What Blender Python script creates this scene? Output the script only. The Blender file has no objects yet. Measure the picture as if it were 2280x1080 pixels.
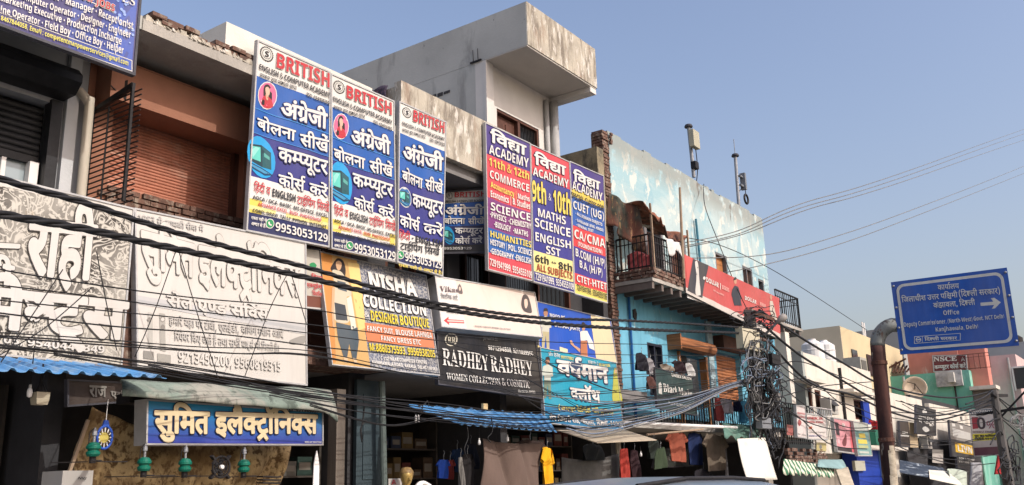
import bpy, math, random
import numpy as np
from mathutils import Vector, Matrix
from mathutils.geometry import tessellate_polygon
random.seed(7)
SC = bpy.context.scene
COL = SC.collection

# ------------------------------------------------------------------ camera
# street runs along +X, shop fronts face -Y, Z is up; the viewer stands at x = y = 0
EYE = Vector((0, 0, 1.6))
FOC, YAW, PITCH, ROLL = 2032.0, 0.9554, 0.2569, -0.0295
FWD = Vector((math.sin(YAW)*math.cos(PITCH), math.cos(YAW)*math.cos(PITCH), math.sin(PITCH)))
_r0 = Vector((math.cos(YAW), -math.sin(YAW), 0)); _u0 = _r0.cross(FWD)
RGT = _r0*math.cos(ROLL) + _u0*math.sin(ROLL)
UPV = -_r0*math.sin(ROLL) + _u0*math.cos(ROLL)
cam = bpy.data.cameras.new('camera'); cam.sensor_width = 36; cam.lens = FOC/2280*36
cam.clip_start = 0.1; cam.clip_end = 3000
cam_ob = bpy.data.objects.new('camera', cam); COL.objects.link(cam_ob); SC.camera = cam_ob
cam_ob.matrix_world = Matrix(((RGT.x, UPV.x, -FWD.x, EYE.x), (RGT.y, UPV.y, -FWD.y, EYE.y), (RGT.z, UPV.z, -FWD.z, EYE.z), (0, 0, 0, 1)))

# ------------------------------------------------------------------ light
SUN_TO = Vector((0.03, -1.0, 0.80)).normalized()
world = bpy.data.worlds.new('World'); SC.world = world; world.use_nodes = True
nt = world.node_tree; nt.nodes.clear()
sky = nt.nodes.new('ShaderNodeTexSky'); sky.sky_type = 'NISHITA'; sky.sun_disc = False
sky.sun_elevation = math.asin(SUN_TO.z); sky.sun_rotation = math.atan2(SUN_TO.x, SUN_TO.y)
sky.altitude = 200; sky.air_density = 1.5; sky.dust_density = 5.0; sky.ozone_density = 2.0
bg = nt.nodes.new('ShaderNodeBackground'); bg.inputs['Strength'].default_value = 0.15
wo = nt.nodes.new('ShaderNodeOutputWorld')
tint = nt.nodes.new('ShaderNodeMix'); tint.data_type = 'RGBA'; tint.blend_type = 'MULTIPLY'; tint.inputs[0].default_value = 1; tint.inputs[7].default_value = (1.0, .915, .975, 1)   # dusty air
nt.links.new(sky.outputs[0], tint.inputs[6]); nt.links.new(tint.outputs[2], bg.inputs[0]); nt.links.new(bg.outputs[0], wo.inputs[0])
sun = bpy.data.lights.new('sun', 'SUN'); sun.energy = 2.1; sun.angle = math.radians(0.5); sun.color = (1.0, 0.955, 0.895)
sun_ob = bpy.data.objects.new('sun', sun); COL.objects.link(sun_ob); sun_ob.location = (0, -20, 40)
sun_ob.rotation_euler = SUN_TO.to_track_quat('Z', 'Y').to_euler()
SC.view_settings.view_transform = 'Standard'; SC.view_settings.look = 'None'
SC.view_settings.exposure = 0.42; SC.view_settings.gamma = 1.0
SC.render.engine = 'CYCLES'; SC.cycles.use_denoising = True
SC.cycles.max_bounces = 6; SC.cycles.diffuse_bounces = 3

# ------------------------------------------------------------------ measuring helpers
def ray(x, y): return RGT*((x-1140)/FOC) - UPV*((y-540)/FOC) + FWD
def at(x, y, Y):
    "point on the plane at distance Y from the viewer's kerb line"
    d = ray(x, y); return EYE + d*(Y/d.y)
def atX(x, y, X):
    d = ray(x, y); return EYE + d*(X/d.x)
def lerp(a, b, t): return a + (b-a)*t

# ------------------------------------------------------------------ materials
def lin(r, g, b):
    f = lambda v: (v/255/12.92) if v/255 <= 0.04045 else ((v/255+0.055)/1.055)**2.4
    return (f(r), f(g), f(b), 1)
class NB:
    def __init__(s, name):
        s.m = bpy.data.materials.new(name); s.m.use_nodes = True; s.t = s.m.node_tree; s.n = s.t.nodes; s.l = s.t.links
        s.b = s.n['Principled BSDF']; s.tc = s.n.new('ShaderNodeTexCoord')
    def coord(s, sc):
        mp = s.n.new('ShaderNodeMapping'); s.l.new(s.tc.outputs['Object'], mp.inputs[0])
        mp.inputs['Scale'].default_value = sc if isinstance(sc, (tuple, list)) else (sc, sc, sc); return mp.outputs[0]
    def noise(s, sc, detail=5, rough=.6, dist=0):
        t = s.n.new('ShaderNodeTexNoise'); t.inputs['Scale'].default_value = 1; t.inputs['Detail'].default_value = detail
        t.inputs['Roughness'].default_value = rough; t.inputs['Distortion'].default_value = dist
        s.l.new(s.coord(sc), t.inputs['Vector']); return t.outputs['Fac']
    def ramp(s, src, lo, hi, a=0., b=1.):
        r = s.n.new('ShaderNodeMapRange'); r.inputs[1].default_value = lo; r.inputs[2].default_value = hi
        r.inputs[3].default_value = a; r.inputs[4].default_value = b; s.l.new(src, r.inputs[0]); return r.outputs[0]
    def mul(s, a, b):
        m = s.n.new('ShaderNodeMath'); m.operation = 'MULTIPLY'; s.l.new(a, m.inputs[0])
        if isinstance(b, (int, float)): m.inputs[1].default_value = b
        else: s.l.new(b, m.inputs[1])
        return m.outputs[0]
    def mix(s, fac, a, b, mode='MIX'):
        m = s.n.new('ShaderNodeMix'); m.data_type = 'RGBA'; m.blend_type = mode
        if isinstance(fac, (int, float)): m.inputs[0].default_value = fac
        else: s.l.new(fac, m.inputs[0])
        for i, v in ((6, a), (7, b)):
            if isinstance(v, tuple): m.inputs[i].default_value = v
            else: s.l.new(v, m.inputs[i])
        return m.outputs[2]
    def z(s):
        x = s.n.new('ShaderNodeSeparateXYZ'); s.l.new(s.tc.outputs['Object'], x.inputs[0]); return x.outputs[2]
    def bump(s, src, strength=.3, dist=.02):
        b = s.n.new('ShaderNodeBump'); b.inputs['Strength'].default_value = strength; b.inputs['Distance'].default_value = dist
        s.l.new(src, b.inputs['Height']); s.l.new(b.outputs[0], s.b.inputs['Normal'])
    def out(s, col, rough=.85, metal=0., spec=.3):
        if isinstance(col, tuple): s.b.inputs['Base Color'].default_value = col
        else: s.l.new(col, s.b.inputs['Base Color'])
        s.b.inputs['Roughness'].default_value = rough; s.b.inputs['Metallic'].default_value = metal
        s.b.inputs['Specular IOR Level'].default_value = spec
        return s.m
def gray(v): return (v, v, v, 1)
MC = {}
def mat(name, col, rough=.85, var=.18, sc=2.5, metal=0., layers=(), bump=.25, bsc=25, spec=.3):
    """weathered surface: slow colour variation plus layers (colour, noise scale, lo, hi[, strength])"""
    key = (name, tuple(col))
    if key in MC: return MC[key]
    b = NB(name)
    c = b.mix(b.ramp(b.noise(sc), .3, .7), tuple(v*(1-var) for v in col[:3])+(1,), tuple(min(1, v*(1+var)) for v in col[:3])+(1,))
    for L in layers:
        f = b.ramp(b.noise(L[1], 7, .65, .4), L[2], L[3])
        if len(L) > 4: f = b.mul(f, L[4])
        if len(L) > 5: f = b.mul(f, b.ramp(b.z(), L[5], L[6]))
        c = b.mix(f, c, L[0])
    if bump: b.bump(b.noise(bsc, 6), bump, .02)
    MC[key] = b.out(c, rough, metal, spec); return MC[key]
def ink(r, g, b_, k=.80, rough=.5):
    "printed colour on vinyl, a little uneven from dust and fading"
    key = ('ink', r, g, b_, k)
    if key in MC: return MC[key]
    col = tuple(v*k for v in lin(r, g, b_)[:3])+(1,)
    b = NB('printed_ink')
    c = b.mix(b.mul(b.ramp(b.noise((1.3, 1.3, .5), 5), .4, .75), .16), col, lin(150, 140, 122))
    c = b.mix(b.mul(b.ramp(b.noise((9, 9, 1.2), 4), .52, .8), .10), c, lin(90, 80, 70))
    c = b.mix(b.mul(b.ramp(b.noise((26, 26, 1.0), 3), .60, .72), b.ramp(b.noise(1.1, 3), .45, .65, 0, .16)), c, lin(84, 76, 66))
    b.bump(b.noise((2.6, 2.6, .9), 3), .45, .03)
    MC[key] = b.out(c, rough, 0, .35); return MC[key]
def plain(name, r, g, b_, rough=.6, metal=0., k=.9):
    return mat(name, tuple(v*k for v in lin(r, g, b_)[:3])+(1,), rough, .12, 4, metal, bump=.1)

# ------------------------------------------------------------------ mesh building
def tag(o, label=None, cat=None, group=None, kind=None):
    if label: o['label'] = label
    if cat: o['category'] = cat
    if group: o['group'] = group
    if kind: o['kind'] = kind
    return o
def thing(name, label, cat, loc=(0, 0, 0), group=None):
    o = bpy.data.objects.new(name, None); o.empty_display_size = .2; COL.objects.link(o); o.location = loc
    return tag(o, label, cat, group)
class MB:
    def __init__(s): s.v = []; s.f = []; s.m = []
    def poly(s, pts, m=0):
        n = len(s.v); s.v += [Vector(p) for p in pts]; s.f.append(tuple(range(n, n+len(pts)))); s.m.append(m); return s
    def hexa(s, p, m=0):
        "eight corners: bottom ring 0-3, top ring 4-7"
        n = len(s.v); s.v += [Vector(q) for q in p]
        for f in ((3, 2, 1, 0), (4, 5, 6, 7), (0, 1, 5, 4), (1, 2, 6, 5), (2, 3, 7, 6), (3, 0, 4, 7)):
            s.f.append(tuple(n+i for i in f)); s.m.append(m)
        return s
    def box(s, x0, x1, y0, y1, z0, z1, m=0):
        return s.hexa([(x0, y0, z0), (x1, y0, z0), (x1, y1, z0), (x0, y1, z0), (x0, y0, z1), (x1, y0, z1), (x1, y1, z1), (x0, y1, z1)], m)
    def slab(s, p, t, m=0):
        "planar outline p thickened by the vector t"
        p = [Vector(q) for q in p]; t = Vector(t); n = len(s.v); k = len(p)
        s.v += p + [q+t for q in p]
        s.f.append(tuple(range(n, n+k))); s.m.append(m); s.f.append(tuple(reversed(range(n+k, n+2*k)))); s.m.append(m)
        for i in range(k):
            j = (i+1) % k; s.f.append((n+j, n+i, n+k+i, n+k+j)); s.m.append(m)
        return s
    def bar(s, a, b, w, h=None, m=0, up=(0, 0, 1)):
        a = Vector(a); b = Vector(b); h = h or w; d = (b-a).normalized(); u = Vector(up)
        if abs(d.dot(u)) > .97: u = Vector((0, 1, 0))
        sx = d.cross(u).normalized()*(w/2); sy = sx.cross(d).normalized()*(h/2)
        return s.hexa([a-sx-sy, a+sx-sy, a+sx+sy, a-sx+sy, b-sx-sy, b+sx-sy, b+sx+sy, b-sx+sy], m)
    def tube(s, pts, r, seg=8, m=0, cap=True):
        pts = [Vector(p) for p in pts]; n0 = len(s.v); k = len(pts); rr = r if isinstance(r, (list, tuple)) else [r]*k
        prev = None
        for i, p in enumerate(pts):
            d = (pts[min(i+1, k-1)]-pts[max(i-1, 0)])
            d = d.normalized() if d.length > 1e-9 else Vector((0, 0, 1))
            if prev is None:
                u = d.orthogonal().normalized()
            else:
                u = prev - d*prev.dot(d); u = u.normalized() if u.length > 1e-6 else d.orthogonal().normalized()
            prev = u; w = d.cross(u)
            for j in range(seg):
                a = 2*math.pi*j/seg; s.v.append(p + (u*math.cos(a)+w*math.sin(a))*rr[i])
        for i in range(k-1):
            for j in range(seg):
                a = n0+i*seg+j; b = n0+i*seg+(j+1) % seg
                s.f.append((a, b, b+seg, a+seg)); s.m.append(m)
        if cap:
            s.f.append(tuple(reversed(range(n0, n0+seg)))); s.m.append(m)
            s.f.append(tuple(range(n0+(k-1)*seg, n0+k*seg))); s.m.append(m)
        return s
    def lathe(s, c, prof, seg=16, m=0, axis=(0, 0, 1)):
        ax = Vector(axis).normalized(); return s.tube([Vector(c)+ax*h for r, h in prof], [max(r, 1e-4) for r, h in prof], seg, m)
    def grid(s, fn, nu, nv, m=0, thick=None):
        n = len(s.v)
        for j in range(nv+1):
            for i in range(nu+1): s.v.append(Vector(fn(i/nu, j/nv)))
        for j in range(nv):
            for i in range(nu):
                a = n+j*(nu+1)+i; s.f.append((a, a+1, a+nu+2, a+nu+1)); s.m.append(m(i/nu, j/nv) if callable(m) else m)
        return s
    def build(s, name, mats, parent=None, smooth=False, label=None):
        off = parent_loc(parent) if parent else Vector((0, 0, 0))
        me = bpy.data.meshes.new(name); me.from_pydata([tuple(v-off) for v in s.v], [], s.f)
        for mm in (mats if isinstance(mats, (list, tuple)) else [mats]): me.materials.append(mm)
        me.polygons.foreach_set('material_index', s.m)
        if smooth: me.polygons.foreach_set('use_smooth', [True]*len(s.f))
        me.update(); o = bpy.data.objects.new(name, me); COL.objects.link(o)
        if parent: o.parent = parent
        if label: o['label'] = label
        return o
def parent_loc(p):
    v = Vector((0, 0, 0))
    while p: v = v + p.location; p = p.parent
    return v
def curve(pts, n=6):
    "smooth path through points"
    P = [Vector(p) for p in pts]; out = []
    for i in range(len(P)-1):
        a = P[max(i-1, 0)]; b = P[i]; c = P[i+1]; d = P[min(i+2, len(P)-1)]
        for k in range(n):
            t = k/n; out.append(.5*((2*b)+(c-a)*t+(2*a-5*b+4*c-d)*t*t+(3*b-a-3*c+d)*t**3))
    out.append(P[-1]); return out
# ------------------------------------------------------------------ lettering
# letter outlines: for each letter its closed curves as steps (2*dx + on-curve flag, dy) in 4/1000 em
OUTLINES = {
795: [[107,-41,-38,25,-34,66,1,34,0,35,34,63,39,26,43,0,-36,-26,-36,-64,1,-34,0,-33,36,-65,37,-27]],
67: [[45,138,-43,0,1,18,41,0,-6,5,-8,13,1,7,0,19,58,24,49,0,72,0,108,-38,41,-32,-41,0,-76,52,-91,0,-36,0,-38,-15,1,-13,0,-7,8,-11,7,-4,55,0,1,-18,-51,0,1,-138,-39,0]],
42: [[207,-14,-10,8,-20,18,-3,6,-8,0,-12,-1,-7,0,-22,0,-42,5,-36,12,-20,20,1,14,0,11,14,16,15,5,16,8,48,6,29,0,5,0,1,24,-147,0,1,18,269,0,1,-18,-79,0,1,-42,-23,0,-30,0,-34,-3,-13,-4,-10,-4,-12,-11,1,-8,0,-14,38,-17,43,0,2,0,6,0,5,0,-4,5,1,4,0,9,22,7,13,0,22,0,22,-12,1,-8,0,-8,-14,-8,-11,-2,8,-6,16,-13,13,-9]],
210: [[1,156,259,0,1,-18,-257,0],[269,-51,-10,2,-9,0,-12,0,-26,-6,-22,-16,-9,-15,-37,6,6,12,11,8,-12,5,-24,5,-15,0,-20,0,-20,-11,1,-9,0,-10,20,-17,42,-19,29,-12,-25,-13,-30,13,-48,22,-28,24,1,13,0,13,26,17,36,7,19,0,22,0,36,-7,17,-7,30,14,45,0,6,0,16,0,7,-2]],
54: [[1,138,1,18,347,0,1,-18,-51,0,1,-138,-39,0,1,89,-2,0,-3,0,-12,0,-26,-6,-22,-16,-9,-15,-37,6,6,12,11,8,-12,5,-24,5,-15,0,-20,0,-20,-11,1,-9,0,-10,20,-17,42,-19,29,-12,-25,-13,-30,13,-48,22,-28,24,1,13,0,13,26,17,36,7,19,0,22,0,36,-7,17,-7,30,14,45,0,2,0,3,0,1,32]],
68: [[-91,154,-8,8,-10,16,1,9,0,16,42,21,39,0,30,0,40,-14,28,-30,15,-24,55,0,1,-18,-51,0,1,-138,-39,0,1,138,-43,0,1,18,45,0,-14,26,-30,24,-27,0,-20,0,-22,-12,1,-11,0,-8,10,-14,9,-7]],
60: [[295,138,1,-138,-41,0,1,66,-14,-2,-28,-1,-19,0,-22,0,-46,3,-15,3,-10,-3,-11,-3,20,-13,56,-27,31,-13,-25,-13,-28,12,-50,25,-38,22,-11,8,-10,8,-6,9,1,4,0,5,16,8,17,0,12,0,20,-6,7,-4,10,4,8,15,1,7,0,8,-4,12,-3,4,-99,0,1,18,347,0,1,-18],[-161,-58,20,0,32,2,17,3,1,53,-111,0,4,-4,4,-12,1,-8,0,-10,-8,-16,-7,-5,24,-3]],
52: [[199,10,-27,-13,-30,12,-52,25,-40,22,-9,8,-12,8,-6,9,1,4,0,5,16,8,17,0,12,0,20,-6,7,-5,20,5,18,15,1,10,0,6,-4,11,-3,4,-119,0,1,18,213,0,1,-18,-51,0,8,-9,1,-15,0,-13,-22,-19,-38,-14,-23,-4,22,-14,60,-27]],
25: [[389,138,-161,0,1,-51,24,13,35,0,32,0,42,-21,1,-19,0,-12,-14,-26,-17,-12,-35,10,12,8,16,21,1,10,0,12,-20,11,-17,0,-26,0,-27,-18,1,-64,-39,0,1,44,-12,-6,-36,-8,-25,0,-22,0,-42,9,-24,19,1,14,0,20,54,24,45,0,12,0,28,-2,9,0,-3,-19,-8,1,-24,2,-9,0,-28,0,-32,-13,1,-12,0,-13,30,-13,21,0,22,0,34,11,17,7,1,73,-185,0,1,18,389,0]],
66: [[85,138,1,-138,-39,0,1,138,-43,0,1,18,137,0,1,-18]],
796: [[31,-41,34,26,36,64,1,33,0,34,-36,65,-33,27,41,0,38,-26,36,-65,1,-35,0,-34,-36,-64,-37,-25]],
804: [[131,0,1,112,0,10,2,25,1,9,-8,-5,-12,-5,-7,-4,-35,-15,-23,15,93,36,39,0,1,-178]],
812: [[97,-2,-10,0,-24,1,-9,1,1,19,10,-2,22,-1,11,0,32,0,44,11,24,20,10,26,3,15,-3,0,-10,-9,-36,-12,-27,0,-46,0,-56,28,1,26,0,28,58,32,51,0,34,0,52,-17,32,-35,1,-27,0,-15,-8,-30,-20,-27,-36,-21,-54,-11],[1,86,22,0,32,10,18,15,1,8,0,11,-16,20,-30,14,-23,0,-30,0,-38,-20,1,-21,0,-17,34,-20]],
811: [[139,-2,-54,0,-58,25,1,23,0,18,40,22,31,8,-24,7,-34,21,1,16,0,15,28,19,46,9,27,0,28,0,46,-9,26,-19,1,-15,0,-16,-36,-20,-27,-8,20,-4,34,-14,22,-18,1,-12,0,-14,-28,-22,-50,-12],[-33,106,24,5,34,15,1,14,0,12,-32,13,-25,0,-26,0,-32,-13,1,-12,0,-14,34,-14],[23,-94,36,0,34,16,1,14,0,12,-36,18,-37,9,-32,-7,-30,-19,1,-14,0,-13,32,-16]],
806: [[115,-2,-26,0,-48,4,-19,5,1,21,22,-6,48,-6,25,0,44,0,42,19,1,17,0,16,-50,15,-41,0,-33,0,1,19,35,0,40,0,40,18,1,15,0,13,-32,14,-27,0,-26,0,-40,-8,-17,-6,-21,15,18,7,54,11,35,0,52,0,54,-25,1,-19,0,-18,-42,-22,-33,-3,1,-1,42,-2,46,-23,1,-17,0,-24,-64,-29]],
75: [[-83,154,-12,20,-20,22,-24,10,-17,0,-10,0,-18,-2,-5,-2,-11,18,20,4,25,0,28,0,40,-13,32,-31,13,-26]],
10: [[237,54,0,-17,-46,-17,-33,0,-44,0,-66,32,-31,37,37,7,22,-27,50,-31,31,0,20,0,24,9,1,10,0,9,-20,14,-15,7,-14,-1,-15,-1,-1,18,34,0,28,11,1,10,0,8,-24,8,-13,0,-20,0,-30,-4,-15,-5,-13,17,14,4,38,6,25,0,40,0,42,-20,1,-14,0,-20,-33,-10,6,-3,5,-2,18,-1,21,0,16,0,24,1,13,2,1,47,-35,0,1,18,261,0,1,-18,-51,0,1,-138,-41,0,1,138,-87,0,1,-138,-41,0,1,72,-12,-1,-22,-1,-13,0,-8,0,-11,0,8,-7]],
46: [[241,138,1,-138,-39,0,1,48,-16,-5,-34,-7,-21,0,-20,0,-34,7,-9,5,-12,7,-12,19,1,16,1,48,-39,0,1,18,293,0,1,-18],[-91,0,-119,0,1,-46,0,-10,4,-12,6,-7,7,-3,10,-6,27,0,20,0,34,10,15,6]],
57: [[287,138,-51,0,1,-138,-39,0,1,41,-14,-4,-36,-7,-27,0,-26,0,-42,10,-24,19,1,13,0,21,56,23,49,0,6,0,20,-1,18,-1,5,0,-1,-19,-10,1,-24,2,-9,0,-32,0,-34,-14,1,-12,0,-13,32,-12,23,0,26,0,36,11,15,7,1,73,-193,0,1,18,287,0]],
50: [[255,138,1,-138,-39,0,1,62,-109,0,1,-9,0,-8,-16,-7,-7,0,-10,0,-22,6,-16,10,-12,11,1,5,0,4,12,6,19,0,15,0,1,58,-63,0,1,18,307,0,1,-18],[-91,0,-109,0,1,-58,111,0]],
6: [[-91,193,0,6,16,9,13,0,10,0,16,-9,1,-6,0,-6,-16,-9,-9,0,-12,0,-16,9]],
5157: [[-1,-48,-12,0,-18,2,-7,2,1,19,8,-1,20,-2,9,0,14,0,22,5,14,13,1,11,1,177,47,0,1,-175,0,-26,-52,-25]],
5001: [[1,0,141,179,41,0,141,-179,-47,0,-41,55,-141,0,-41,-55],[59,75,113,0,-39,54,-2,2,-6,11,-8,11,1,3,-4,-8,-10,-14,-1,-5]],
5148: [[21,0,1,13,43,5,1,142,-41,6,1,12,129,0,1,-12,-39,-6,1,-142,41,-5,1,-13]],
5183: [[49,0,1,178,69,0,109,-146,5,0,113,146,65,0,1,-178,-43,0,1,110,0,13,4,25,1,8,-1,0,-117,-156,-37,0,-117,156,-1,0,2,-7,2,-27,1,-14,1,-108]],
5254: [[117,0,1,159,-111,0,1,19,269,0,1,-19,-109,0,1,-159]],
5101: [[49,0,1,178,111,0,54,0,80,-20,42,-38,1,-29,0,-45,-98,-46,-87,0],[-53,19,49,0,146,0,1,71,0,36,-72,33,-63,0,-57,0]],
33: [[137,56,-16,0,-28,-4,-11,-3,-24,7,-32,19,1,13,0,7,12,10,9,3,12,4,28,4,25,0,49,0,1,22,-155,0,1,18,387,0,1,-18,-51,0,1,-138,-41,0,1,52,-12,-2,-24,-1,-13,0,-10,0,-11,1,4,-5,1,-7,0,-16,-42,-18,-37,-3,16,-3,30,-6,19,-2,-15,-18,-30,7,-52,14,-21,7,-30,1,-34,7,1,8,0,6,14,7,13,0,10,0,22,-5,15,-6,8,-1,7,0,34,0,40,10,1,11,0,8,-26,10],[83,11,28,0,25,4,1,67,-93,0,1,-40,-91,0,-16,0,-14,-1,-3,-2,-8,-3,1,-5,0,-6,16,-9,9,-3,22,5,29,0,20,0,19,-4,14,-1,30,-2]],
799: [[25,-32,6,14,14,34,5,13,49,0,5,-3,-8,-13,-24,-31,-11,-14]],
51: [[299,156,1,-18,-51,0,1,-138,-41,0,1,45,-12,-5,-40,-7,-25,0,-44,0,-56,30,-5,25,30,4,30,11,1,11,0,7,-12,12,-5,5,-61,0,1,18],[65,-81,10,-12,30,-12,27,0,24,0,38,10,13,7,1,70,-97,0,14,-13,1,-14,0,-27]],
181: [[-95,154,-10,8,-14,20,1,8,0,17,44,17,35,0,16,0,26,-3,11,-3,-9,-16,-8,2,-20,3,-11,0,-20,0,-20,-11,1,-9,0,-9,14,-15,13,-9]],
183: [[309,138,-81,0,1,-54,10,3,28,5,21,0,33,0,1,-18,-25,0,-22,0,-28,-5,-13,-6,1,-63,-39,0,1,44,-12,-6,-36,-8,-25,0,-22,0,-42,9,-24,19,1,14,0,20,54,24,45,0,12,0,28,-2,9,0,-3,-19,-8,1,-24,2,-9,0,-28,0,-32,-13,1,-12,0,-13,30,-13,21,0,22,0,34,11,17,7,1,73,-185,0,1,18,309,0]],
44: [[1,156,285,0,1,-18,-51,0,1,-138,-39,0,1,74,-89,0,1,-13,0,-7,-14,-7,-11,0,-12,0,-26,11,-20,14,1,8,0,5,14,7,17,0,145,0,1,46,-191,0]],
35: [[261,138,-73,0,1,-51,-27,0,-24,0,-32,-4,-11,-3,-26,-10,1,-16,0,-12,20,-16,36,-8,23,0,26,0,38,7,23,5,13,-18,-20,-5,-50,-7,-25,0,-36,0,-54,13,-30,25,1,17,0,16,32,23,56,11,33,0,1,0,1,33,-143,0,1,18,261,0]],
32: [[327,138,1,-138,-39,0,1,92,-67,0,-22,0,-7,1,20,-7,20,-20,1,-12,0,-11,-20,-15,-32,-8,-19,0,-28,0,-48,15,-44,35,-19,30,37,6,22,-33,50,-35,29,0,16,0,22,9,1,10,0,11,-30,19,-23,7,17,16,135,0,1,28,-285,0,1,18,379,0,1,-18]],
43: [[317,138,-51,0,1,-138,-41,0,1,38,-14,-6,-38,-6,-27,0,-38,0,-48,20,1,17,0,7,8,12,11,5,-24,5,-30,17,1,14,0,15,42,20,33,0,26,0,36,-14,1,-11,0,-12,-19,-10,-31,9,6,3,6,6,1,3,0,3,-12,7,-11,0,-14,0,-20,-11,1,-9,0,-8,16,-10,24,-4,15,-1,14,2,19,0,6,0,14,0,3,-1,-1,-17,-4,0,-8,0,-3,0,-24,0,-28,-10,1,-9,0,-11,28,-10,23,0,26,0,38,11,13,7,1,77,-29,0,1,18,125,0]],
58: [[61,47,-16,0,-24,9,1,8,0,7,18,7,15,0,8,0,20,-3,17,-6,24,4,32,21,1,17,0,14,-28,17,-23,0,-16,0,-16,-7,1,-6,0,-4,10,-9,30,-6,29,0,-9,-18,-46,2,-48,21,1,14,0,13,36,16,35,0,24,0,40,-11,26,-21,1,-16,0,-17,-34,-29,-29,-9,22,-9,42,-24,17,-11,-31,-11,-26,18,-42,23,-17,7,-14,-1],[221,91,1,-138,-39,0,1,138,-45,0,1,18,139,0,1,-18]],
13: [[1,156,283,0,1,-18,-55,0,16,-10,1,-12,0,-22,-37,-12,16,-8,30,-21,1,-15,0,-12,-22,-18,-40,-8,-23,0,-28,0,-52,15,-48,35,-21,28,37,6,14,-19,34,-30,38,-17,25,0,20,0,28,10,1,12,0,10,-24,18,-19,7,-14,-1,-17,0,-1,17,36,1,36,12,1,12,0,7,-14,11,-11,4,-175,0]],
521: [[171,-3,-22,10,-40,20,-24,21,1,12,0,8,12,11,9,3,-83,0,1,18,237,0,1,38,-255,0,1,18,349,0,1,-18,-51,0,1,-138,-39,0,1,82,-57,0,-26,0,-26,-3,-9,-4,-10,-5,1,-11,0,-12,36,-23,37,-14]],
558: [[305,138,1,-172,-39,0,1,20,-26,-10,-35,0,-32,0,-44,20,1,17,-49,-17,-21,17,137,41,19,-15,-17,-6,-14,-5,-12,-10,1,-6,0,-10,24,-8,15,0,20,0,30,9,13,7,1,52,-36,1,-72,9,-27,6,-20,-6,-46,-15,-23,-7,-23,18,20,4,38,11,21,5,-28,10,-20,18,1,10,0,13,44,19,37,0,32,0,44,-18,1,-15,0,-11,-24,-17,-15,-7,40,-8,65,-2,1,58,-31,0,1,18,125,0,1,-18],[-231,-40,16,6,20,13,1,8,0,9,-20,8,-17,0,-14,0,-24,-9,1,-9,0,-6,16,-13]],
12: [[137,56,-16,0,-28,-4,-11,-3,-24,7,-32,19,1,13,0,7,12,10,9,3,12,4,30,4,25,0,47,0,1,22,-155,0,1,18,253,0,1,-18,-53,0,1,-40,-91,0,-16,0,-14,-1,-3,-2,-8,-3,1,-5,0,-6,16,-9,9,-3,22,5,29,0,36,0,50,-19,1,-17,0,-16,-42,-18,-37,-3,16,-3,30,-6,19,-2,-15,-18,-30,7,-52,14,-21,7,-30,1,-34,7,1,8,0,6,14,7,13,0,10,0,22,-5,15,-6,8,-1,7,0,34,0,40,10,1,11,0,8,-26,10],[-11,98,-10,8,-14,20,1,8,0,17,44,17,35,0,16,0,26,-3,11,-3,-11,-16,-8,2,-18,3,-11,0,-20,0,-20,-11,1,-9,0,-9,14,-15,13,-9]],
27: [[105,138,1,-80,0,-6,-12,-8,-11,0,-12,0,-28,11,-20,15,1,7,0,6,14,7,19,0,13,0,1,48,-63,0,1,18,289,0,1,-18,-51,0,1,-138,-39,0,1,138]],
26: [[365,138,1,-138,-39,0,1,11,-18,-5,-42,-4,-19,0,-54,0,-98,26,-49,32,-14,8,-8,12,1,4,0,6,16,8,17,0,12,0,20,-6,7,-4,10,4,8,15,1,7,0,7,-4,12,-3,5,-99,0,1,18,417,0,1,-18],[-147,-80,16,0,30,7,11,5,1,68,-183,0,8,-10,1,-14,0,-20,-34,-24,-29,-7,34,-21,78,-22,49,0,22,0,40,5,19,5,1,20,-12,-4,-32,-5,-19,0,-24,0,-36,10,-22,17,1,12,0,18,48,20,41,0,8,0,26,-1,9,-1,-3,-18,-6,2,-18,1,-9,0,-24,0,-28,-11,1,-11,0,-11,28,-10]],
274: [[23,13,87,25,-28,2,-15,8,-12,7,-12,19,1,16,1,48,-39,0,1,18,293,0,1,-18,-51,0,1,-138,-39,0,1,48,-153,-51],[155,141,-119,0,1,-46,0,-10,4,-12,6,-7,7,-3,10,-6,27,0,18,0,36,10,15,6]],
79: [[85,138,1,-138,-39,0,1,138,-43,0,1,18,137,0,1,-18],[-91,16,-10,20,-20,22,-26,10,-15,0,-12,0,-16,-2,-7,-2,-11,18,20,4,27,0,28,0,38,-13,32,-31,15,-26]],
106: [[139,30,-30,0,-44,13,-26,23,1,14,0,15,26,22,44,13,29,0,30,0,46,-13,26,-23,1,-14,0,-15,-26,-22,-44,-13],[-31,18,28,0,32,18,1,14,0,15,-32,17,-25,0,-26,0,-34,-18,1,-14,0,-14,32,-18]],
19: [[285,138,-47,0,1,-43,0,-13,-6,-15,-9,-5,-18,-12,-39,-2,-7,18,10,2,16,2,5,3,8,3,4,9,1,10,1,43,-115,0,1,-50,0,-11,4,-15,8,-9,20,-8,19,-5,55,-16,32,-8,28,-17,1,-12,0,-10,-18,-18,-5,-5,-35,10,6,6,12,11,1,5,0,5,-8,7,-24,9,-25,7,-41,12,-20,6,-28,12,-5,9,-8,9,1,17,1,59,-39,0,1,18,285,0]],
40: [[241,138,1,-138,-39,0,1,82,-53,0,-30,0,-32,-3,-7,-4,-12,-5,1,-11,0,-12,36,-23,37,-14,-27,-13,-22,10,-40,20,-24,21,1,12,0,9,14,14,11,5,14,6,42,6,35,0,65,0,1,38,-199,0,1,18,293,0,1,-18]],
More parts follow.
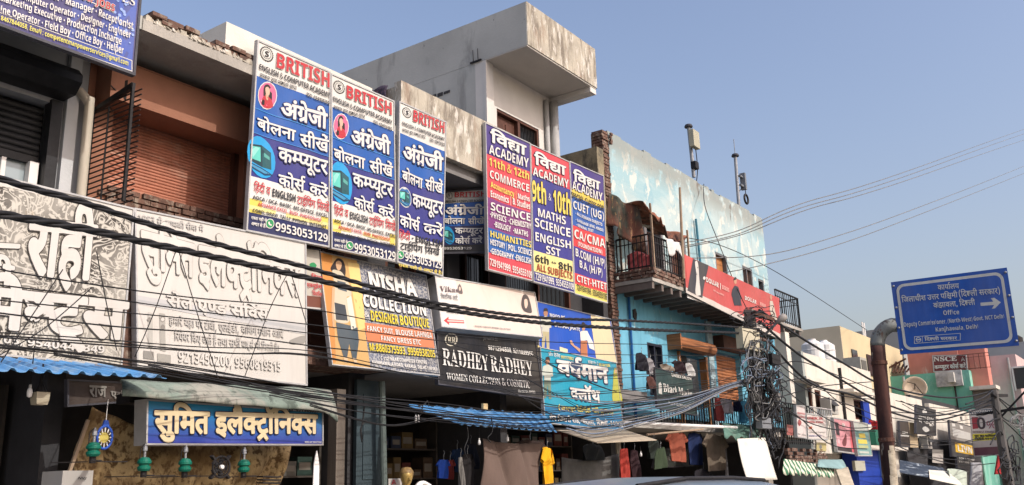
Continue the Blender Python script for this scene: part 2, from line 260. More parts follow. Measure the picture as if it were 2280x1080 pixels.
61: [[161,17,18,3,24,9,1,8,0,9,-30,11,-31,0,-34,0,-38,-14,1,-12,0,-8,12,-14,36,-18,37,-13,-27,-14,-46,18,-50,31,1,19,0,10,16,15,15,5,-10,4,-14,14,1,8,0,7,10,10,9,3,12,4,30,4,21,0,67,0,1,22,-179,0,1,18,273,0,1,-18,-51,0,1,-40,-103,0,-16,0,-14,-1,-3,-2,-8,-3,1,-5,0,-5,10,-8,9,-3,24,4,27,0,34,0,44,-11,20,-16,1,-10,0,-14,-34,-19,-31,-5]],
76: [[-89,154,-14,10,-22,9,-22,3,-11,0,-10,0,-22,-3,-7,-3,-13,18,12,2,24,3,15,0,24,0,34,-11,13,-9,3,1,-10,12,-18,15,-22,6,-15,0,-12,0,-16,-2,-5,-2,-11,17,20,4,25,0,28,0,40,-13,32,-31,13,-26]],
41: [[277,138,1,-138,-39,0,1,45,-14,-5,-40,-7,-27,0,-42,0,-60,24,-9,23,46,6,40,17,1,14,0,12,-24,13,-17,0,-14,0,-16,-6,1,-6,0,-12,43,-3,-3,-17,-34,2,-36,15,1,15,0,14,36,14,27,0,20,0,38,-9,24,-18,1,-14,0,-18,-40,-23,-35,-8,10,-8,30,-9,25,0,28,0,36,10,17,8,1,69,-39,0,1,18,133,0,1,-18]],
49: [[89,158,18,0,28,-5,13,-7,8,-4,12,-17,1,-16,1,-29,101,0,1,58,-65,0,1,18,159,0,1,-18,-49,0,1,-138,-41,0,1,62,-99,0,1,-9,0,-8,-14,-7,-9,0,-10,0,-20,6,-20,10,-10,11,1,5,0,4,14,6,17,0,15,0,1,26,0,12,-4,13,-5,3,-10,8,-21,0,-12,0,-16,-6,1,-6,0,-7,24,-7,29,-1,-3,-18,-36,2,-44,15,1,16,0,15,36,13]],
193: [[261,138,-73,0,1,-51,-27,0,-24,0,-32,-4,-11,-3,-26,-10,1,-16,0,-12,20,-16,36,-8,23,0,26,0,38,7,23,5,13,-18,-20,-5,-50,-7,-25,0,-36,0,-54,13,-30,25,1,17,0,16,32,23,56,11,33,0,1,0,1,33,-143,0,1,18,261,0],[-151,-167,12,1,13,0,36,0,50,-12,38,-22,19,-13,-27,-10,-26,20,-50,19,-33,0,-6,0,-10,-1,-3,-1]],
104: [[97,156,43,0,1,-156,-41,0]],
805: [[25,19,85,47,26,13,34,21,20,20,1,12,0,15,-32,15,-25,0,-24,0,-38,-9,-15,-7,-23,14,18,9,52,12,33,0,46,0,56,-25,1,-23,0,-13,-22,-25,-38,-24,-25,-13,-67,-37,1,-1,169,0,1,-20,-221,0]],
529: [[115,-31,-28,0,-42,10,-24,18,1,11,0,15,32,20,31,4,-10,9,1,12,0,11,16,16,13,5,18,8,48,6,31,0,3,0,1,24,-197,0,1,18,317,0,1,-18,-77,0,1,-42,-23,0,-30,0,-36,-3,-11,-4,-22,-8,1,-15,0,-14,38,-17,45,0,0,0,6,0,5,0,-2,5,1,4,0,9,20,7,13,0,22,0,22,-12,1,-8,0,-8,-16,-9,-13,-2,43,-55,-33,-8,-27,40,-22,-12,-54,-17],[-93,39,0,-12,32,-10,23,0,22,0,36,10,30,14,13,8,-6,0,-8,0,-3,0,-24,0,-48,6,-19,8,-18,-2,-26,-12]],
202: [[1,156,187,0,1,-18,-185,0],[103,-64,1,-13,0,-7,-14,-7,-11,0,-12,0,-26,11,-20,14,1,8,0,5,14,7,17,0,145,0,1,-18]],
203: [[81,138,1,-46,0,-10,4,-12,6,-7,7,-3,10,-6,27,0,20,0,36,10,13,6,19,-16,-20,-8,-42,-10,-27,0,-20,0,-34,7,-9,5,-12,7,-12,19,1,16,1,48,-39,0,1,18,161,0,1,-18]],
37: [[181,56,-16,0,-28,-4,-11,-3,-24,7,-32,19,1,13,0,7,10,10,11,3,10,4,32,4,25,0,47,0,1,22,-199,0,1,18,297,0,1,-18,-55,0,1,-40,-91,0,-14,0,-14,-1,-3,-2,-8,-3,1,-5,0,-6,14,-9,9,-3,24,5,27,0,38,0,50,-19,1,-17,0,-16,-50,-22,-49,0,-48,0,-78,22,-29,18,33,12,28,-17,60,-17,37,0,58,0,1,20,0,9,-24,9]],
69: [[-123,-3,28,6,29,0,38,0,42,-19,1,-16,0,-16,-48,-19,-41,0,-50,0,-70,23,-29,19,33,11,18,-12,36,-16,38,-7,27,0,52,0,1,19,0,8,-24,8,-15,0,-14,0,-20,-3,-11,-3]],
9: [[237,54,0,-17,-46,-17,-33,0,-44,0,-66,32,-31,37,37,7,22,-27,50,-31,31,0,20,0,24,9,1,10,0,9,-20,14,-15,7,-14,-1,-15,-1,-1,18,34,0,28,11,1,10,0,8,-24,8,-13,0,-20,0,-30,-4,-15,-5,-13,17,14,4,38,6,25,0,40,0,42,-20,1,-14,0,-20,-33,-10,6,-3,5,-2,18,-1,21,0,16,0,24,1,13,2,1,47,-35,0,1,18,131,0,1,-18,-51,0,1,-138,-41,0,1,72,-12,-1,-22,-1,-13,0,-8,0,-11,0,8,-7]],
70: [[-31,-61,-12,-3,-28,-3,-13,0,-38,0,-42,20,1,15,0,15,46,20,41,0,36,0,56,-14,44,-23,17,-13,-29,-10,-28,21,-56,22,-35,0,-26,0,-26,-10,1,-8,0,-10,26,-7,17,0,12,0,22,3,11,2]],
207: [[105,80,111,0,1,-18,-109,0,1,-9,0,-8,-16,-7,-7,0,-10,0,-22,6,-16,10,-12,11,1,5,0,4,12,6,19,0,15,0,1,58,-63,0,1,18,183,0,1,-18,-77,0]],
48: [[293,138,-51,0,1,-138,-39,0,1,41,-12,-4,-40,-7,-27,0,-28,0,-44,10,-24,19,1,13,0,21,60,23,49,0,8,0,20,-1,20,-1,5,0,-1,-18,-10,1,-26,2,-11,0,-10,0,-7,-1,67,-42,10,4,9,4,1,74,-199,0,1,18,293,0],[-227,-84,0,-13,32,-13,25,0,10,0,16,2,9,1,-69,43,-20,-6]],
800: [[25,84,123,0,1,-20,-121,0]],
803: [[139,-2,-58,0,-56,48,1,44,0,28,22,42,50,21,43,0,58,0,56,-48,1,-43,0,-29,-22,-41,-50,-22],[-41,18,38,0,32,36,1,38,0,36,-32,36,-37,0,-38,0,-32,-36,1,-36,0,-37,32,-37]],
215: [[185,80,16,0,24,2,17,1,5,-18,-14,-1,-26,-1,-13,0,-22,0,-46,3,-15,3,-10,-3,-11,-3,20,-13,56,-27,31,-13,-25,-13,-28,12,-50,25,-38,22,-11,8,-10,8,-6,9,1,4,0,5,16,8,17,0,12,0,20,-6,7,-4,10,4,8,15,1,7,0,8,-4,12,-3,4,-99,0,1,18,203,0,1,-18,-61,0,4,-4,4,-12,1,-8,0,-10,-8,-16,-7,-5,24,-3]],
256: [[87,-6,-23,17,135,40,1,87,-91,0,1,-80,0,-6,-12,-8,-11,0,-12,0,-28,11,-20,15,1,7,0,6,14,7,19,0,13,0,1,48,-63,0,1,18,289,0,1,-18,-51,0,1,-138,-39,0,1,30]],
77: [[85,138,1,-138,-39,0,1,138,-43,0,1,18,137,0,1,-18],[13,78,-10,-25,-54,-21,-37,0,-36,0,-54,22,-17,24,37,6,14,-18,32,-17,29,0,28,0,28,19,9,16]],
536: [[133,-3,-42,0,-52,20,1,17,0,14,17,10,-14,5,-20,15,1,10,0,7,12,10,9,3,12,5,28,3,21,0,37,0,1,22,-135,0,1,18,351,0,1,-18,-51,0,1,-141,-41,0,1,28,-10,-6,-34,-13,-48,-9],[93,141,-79,0,1,-40,-73,0,-16,0,-14,-1,-3,-2,-8,-3,1,-5,0,-6,12,-9,13,-3,24,6,31,0,6,0,20,-1,18,-1,5,-1,-1,-18,-10,1,-22,2,-11,0,-30,0,-30,-11,1,-11,0,-10,28,-10,25,0,40,0,60,21,25,17]],
197: [[127,36,-46,0,-23,15,-8,6,-8,17,1,14,1,50,-39,0,1,18,241,0,1,-18,-29,0,1,-58,0,-10,-8,-15,-9,-5,-10,-7,-34,-7],[-23,18,26,0,11,8,6,4,4,12,1,10,1,50,-89,0,1,-50,0,-10,4,-11,5,-4,6,-4,18,-5]],
11: [[137,56,-16,0,-28,-4,-11,-3,-24,7,-32,19,1,13,0,7,12,10,9,3,12,4,30,4,25,0,47,0,1,22,-155,0,1,18,253,0,1,-18,-53,0,1,-40,-91,0,-16,0,-14,-1,-3,-2,-8,-3,1,-5,0,-6,16,-9,9,-3,22,5,29,0,36,0,50,-19,1,-17,0,-16,-42,-18,-37,-3,16,-3,30,-6,19,-2,-15,-18,-30,7,-52,14,-21,7,-30,1,-34,7,1,8,0,6,14,7,13,0,10,0,22,-5,15,-6,8,-1,7,0,34,0,40,10,1,11,0,8,-26,10]],
264: [[261,138,-73,0,1,-51,-27,0,-24,0,-32,-4,-11,-3,-26,-10,1,-16,0,-12,20,-16,36,-8,23,0,26,0,38,7,23,5,13,-18,-20,-5,-50,-7,-25,0,-36,0,-54,13,-30,25,1,17,0,16,32,23,56,11,33,0,1,0,1,33,-143,0,1,18,261,0],[-243,-197,125,38,21,0,73,-45,-27,-10,-59,37,-103,-37]],
28: [[303,138,-49,0,1,-138,-41,0,1,42,-14,-6,-40,-6,-25,0,-38,0,-48,20,1,16,0,8,8,12,13,6,-20,4,-24,18,1,10,0,8,7,6,-25,0,1,18,303,0],[-217,-89,0,-10,28,-10,23,0,26,0,38,11,13,7,1,73,-137,0,-10,-6,1,-8,0,-10,22,-10,17,-1,14,2,19,0,12,0,11,-1,-1,-17,-4,0,-8,0,-3,0,-24,0,-28,-10]],
30066: [[13,0,1,6,26,1,18,10,1,13,1,107,0,11,-8,11,-20,4,-15,0,1,7,153,0,132,0,1,-40,0,-30,-81,-8,98,-9,1,-34,0,-23,-72,-26,-63,0],[-39,94,5,0,40,0,32,15,1,19,0,18,-24,16,-27,0,-16,0,-8,-7,1,-9],[29,-137,34,0,26,19,1,20,0,20,-36,18,-39,0,-11,0,1,-62,0,-8,12,-7]],
30108: [[15,0,1,6,14,0,12,6,1,9,1,127,0,8,-8,7,-15,1,1,6,95,0,1,-149,0,-8,10,-7,15,0,1,-6]],
30097: [[191,-4,-38,0,-3,17,-32,-16,-43,0,-28,0,-28,15,1,12,0,16,64,21,69,10,1,19,0,10,-18,10,-19,0,-32,0,1,-8,0,-2,7,-4,8,-6,1,-4,0,-7,-20,-8,-13,0,-16,0,-18,9,1,8,0,9,24,13,44,8,29,0,54,0,44,-19,1,-21,1,-55,0,-6,3,-2,0,-2,7,0,6,0,7,3,7,-6,-24,-14],[-107,16,8,0,20,6,9,6,1,39,-60,-7,1,-25,0,-19]],
30099: [[117,-4,-28,0,-46,16,-28,27,1,17,0,18,30,28,54,17,33,0,36,0,40,-16,1,-12,0,-7,-16,-8,-13,0,-30,0,1,17,0,2,2,4,1,2,0,9,-21,0,-42,0,1,-40,0,-28,36,-28,33,0,26,0,25,13,11,-5,-38,-26]],
30107: [[13,0,1,6,16,0,12,7,1,8,1,127,0,9,-8,6,-15,1,1,6,95,0,1,-107,59,29,14,6,1,6,0,5,-25,0,-3,0,1,7,105,0,1,-7,-28,-1,-23,-11,-37,-19,93,-65,10,-7,13,0,1,-6,-123,0,1,6,7,0,16,0,1,6,0,2,-5,4,-51,37,-9,-5,1,-29,0,-8,10,-7,15,0,1,-6]],
30077: [[11,0,1,6,26,1,20,9,1,14,1,112,0,8,-8,9,-18,4,-17,0,1,7,127,0,99,-117,99,117,127,0,1,-7,-24,-1,-20,-9,1,-12,1,-109,0,-11,8,-11,18,-3,19,-1,1,-6,-165,0,1,6,18,1,20,4,6,11,1,9,1,117,-123,-148,-13,0,-121,145,1,-115,0,-14,22,-10,27,0,1,-6]],
30111: [[127,-4,-34,0,-50,16,-28,28,1,17,0,18,28,28,50,15,33,0,34,0,50,-15,28,-27,1,-19,0,-18,-28,-27,-50,-16],[-31,8,20,0,11,10,4,6,4,21,1,16,0,33,-9,11,-8,10,-19,0,-22,0,-7,-10,-8,-11,1,-32,0,-17,4,-21,5,-6,8,-10]],
30100: [[105,-4,-26,0,-40,16,-24,26,1,17,0,19,26,29,42,15,27,0,36,0,23,-14,1,45,0,8,-16,6,-17,1,1,6,107,0,1,-142,0,-9,8,-7,19,-2,1,-6,-40,0,-57,-8,1,18,-22,-18],[-15,14,12,0,22,10,5,8,1,62,-2,6,-20,8,-13,0,-24,0,-9,-11,-8,-12,1,-24,0,-23,9,-12,10,-12]],
30101: [[115,-4,-28,0,-46,16,-26,28,1,18,0,18,28,27,46,15,29,0,44,0,50,-28,1,-26,1,-2,-121,0,0,-46,61,0,30,0,23,16,13,-5,-36,-31],[-89,76,65,0,1,8,0,16,-12,14,-17,0,-34,0,1,-34]],
30109: [[15,0,1,6,14,0,12,7,1,8,1,73,0,8,-12,7,-13,1,1,6,95,0,1,-18,30,20,39,0,52,0,11,-21,30,21,45,0,64,0,1,-39,1,-58,0,-8,8,-7,17,0,1,-6,-119,0,1,6,16,0,8,7,1,8,1,60,0,10,-8,10,-15,0,-20,0,-17,-13,1,-67,0,-8,10,-7,13,0,1,-6,-115,0,1,6,14,0,10,7,1,8,1,60,0,10,-8,10,-15,0,-24,0,-15,-13,1,-67,0,-8,10,-7,15,0,1,-6]],
30098: [[33,-4,1,148,0,12,-10,7,-15,1,1,6,99,0,1,-66,24,14,37,0,28,0,40,-14,22,-26,1,-16,0,-19,-28,-30,-50,-17,-31,0,-34,0,-31,14,-37,-14],[97,9,26,0,11,13,10,14,1,28,0,22,-20,22,-25,0,-10,0,-20,-8,-1,-6,1,-64,0,-21]],
30121: [[41,-52,-20,0,-24,11,1,10,0,6,16,10,15,0,14,0,16,-7,1,-6,0,-1,0,-2,1,-1,0,-5,9,0,8,0,13,9,8,5,8,13,5,8,-75,95,-6,6,-8,7,-1,1,-4,2,-9,0,-1,0,1,7,125,0,1,-7,-14,0,-10,-3,1,-4,0,-1,2,-3,3,-2,39,-52,35,46,2,4,2,6,1,2,0,4,-12,3,-11,0,1,7,73,0,1,-7,-12,0,-12,-9,-7,-10,-71,-99,-12,-17,-24,-19,-26,-7]],
30070: [[13,0,1,6,26,2,18,10,1,13,1,109,0,13,-20,9,-25,1,1,7,283,0,1,-51,-11,0,-4,15,-24,18,-44,8,-35,0,-16,0,-16,-1,-4,-5,1,-6,1,-56,7,0,32,0,32,17,7,20,13,0,1,-85,-11,0,-4,22,-32,17,-35,0,-3,0,1,-53,0,-9,8,-10,24,-4,25,-1,1,-6]],
30115: [[113,-4,-20,0,-27,6,-4,1,-5,0,-12,0,-3,-6,-11,0,1,42,15,0,6,-15,36,-18,23,0,20,0,20,8,1,8,0,10,-27,7,-35,9,-26,7,-26,16,1,11,0,16,40,21,37,0,8,0,22,-3,15,-2,2,0,6,0,3,0,10,0,5,5,11,0,1,-37,-11,0,-8,14,-32,14,-17,0,-16,0,-18,-8,1,-6,0,-6,16,-8,15,-3,35,-9,26,-6,24,-16,1,-13,0,-18,-44,-21]],
30104: [[15,0,1,6,14,0,12,7,1,8,1,127,0,8,-12,7,-13,1,1,6,97,0,1,-71,28,19,43,0,66,0,1,-39,1,-58,0,-8,10,-7,15,0,1,-6,-119,0,1,6,5,0,22,0,1,15,1,60,0,10,-10,10,-13,0,-24,0,-17,-13,1,-67,0,-8,10,-7,15,0,1,-6]],
30105: [[77,135,-16,0,-22,11,1,8,0,8,22,10,17,0,16,0,20,-10,1,-8,0,-8,-22,-11],[-75,-135,1,6,14,0,12,6,1,9,1,73,0,9,-10,6,-13,0,1,7,95,0,1,-95,0,-8,10,-7,15,0,1,-6]],
30110: [[15,0,1,6,14,0,12,7,1,8,1,73,0,8,-12,7,-13,1,1,6,97,0,1,-16,28,18,43,0,66,0,1,-39,1,-58,0,-8,10,-7,15,0,1,-6,-119,0,1,6,5,0,22,0,1,15,1,60,0,10,-10,10,-13,0,-24,0,-17,-13,1,-67,0,-8,10,-7,15,0,1,-6]],
30082: [[13,0,1,6,26,1,18,9,1,14,1,111,0,12,-20,9,-23,1,1,7,151,0,74,0,74,-22,1,-24,0,-30,-75,-11,89,-64,8,-7,14,-6,13,0,3,0,1,-6,-105,0,-101,79,-13,0,1,-49,0,-14,18,-9,27,-1,1,-6],[-43,87,17,0,38,0,36,18,1,20,0,35,-57,0,-20,0,-12,-6,1,-10]],
30065: [[-5,0,1,7,14,0,20,9,9,12,119,146,15,-1,119,-141,12,-13,16,-12,17,0,1,-7,-159,0,1,7,42,0,1,10,0,3,-7,10,-15,19,-111,0,-17,-23,-2,-2,0,-5,1,-1,0,-11,37,0,5,0,1,-7],[-11,60,97,0,-47,59]],
30068: [[17,0,1,6,22,1,18,8,1,13,1,111,0,15,-20,9,-23,0,1,7,153,0,92,0,92,-44,1,-41,0,-85,-177,0],[-3,9,48,0,46,38,1,38,0,76,-93,0,-18,0,-12,-7,1,-11,1,-116,0,-11,12,-7]],
30072: [[13,0,1,6,26,1,18,9,1,14,1,111,0,12,-20,9,-23,1,1,7,169,0,1,-7,-18,-1,-20,-3,-6,-9,1,-9,1,-48,119,0,1,48,0,9,-6,9,-20,3,-17,1,1,7,169,0,1,-7,-26,-1,-18,-8,1,-13,1,-111,0,-12,18,-11,27,-1,1,-6,-167,0,1,6,26,1,18,9,1,14,1,52,-117,0,1,-52,0,-14,18,-9,27,-1,1,-6]],
30069: [[11,0,1,6,26,0,20,10,1,13,1,108,0,17,-20,9,-23,0,1,7,285,0,1,-51,-9,0,-6,23,-52,18,-55,0,-16,0,-16,-2,-4,-6,1,-8,1,-52,9,0,34,0,30,17,7,19,13,0,1,-84,-11,0,-2,15,-16,17,-32,7,-25,0,-1,0,1,-58,0,-9,14,-6,23,0,36,0,50,8,36,19,13,16,15,0,-19,-53]],
30089: [[77,0,1,6,26,1,18,9,1,14,1,36,-85,78,-14,12,-9,4,-4,1,-10,2,-5,0,1,7,165,0,1,-7,-7,0,-14,0,-16,-4,1,-4,0,-3,7,-6,63,-62,65,52,12,10,1,6,0,11,-37,0,-1,0,1,7,109,0,1,-7,-14,-1,-18,-8,-11,-8,-83,-70,1,-46,0,-14,18,-9,27,-1,1,-6]],
30083: [[33,-4,1,63,15,0,12,-27,50,-26,39,0,30,0,32,15,1,12,0,17,-39,10,-47,11,-42,11,-42,24,1,18,0,15,28,22,44,13,31,0,14,0,36,-4,23,-3,4,-1,6,0,5,0,12,0,3,8,15,0,1,-55,-11,0,-8,14,-28,21,-38,12,-21,0,-24,0,-32,-14,1,-10,0,-10,28,-13,25,-6,49,-11,32,-8,34,-15,14,-18,1,-11,0,-16,-32,-24,-56,-14,-35,0,-14,0,-24,2,-11,2,-14,2,-14,2,-1,0,-8,0,-8,-3,-1,-5]],
30086: [[159,-5,-125,147,-8,9,-16,11,-17,1,1,7,167,0,1,-7,-22,0,-20,-5,1,-6,0,-3,7,-8,73,-88,69,87,4,7,1,5,0,6,-20,5,-21,0,1,7,107,0,1,-7,-14,0,-20,-8,-9,-13,-111,-147]],
30073: [[11,0,1,6,26,2,20,8,1,12,1,116,0,12,-18,7,-27,0,1,7,173,0,1,-7,-26,0,-20,-7,1,-12,1,-115,0,-8,8,-9,20,-4,21,-2,1,-6]],
30067: [[193,-4,-52,0,-76,23,-44,40,1,26,0,26,44,39,78,23,51,0,36,0,47,-9,6,-2,9,0,20,0,5,11,13,0,1,-58,-11,0,-16,23,-60,27,-37,0,-90,0,1,-81,0,-75,101,0,28,0,60,15,25,16,13,-7,-50,-37]],
30087: [[129,-4,-103,150,-6,9,-14,8,-15,0,1,7,147,0,1,-7,-16,0,-14,-5,1,-5,0,-5,7,-9,57,-82,59,74,-11,17,-4,9,-18,5,-19,1,1,7,159,0,1,-7,-36,0,1,-10,0,-3,5,-6,57,-82,51,76,6,8,1,5,0,7,-16,5,-17,0,1,7,91,0,1,-7,-14,-1,-14,-10,-7,-11,-95,-145,-13,0,-81,119,-93,-119]],
30079: [[195,-4,-38,0,-62,14,-48,24,-26,32,1,19,0,19,26,32,48,24,66,14,39,0,36,0,64,-14,46,-24,28,-32,1,-19,0,-19,-28,-32,-48,-24,-64,-14],[-35,8,86,0,1,81,0,39,-46,41,-41,0,-86,0,1,-80,0,-39,48,-42]],
30078: [[301,-4,-219,134,1,-101,0,-13,16,-9,29,-1,1,-6,-109,0,1,6,18,1,18,3,6,10,1,9,1,115,-24,16,-3,1,-6,1,-7,1,1,7,103,0,177,-107,1,77,0,10,-8,9,-20,3,-17,1,1,7,111,0,1,-7,-24,0,-18,-9,1,-14,1,-144]],
30076: [[13,0,1,6,26,1,18,9,1,14,1,111,0,13,-20,9,-23,0,1,7,175,0,1,-7,-20,0,-22,-3,-8,-10,1,-9,1,-110,0,-9,4,-9,16,-3,19,0,36,0,48,9,34,21,13,18,15,0,-17,-58]],
30084: [[69,0,1,6,28,0,20,10,1,14,1,131,-3,0,-40,0,-46,-22,-3,-21,-13,0,1,52,299,0,1,-52,-13,0,-8,43,-83,0,-3,0,1,-131,0,-14,20,-10,29,0,1,-6]],
30038: [[141,-2,-52,0,-62,25,1,23,0,20,42,23,37,10,-16,9,-28,20,1,14,0,19,50,20,43,0,40,0,46,-20,1,-18,0,-16,-40,-22,-29,-9,97,-46,12,7,16,21,7,11,47,0,-8,-16,-24,-27,-19,-10,73,-36,-57,0,-43,21,-24,-11,-58,-12],[-39,111,30,9,26,15,1,10,0,9,-24,11,-21,0,-20,0,-26,-11,1,-10,0,-8,18,-16],[19,-101,32,0,46,11,17,7,-103,50,-26,-8,-32,-16,1,-14,0,-13,38,-17]],
10068: [[45,0,1,178,113,0,56,0,84,-20,44,-38,1,-29,0,-45,-102,-46,-91,0],[-25,31,33,0,110,0,1,59,0,30,-52,28,-49,0,-39,0]],
10101: [[163,-2,-40,0,-64,15,-36,31,1,23,0,24,34,32,56,16,41,0,56,0,66,-32,1,-30,1,-18,-175,0,2,-16,34,-18,33,0,26,0,44,5,23,6,1,-29,-20,-5,-44,-4],[-93,86,105,0,0,12,-26,16,-25,0,-22,0,-28,-14]],
10112: [[41,-60,1,196,61,0,11,-17,5,0,10,8,38,12,31,0,44,0,58,-36,1,-35,0,-34,-58,-36,-47,0,-28,0,-36,10,-9,7,-3,0,4,-11,1,-9,1,-55],[55,88,26,0,24,21,1,20,0,40,-49,0,-30,0,-24,-18,1,-18,1,-4,0,-20,22,-21]],
10117: [[135,-2,-44,0,-52,23,1,27,1,88,75,0,1,-79,0,-15,20,-15,25,0,34,0,26,23,1,22,1,64,75,0,1,-136,-57,0,-9,18,-3,0,-12,-11,-46,-9]],
10116: [[133,-2,-24,0,-38,8,-22,19,1,18,1,65,-35,0,1,16,41,13,23,29,49,0,1,-30,77,0,1,-28,-75,0,1,-65,0,-8,18,-8,15,0,12,0,24,3,11,2,1,-28,-12,-3,-34,-3]],
10121: [[57,-60,-14,0,-18,1,-7,1,1,30,6,-1,16,-1,9,0,24,0,28,14,7,10,5,7,-107,135,83,0,51,-76,4,-6,4,-12,3,-6,3,0,0,6,6,12,5,6,51,76,81,0,-115,-154,-14,-21,-60,-21]],
10067: [[191,-2,-56,0,-70,22,-36,42,1,27,0,27,40,42,74,23,55,0,28,0,52,-7,25,-6,-23,-30,-20,4,-40,8,-19,0,-44,0,-44,-33,1,-28,0,-29,42,-31,47,0,22,0,44,5,27,4,1,-31,-24,-5,-46,-4]],
10111: [[155,-2,-38,0,-60,16,-34,32,1,22,0,34,72,37,63,0,38,0,58,-17,36,-31,1,-23,0,-34,-72,-36],[-59,30,28,0,28,20,1,20,0,21,-28,20,-29,0,-30,0,-26,-20,1,-21,0,-20,26,-20]],
10109: [[41,0,1,136,57,0,11,-17,5,0,12,11,44,9,25,0,30,0,42,-10,11,-10,9,0,12,11,44,9,25,0,46,0,48,-24,1,-26,1,-89,-73,0,1,80,0,29,-41,0,-30,0,-24,-21,1,-20,1,-68,-75,0,1,80,0,29,-39,0,-32,0,-22,-23,1,-22,1,-64]],
10105: [[77,154,-16,0,-24,8,1,10,0,10,24,8,17,0,16,0,24,-8,1,-10,0,-10,-24,-8],[-51,-154,1,136,75,0,1,-136]],
10115: [[113,-2,-28,0,-40,3,-19,5,1,30,20,-5,52,-6,21,0,22,0,18,6,1,5,0,4,-8,6,-24,6,-27,6,-24,6,-34,10,-16,16,1,11,0,19,60,19,49,0,26,0,46,-5,25,-6,-21,-26,-20,4,-36,6,-17,0,-34,0,1,-10,0,-3,8,-5,26,-6,25,-5,22,-5,36,-10,18,-15,1,-13,0,-20,-58,-22]],
10110: [[41,0,1,136,57,0,11,-17,5,0,14,11,44,9,27,0,44,0,54,-24,1,-26,1,-89,-75,0,1,80,0,14,-20,15,-23,0,-34,0,-24,-23,1,-22,1,-64]],
10114: [[41,0,1,136,57,0,11,-22,5,0,12,10,42,15,29,0,4,0,16,-1,5,0,-3,-35,-4,1,-14,0,-5,0,-18,0,-34,-6,-22,-16,1,-12,1,-70]],
10044: [[21,-32,8,14,14,34,5,13,47,0,5,-3,-6,-13,-26,-32,-11,-13]],
10040: [[95,-40,-38,22,-36,56,1,30,0,31,36,57,39,22,43,0,-36,-23,-36,-57,1,-29,0,-29,36,-56,35,-24]],
10078: [[45,0,1,178,97,0,157,-133,1,0,0,12,-2,25,1,12,1,84,69,0,1,-178,-95,0,-155,135,-1,0,2,-13,2,-25,1,-13,1,-84]],
10104: [[41,0,1,190,75,0,1,-39,0,-10,-2,-18,-1,-4,5,0,14,11,40,9,25,0,46,0,54,-24,1,-26,1,-89,-75,0,1,80,0,29,-43,0,-32,0,-26,-23,1,-22,1,-64]],
10045: [[21,57,1,20,121,0,1,-20]],
10087: [[93,0,-91,178,75,0,47,-97,4,-6,6,-17,6,-18,3,-6,2,6,4,18,8,16,3,4,53,100,73,0,53,-100,2,-4,6,-16,6,-18,3,-6,2,6,6,18,6,17,5,6,45,97,77,0,-91,-178,-85,0,-47,94,-2,2,-4,12,-6,12,-4,12,1,4,-2,-4,-4,-12,-4,-12,-6,-12,-1,-2,-47,-94]],
10041: [[17,-40,34,24,36,56,1,29,0,29,-36,57,-33,23,41,0,38,-22,36,-57,1,-31,0,-30,-36,-56,-37,-22]],
10071: [[197,-2,-80,0,-88,46,1,46,0,28,44,40,84,23,61,0,28,0,56,-6,23,-5,-25,-30,-16,4,-42,6,-21,0,-34,0,-48,-16,-26,-27,1,-18,0,-18,18,-27,42,-15,33,0,16,0,22,1,11,2,1,37,-67,0,1,31,143,0,1,-92,-28,-5,-60,-5]],
10118: [[105,0,-103,136,79,0,53,-77,6,-7,4,-15,1,-6,5,0,0,13,11,15,53,77,79,0,-103,-136]],
10046: [[67,-4,-12,0,-18,8,1,10,0,9,18,7,13,0,14,0,18,-7,1,-9,0,-10,-18,-8]],
10084: [[109,0,1,147,-97,0,1,31,271,0,1,-31,-97,0,1,-147]],
10108: [[41,0,1,190,75,0,1,-190]],
10075: [[45,0,1,178,77,0,1,-81,8,5,14,11,9,5,99,60,85,0,-125,-78,127,-100,-85,0,-93,75,-31,-11,1,-64]],
10097: [[107,-2,-38,0,-48,21,1,22,0,21,62,21,63,1,47,1,1,6,0,11,-22,10,-19,0,-20,0,-38,-6,-17,-4,-25,25,22,6,54,6,31,0,54,0,58,-23,1,-25,1,-91,-51,0,-13,18,-1,0,-18,-10,-38,-10],[-5,27,24,0,32,14,1,13,1,11,-27,0,-36,-1,-28,-12,1,-10,0,-8,20,-7]],
10106: [[77,154,-16,0,-24,8,1,10,0,10,24,8,17,0,16,0,24,-8,1,-10,0,-10,-24,-8],[-75,-214,-12,0,-28,2,-7,1,1,29,8,-1,16,-1,13,0,14,0,22,8,1,13,1,145,75,0,1,-151,0,-12,-20,-21,-42,-12]],
10119: [[83,0,-77,136,77,0,31,-60,4,-6,6,-18,4,-16,3,-5,3,0,0,4,4,11,4,13,4,10,1,2,35,65,83,0,33,-65,2,-3,6,-16,4,-16,1,-5,3,0,0,5,6,16,6,18,5,6,33,60,75,0,-79,-136,-79,0,-21,48,-2,4,-8,17,-8,19,-8,16,-1,4,-1,0,0,-4,-8,-16,-10,-19,-8,-17,-1,-5,-21,-47]],
10079: [[201,-2,-60,0,-74,22,-38,42,1,28,0,28,38,40,74,23,61,0,58,0,74,-23,36,-41,1,-27,0,-28,-36,-42,-74,-22],[-57,31,48,0,42,33,1,28,0,28,-42,32,-47,0,-48,0,-44,-32,1,-28,0,-28,44,-33]],
10102: [[53,0,1,108,-41,0,1,18,43,10,1,10,0,18,22,19,44,8,31,0,22,0,34,-3,13,-2,-19,-28,-8,2,-20,2,-11,0,-16,0,-14,-10,1,-7,1,-9,65,0,1,-28,-63,0,1,-108]],
10099: [[151,-2,-62,0,-66,33,1,37,0,24,34,32,60,15,41,0,28,0,42,-5,17,-4,-21,-29,-18,3,-30,5,-15,0,-58,0,1,-41,0,-21,30,-19,29,0,24,0,36,6,17,6,1,-32,-16,-6,-38,-4]],
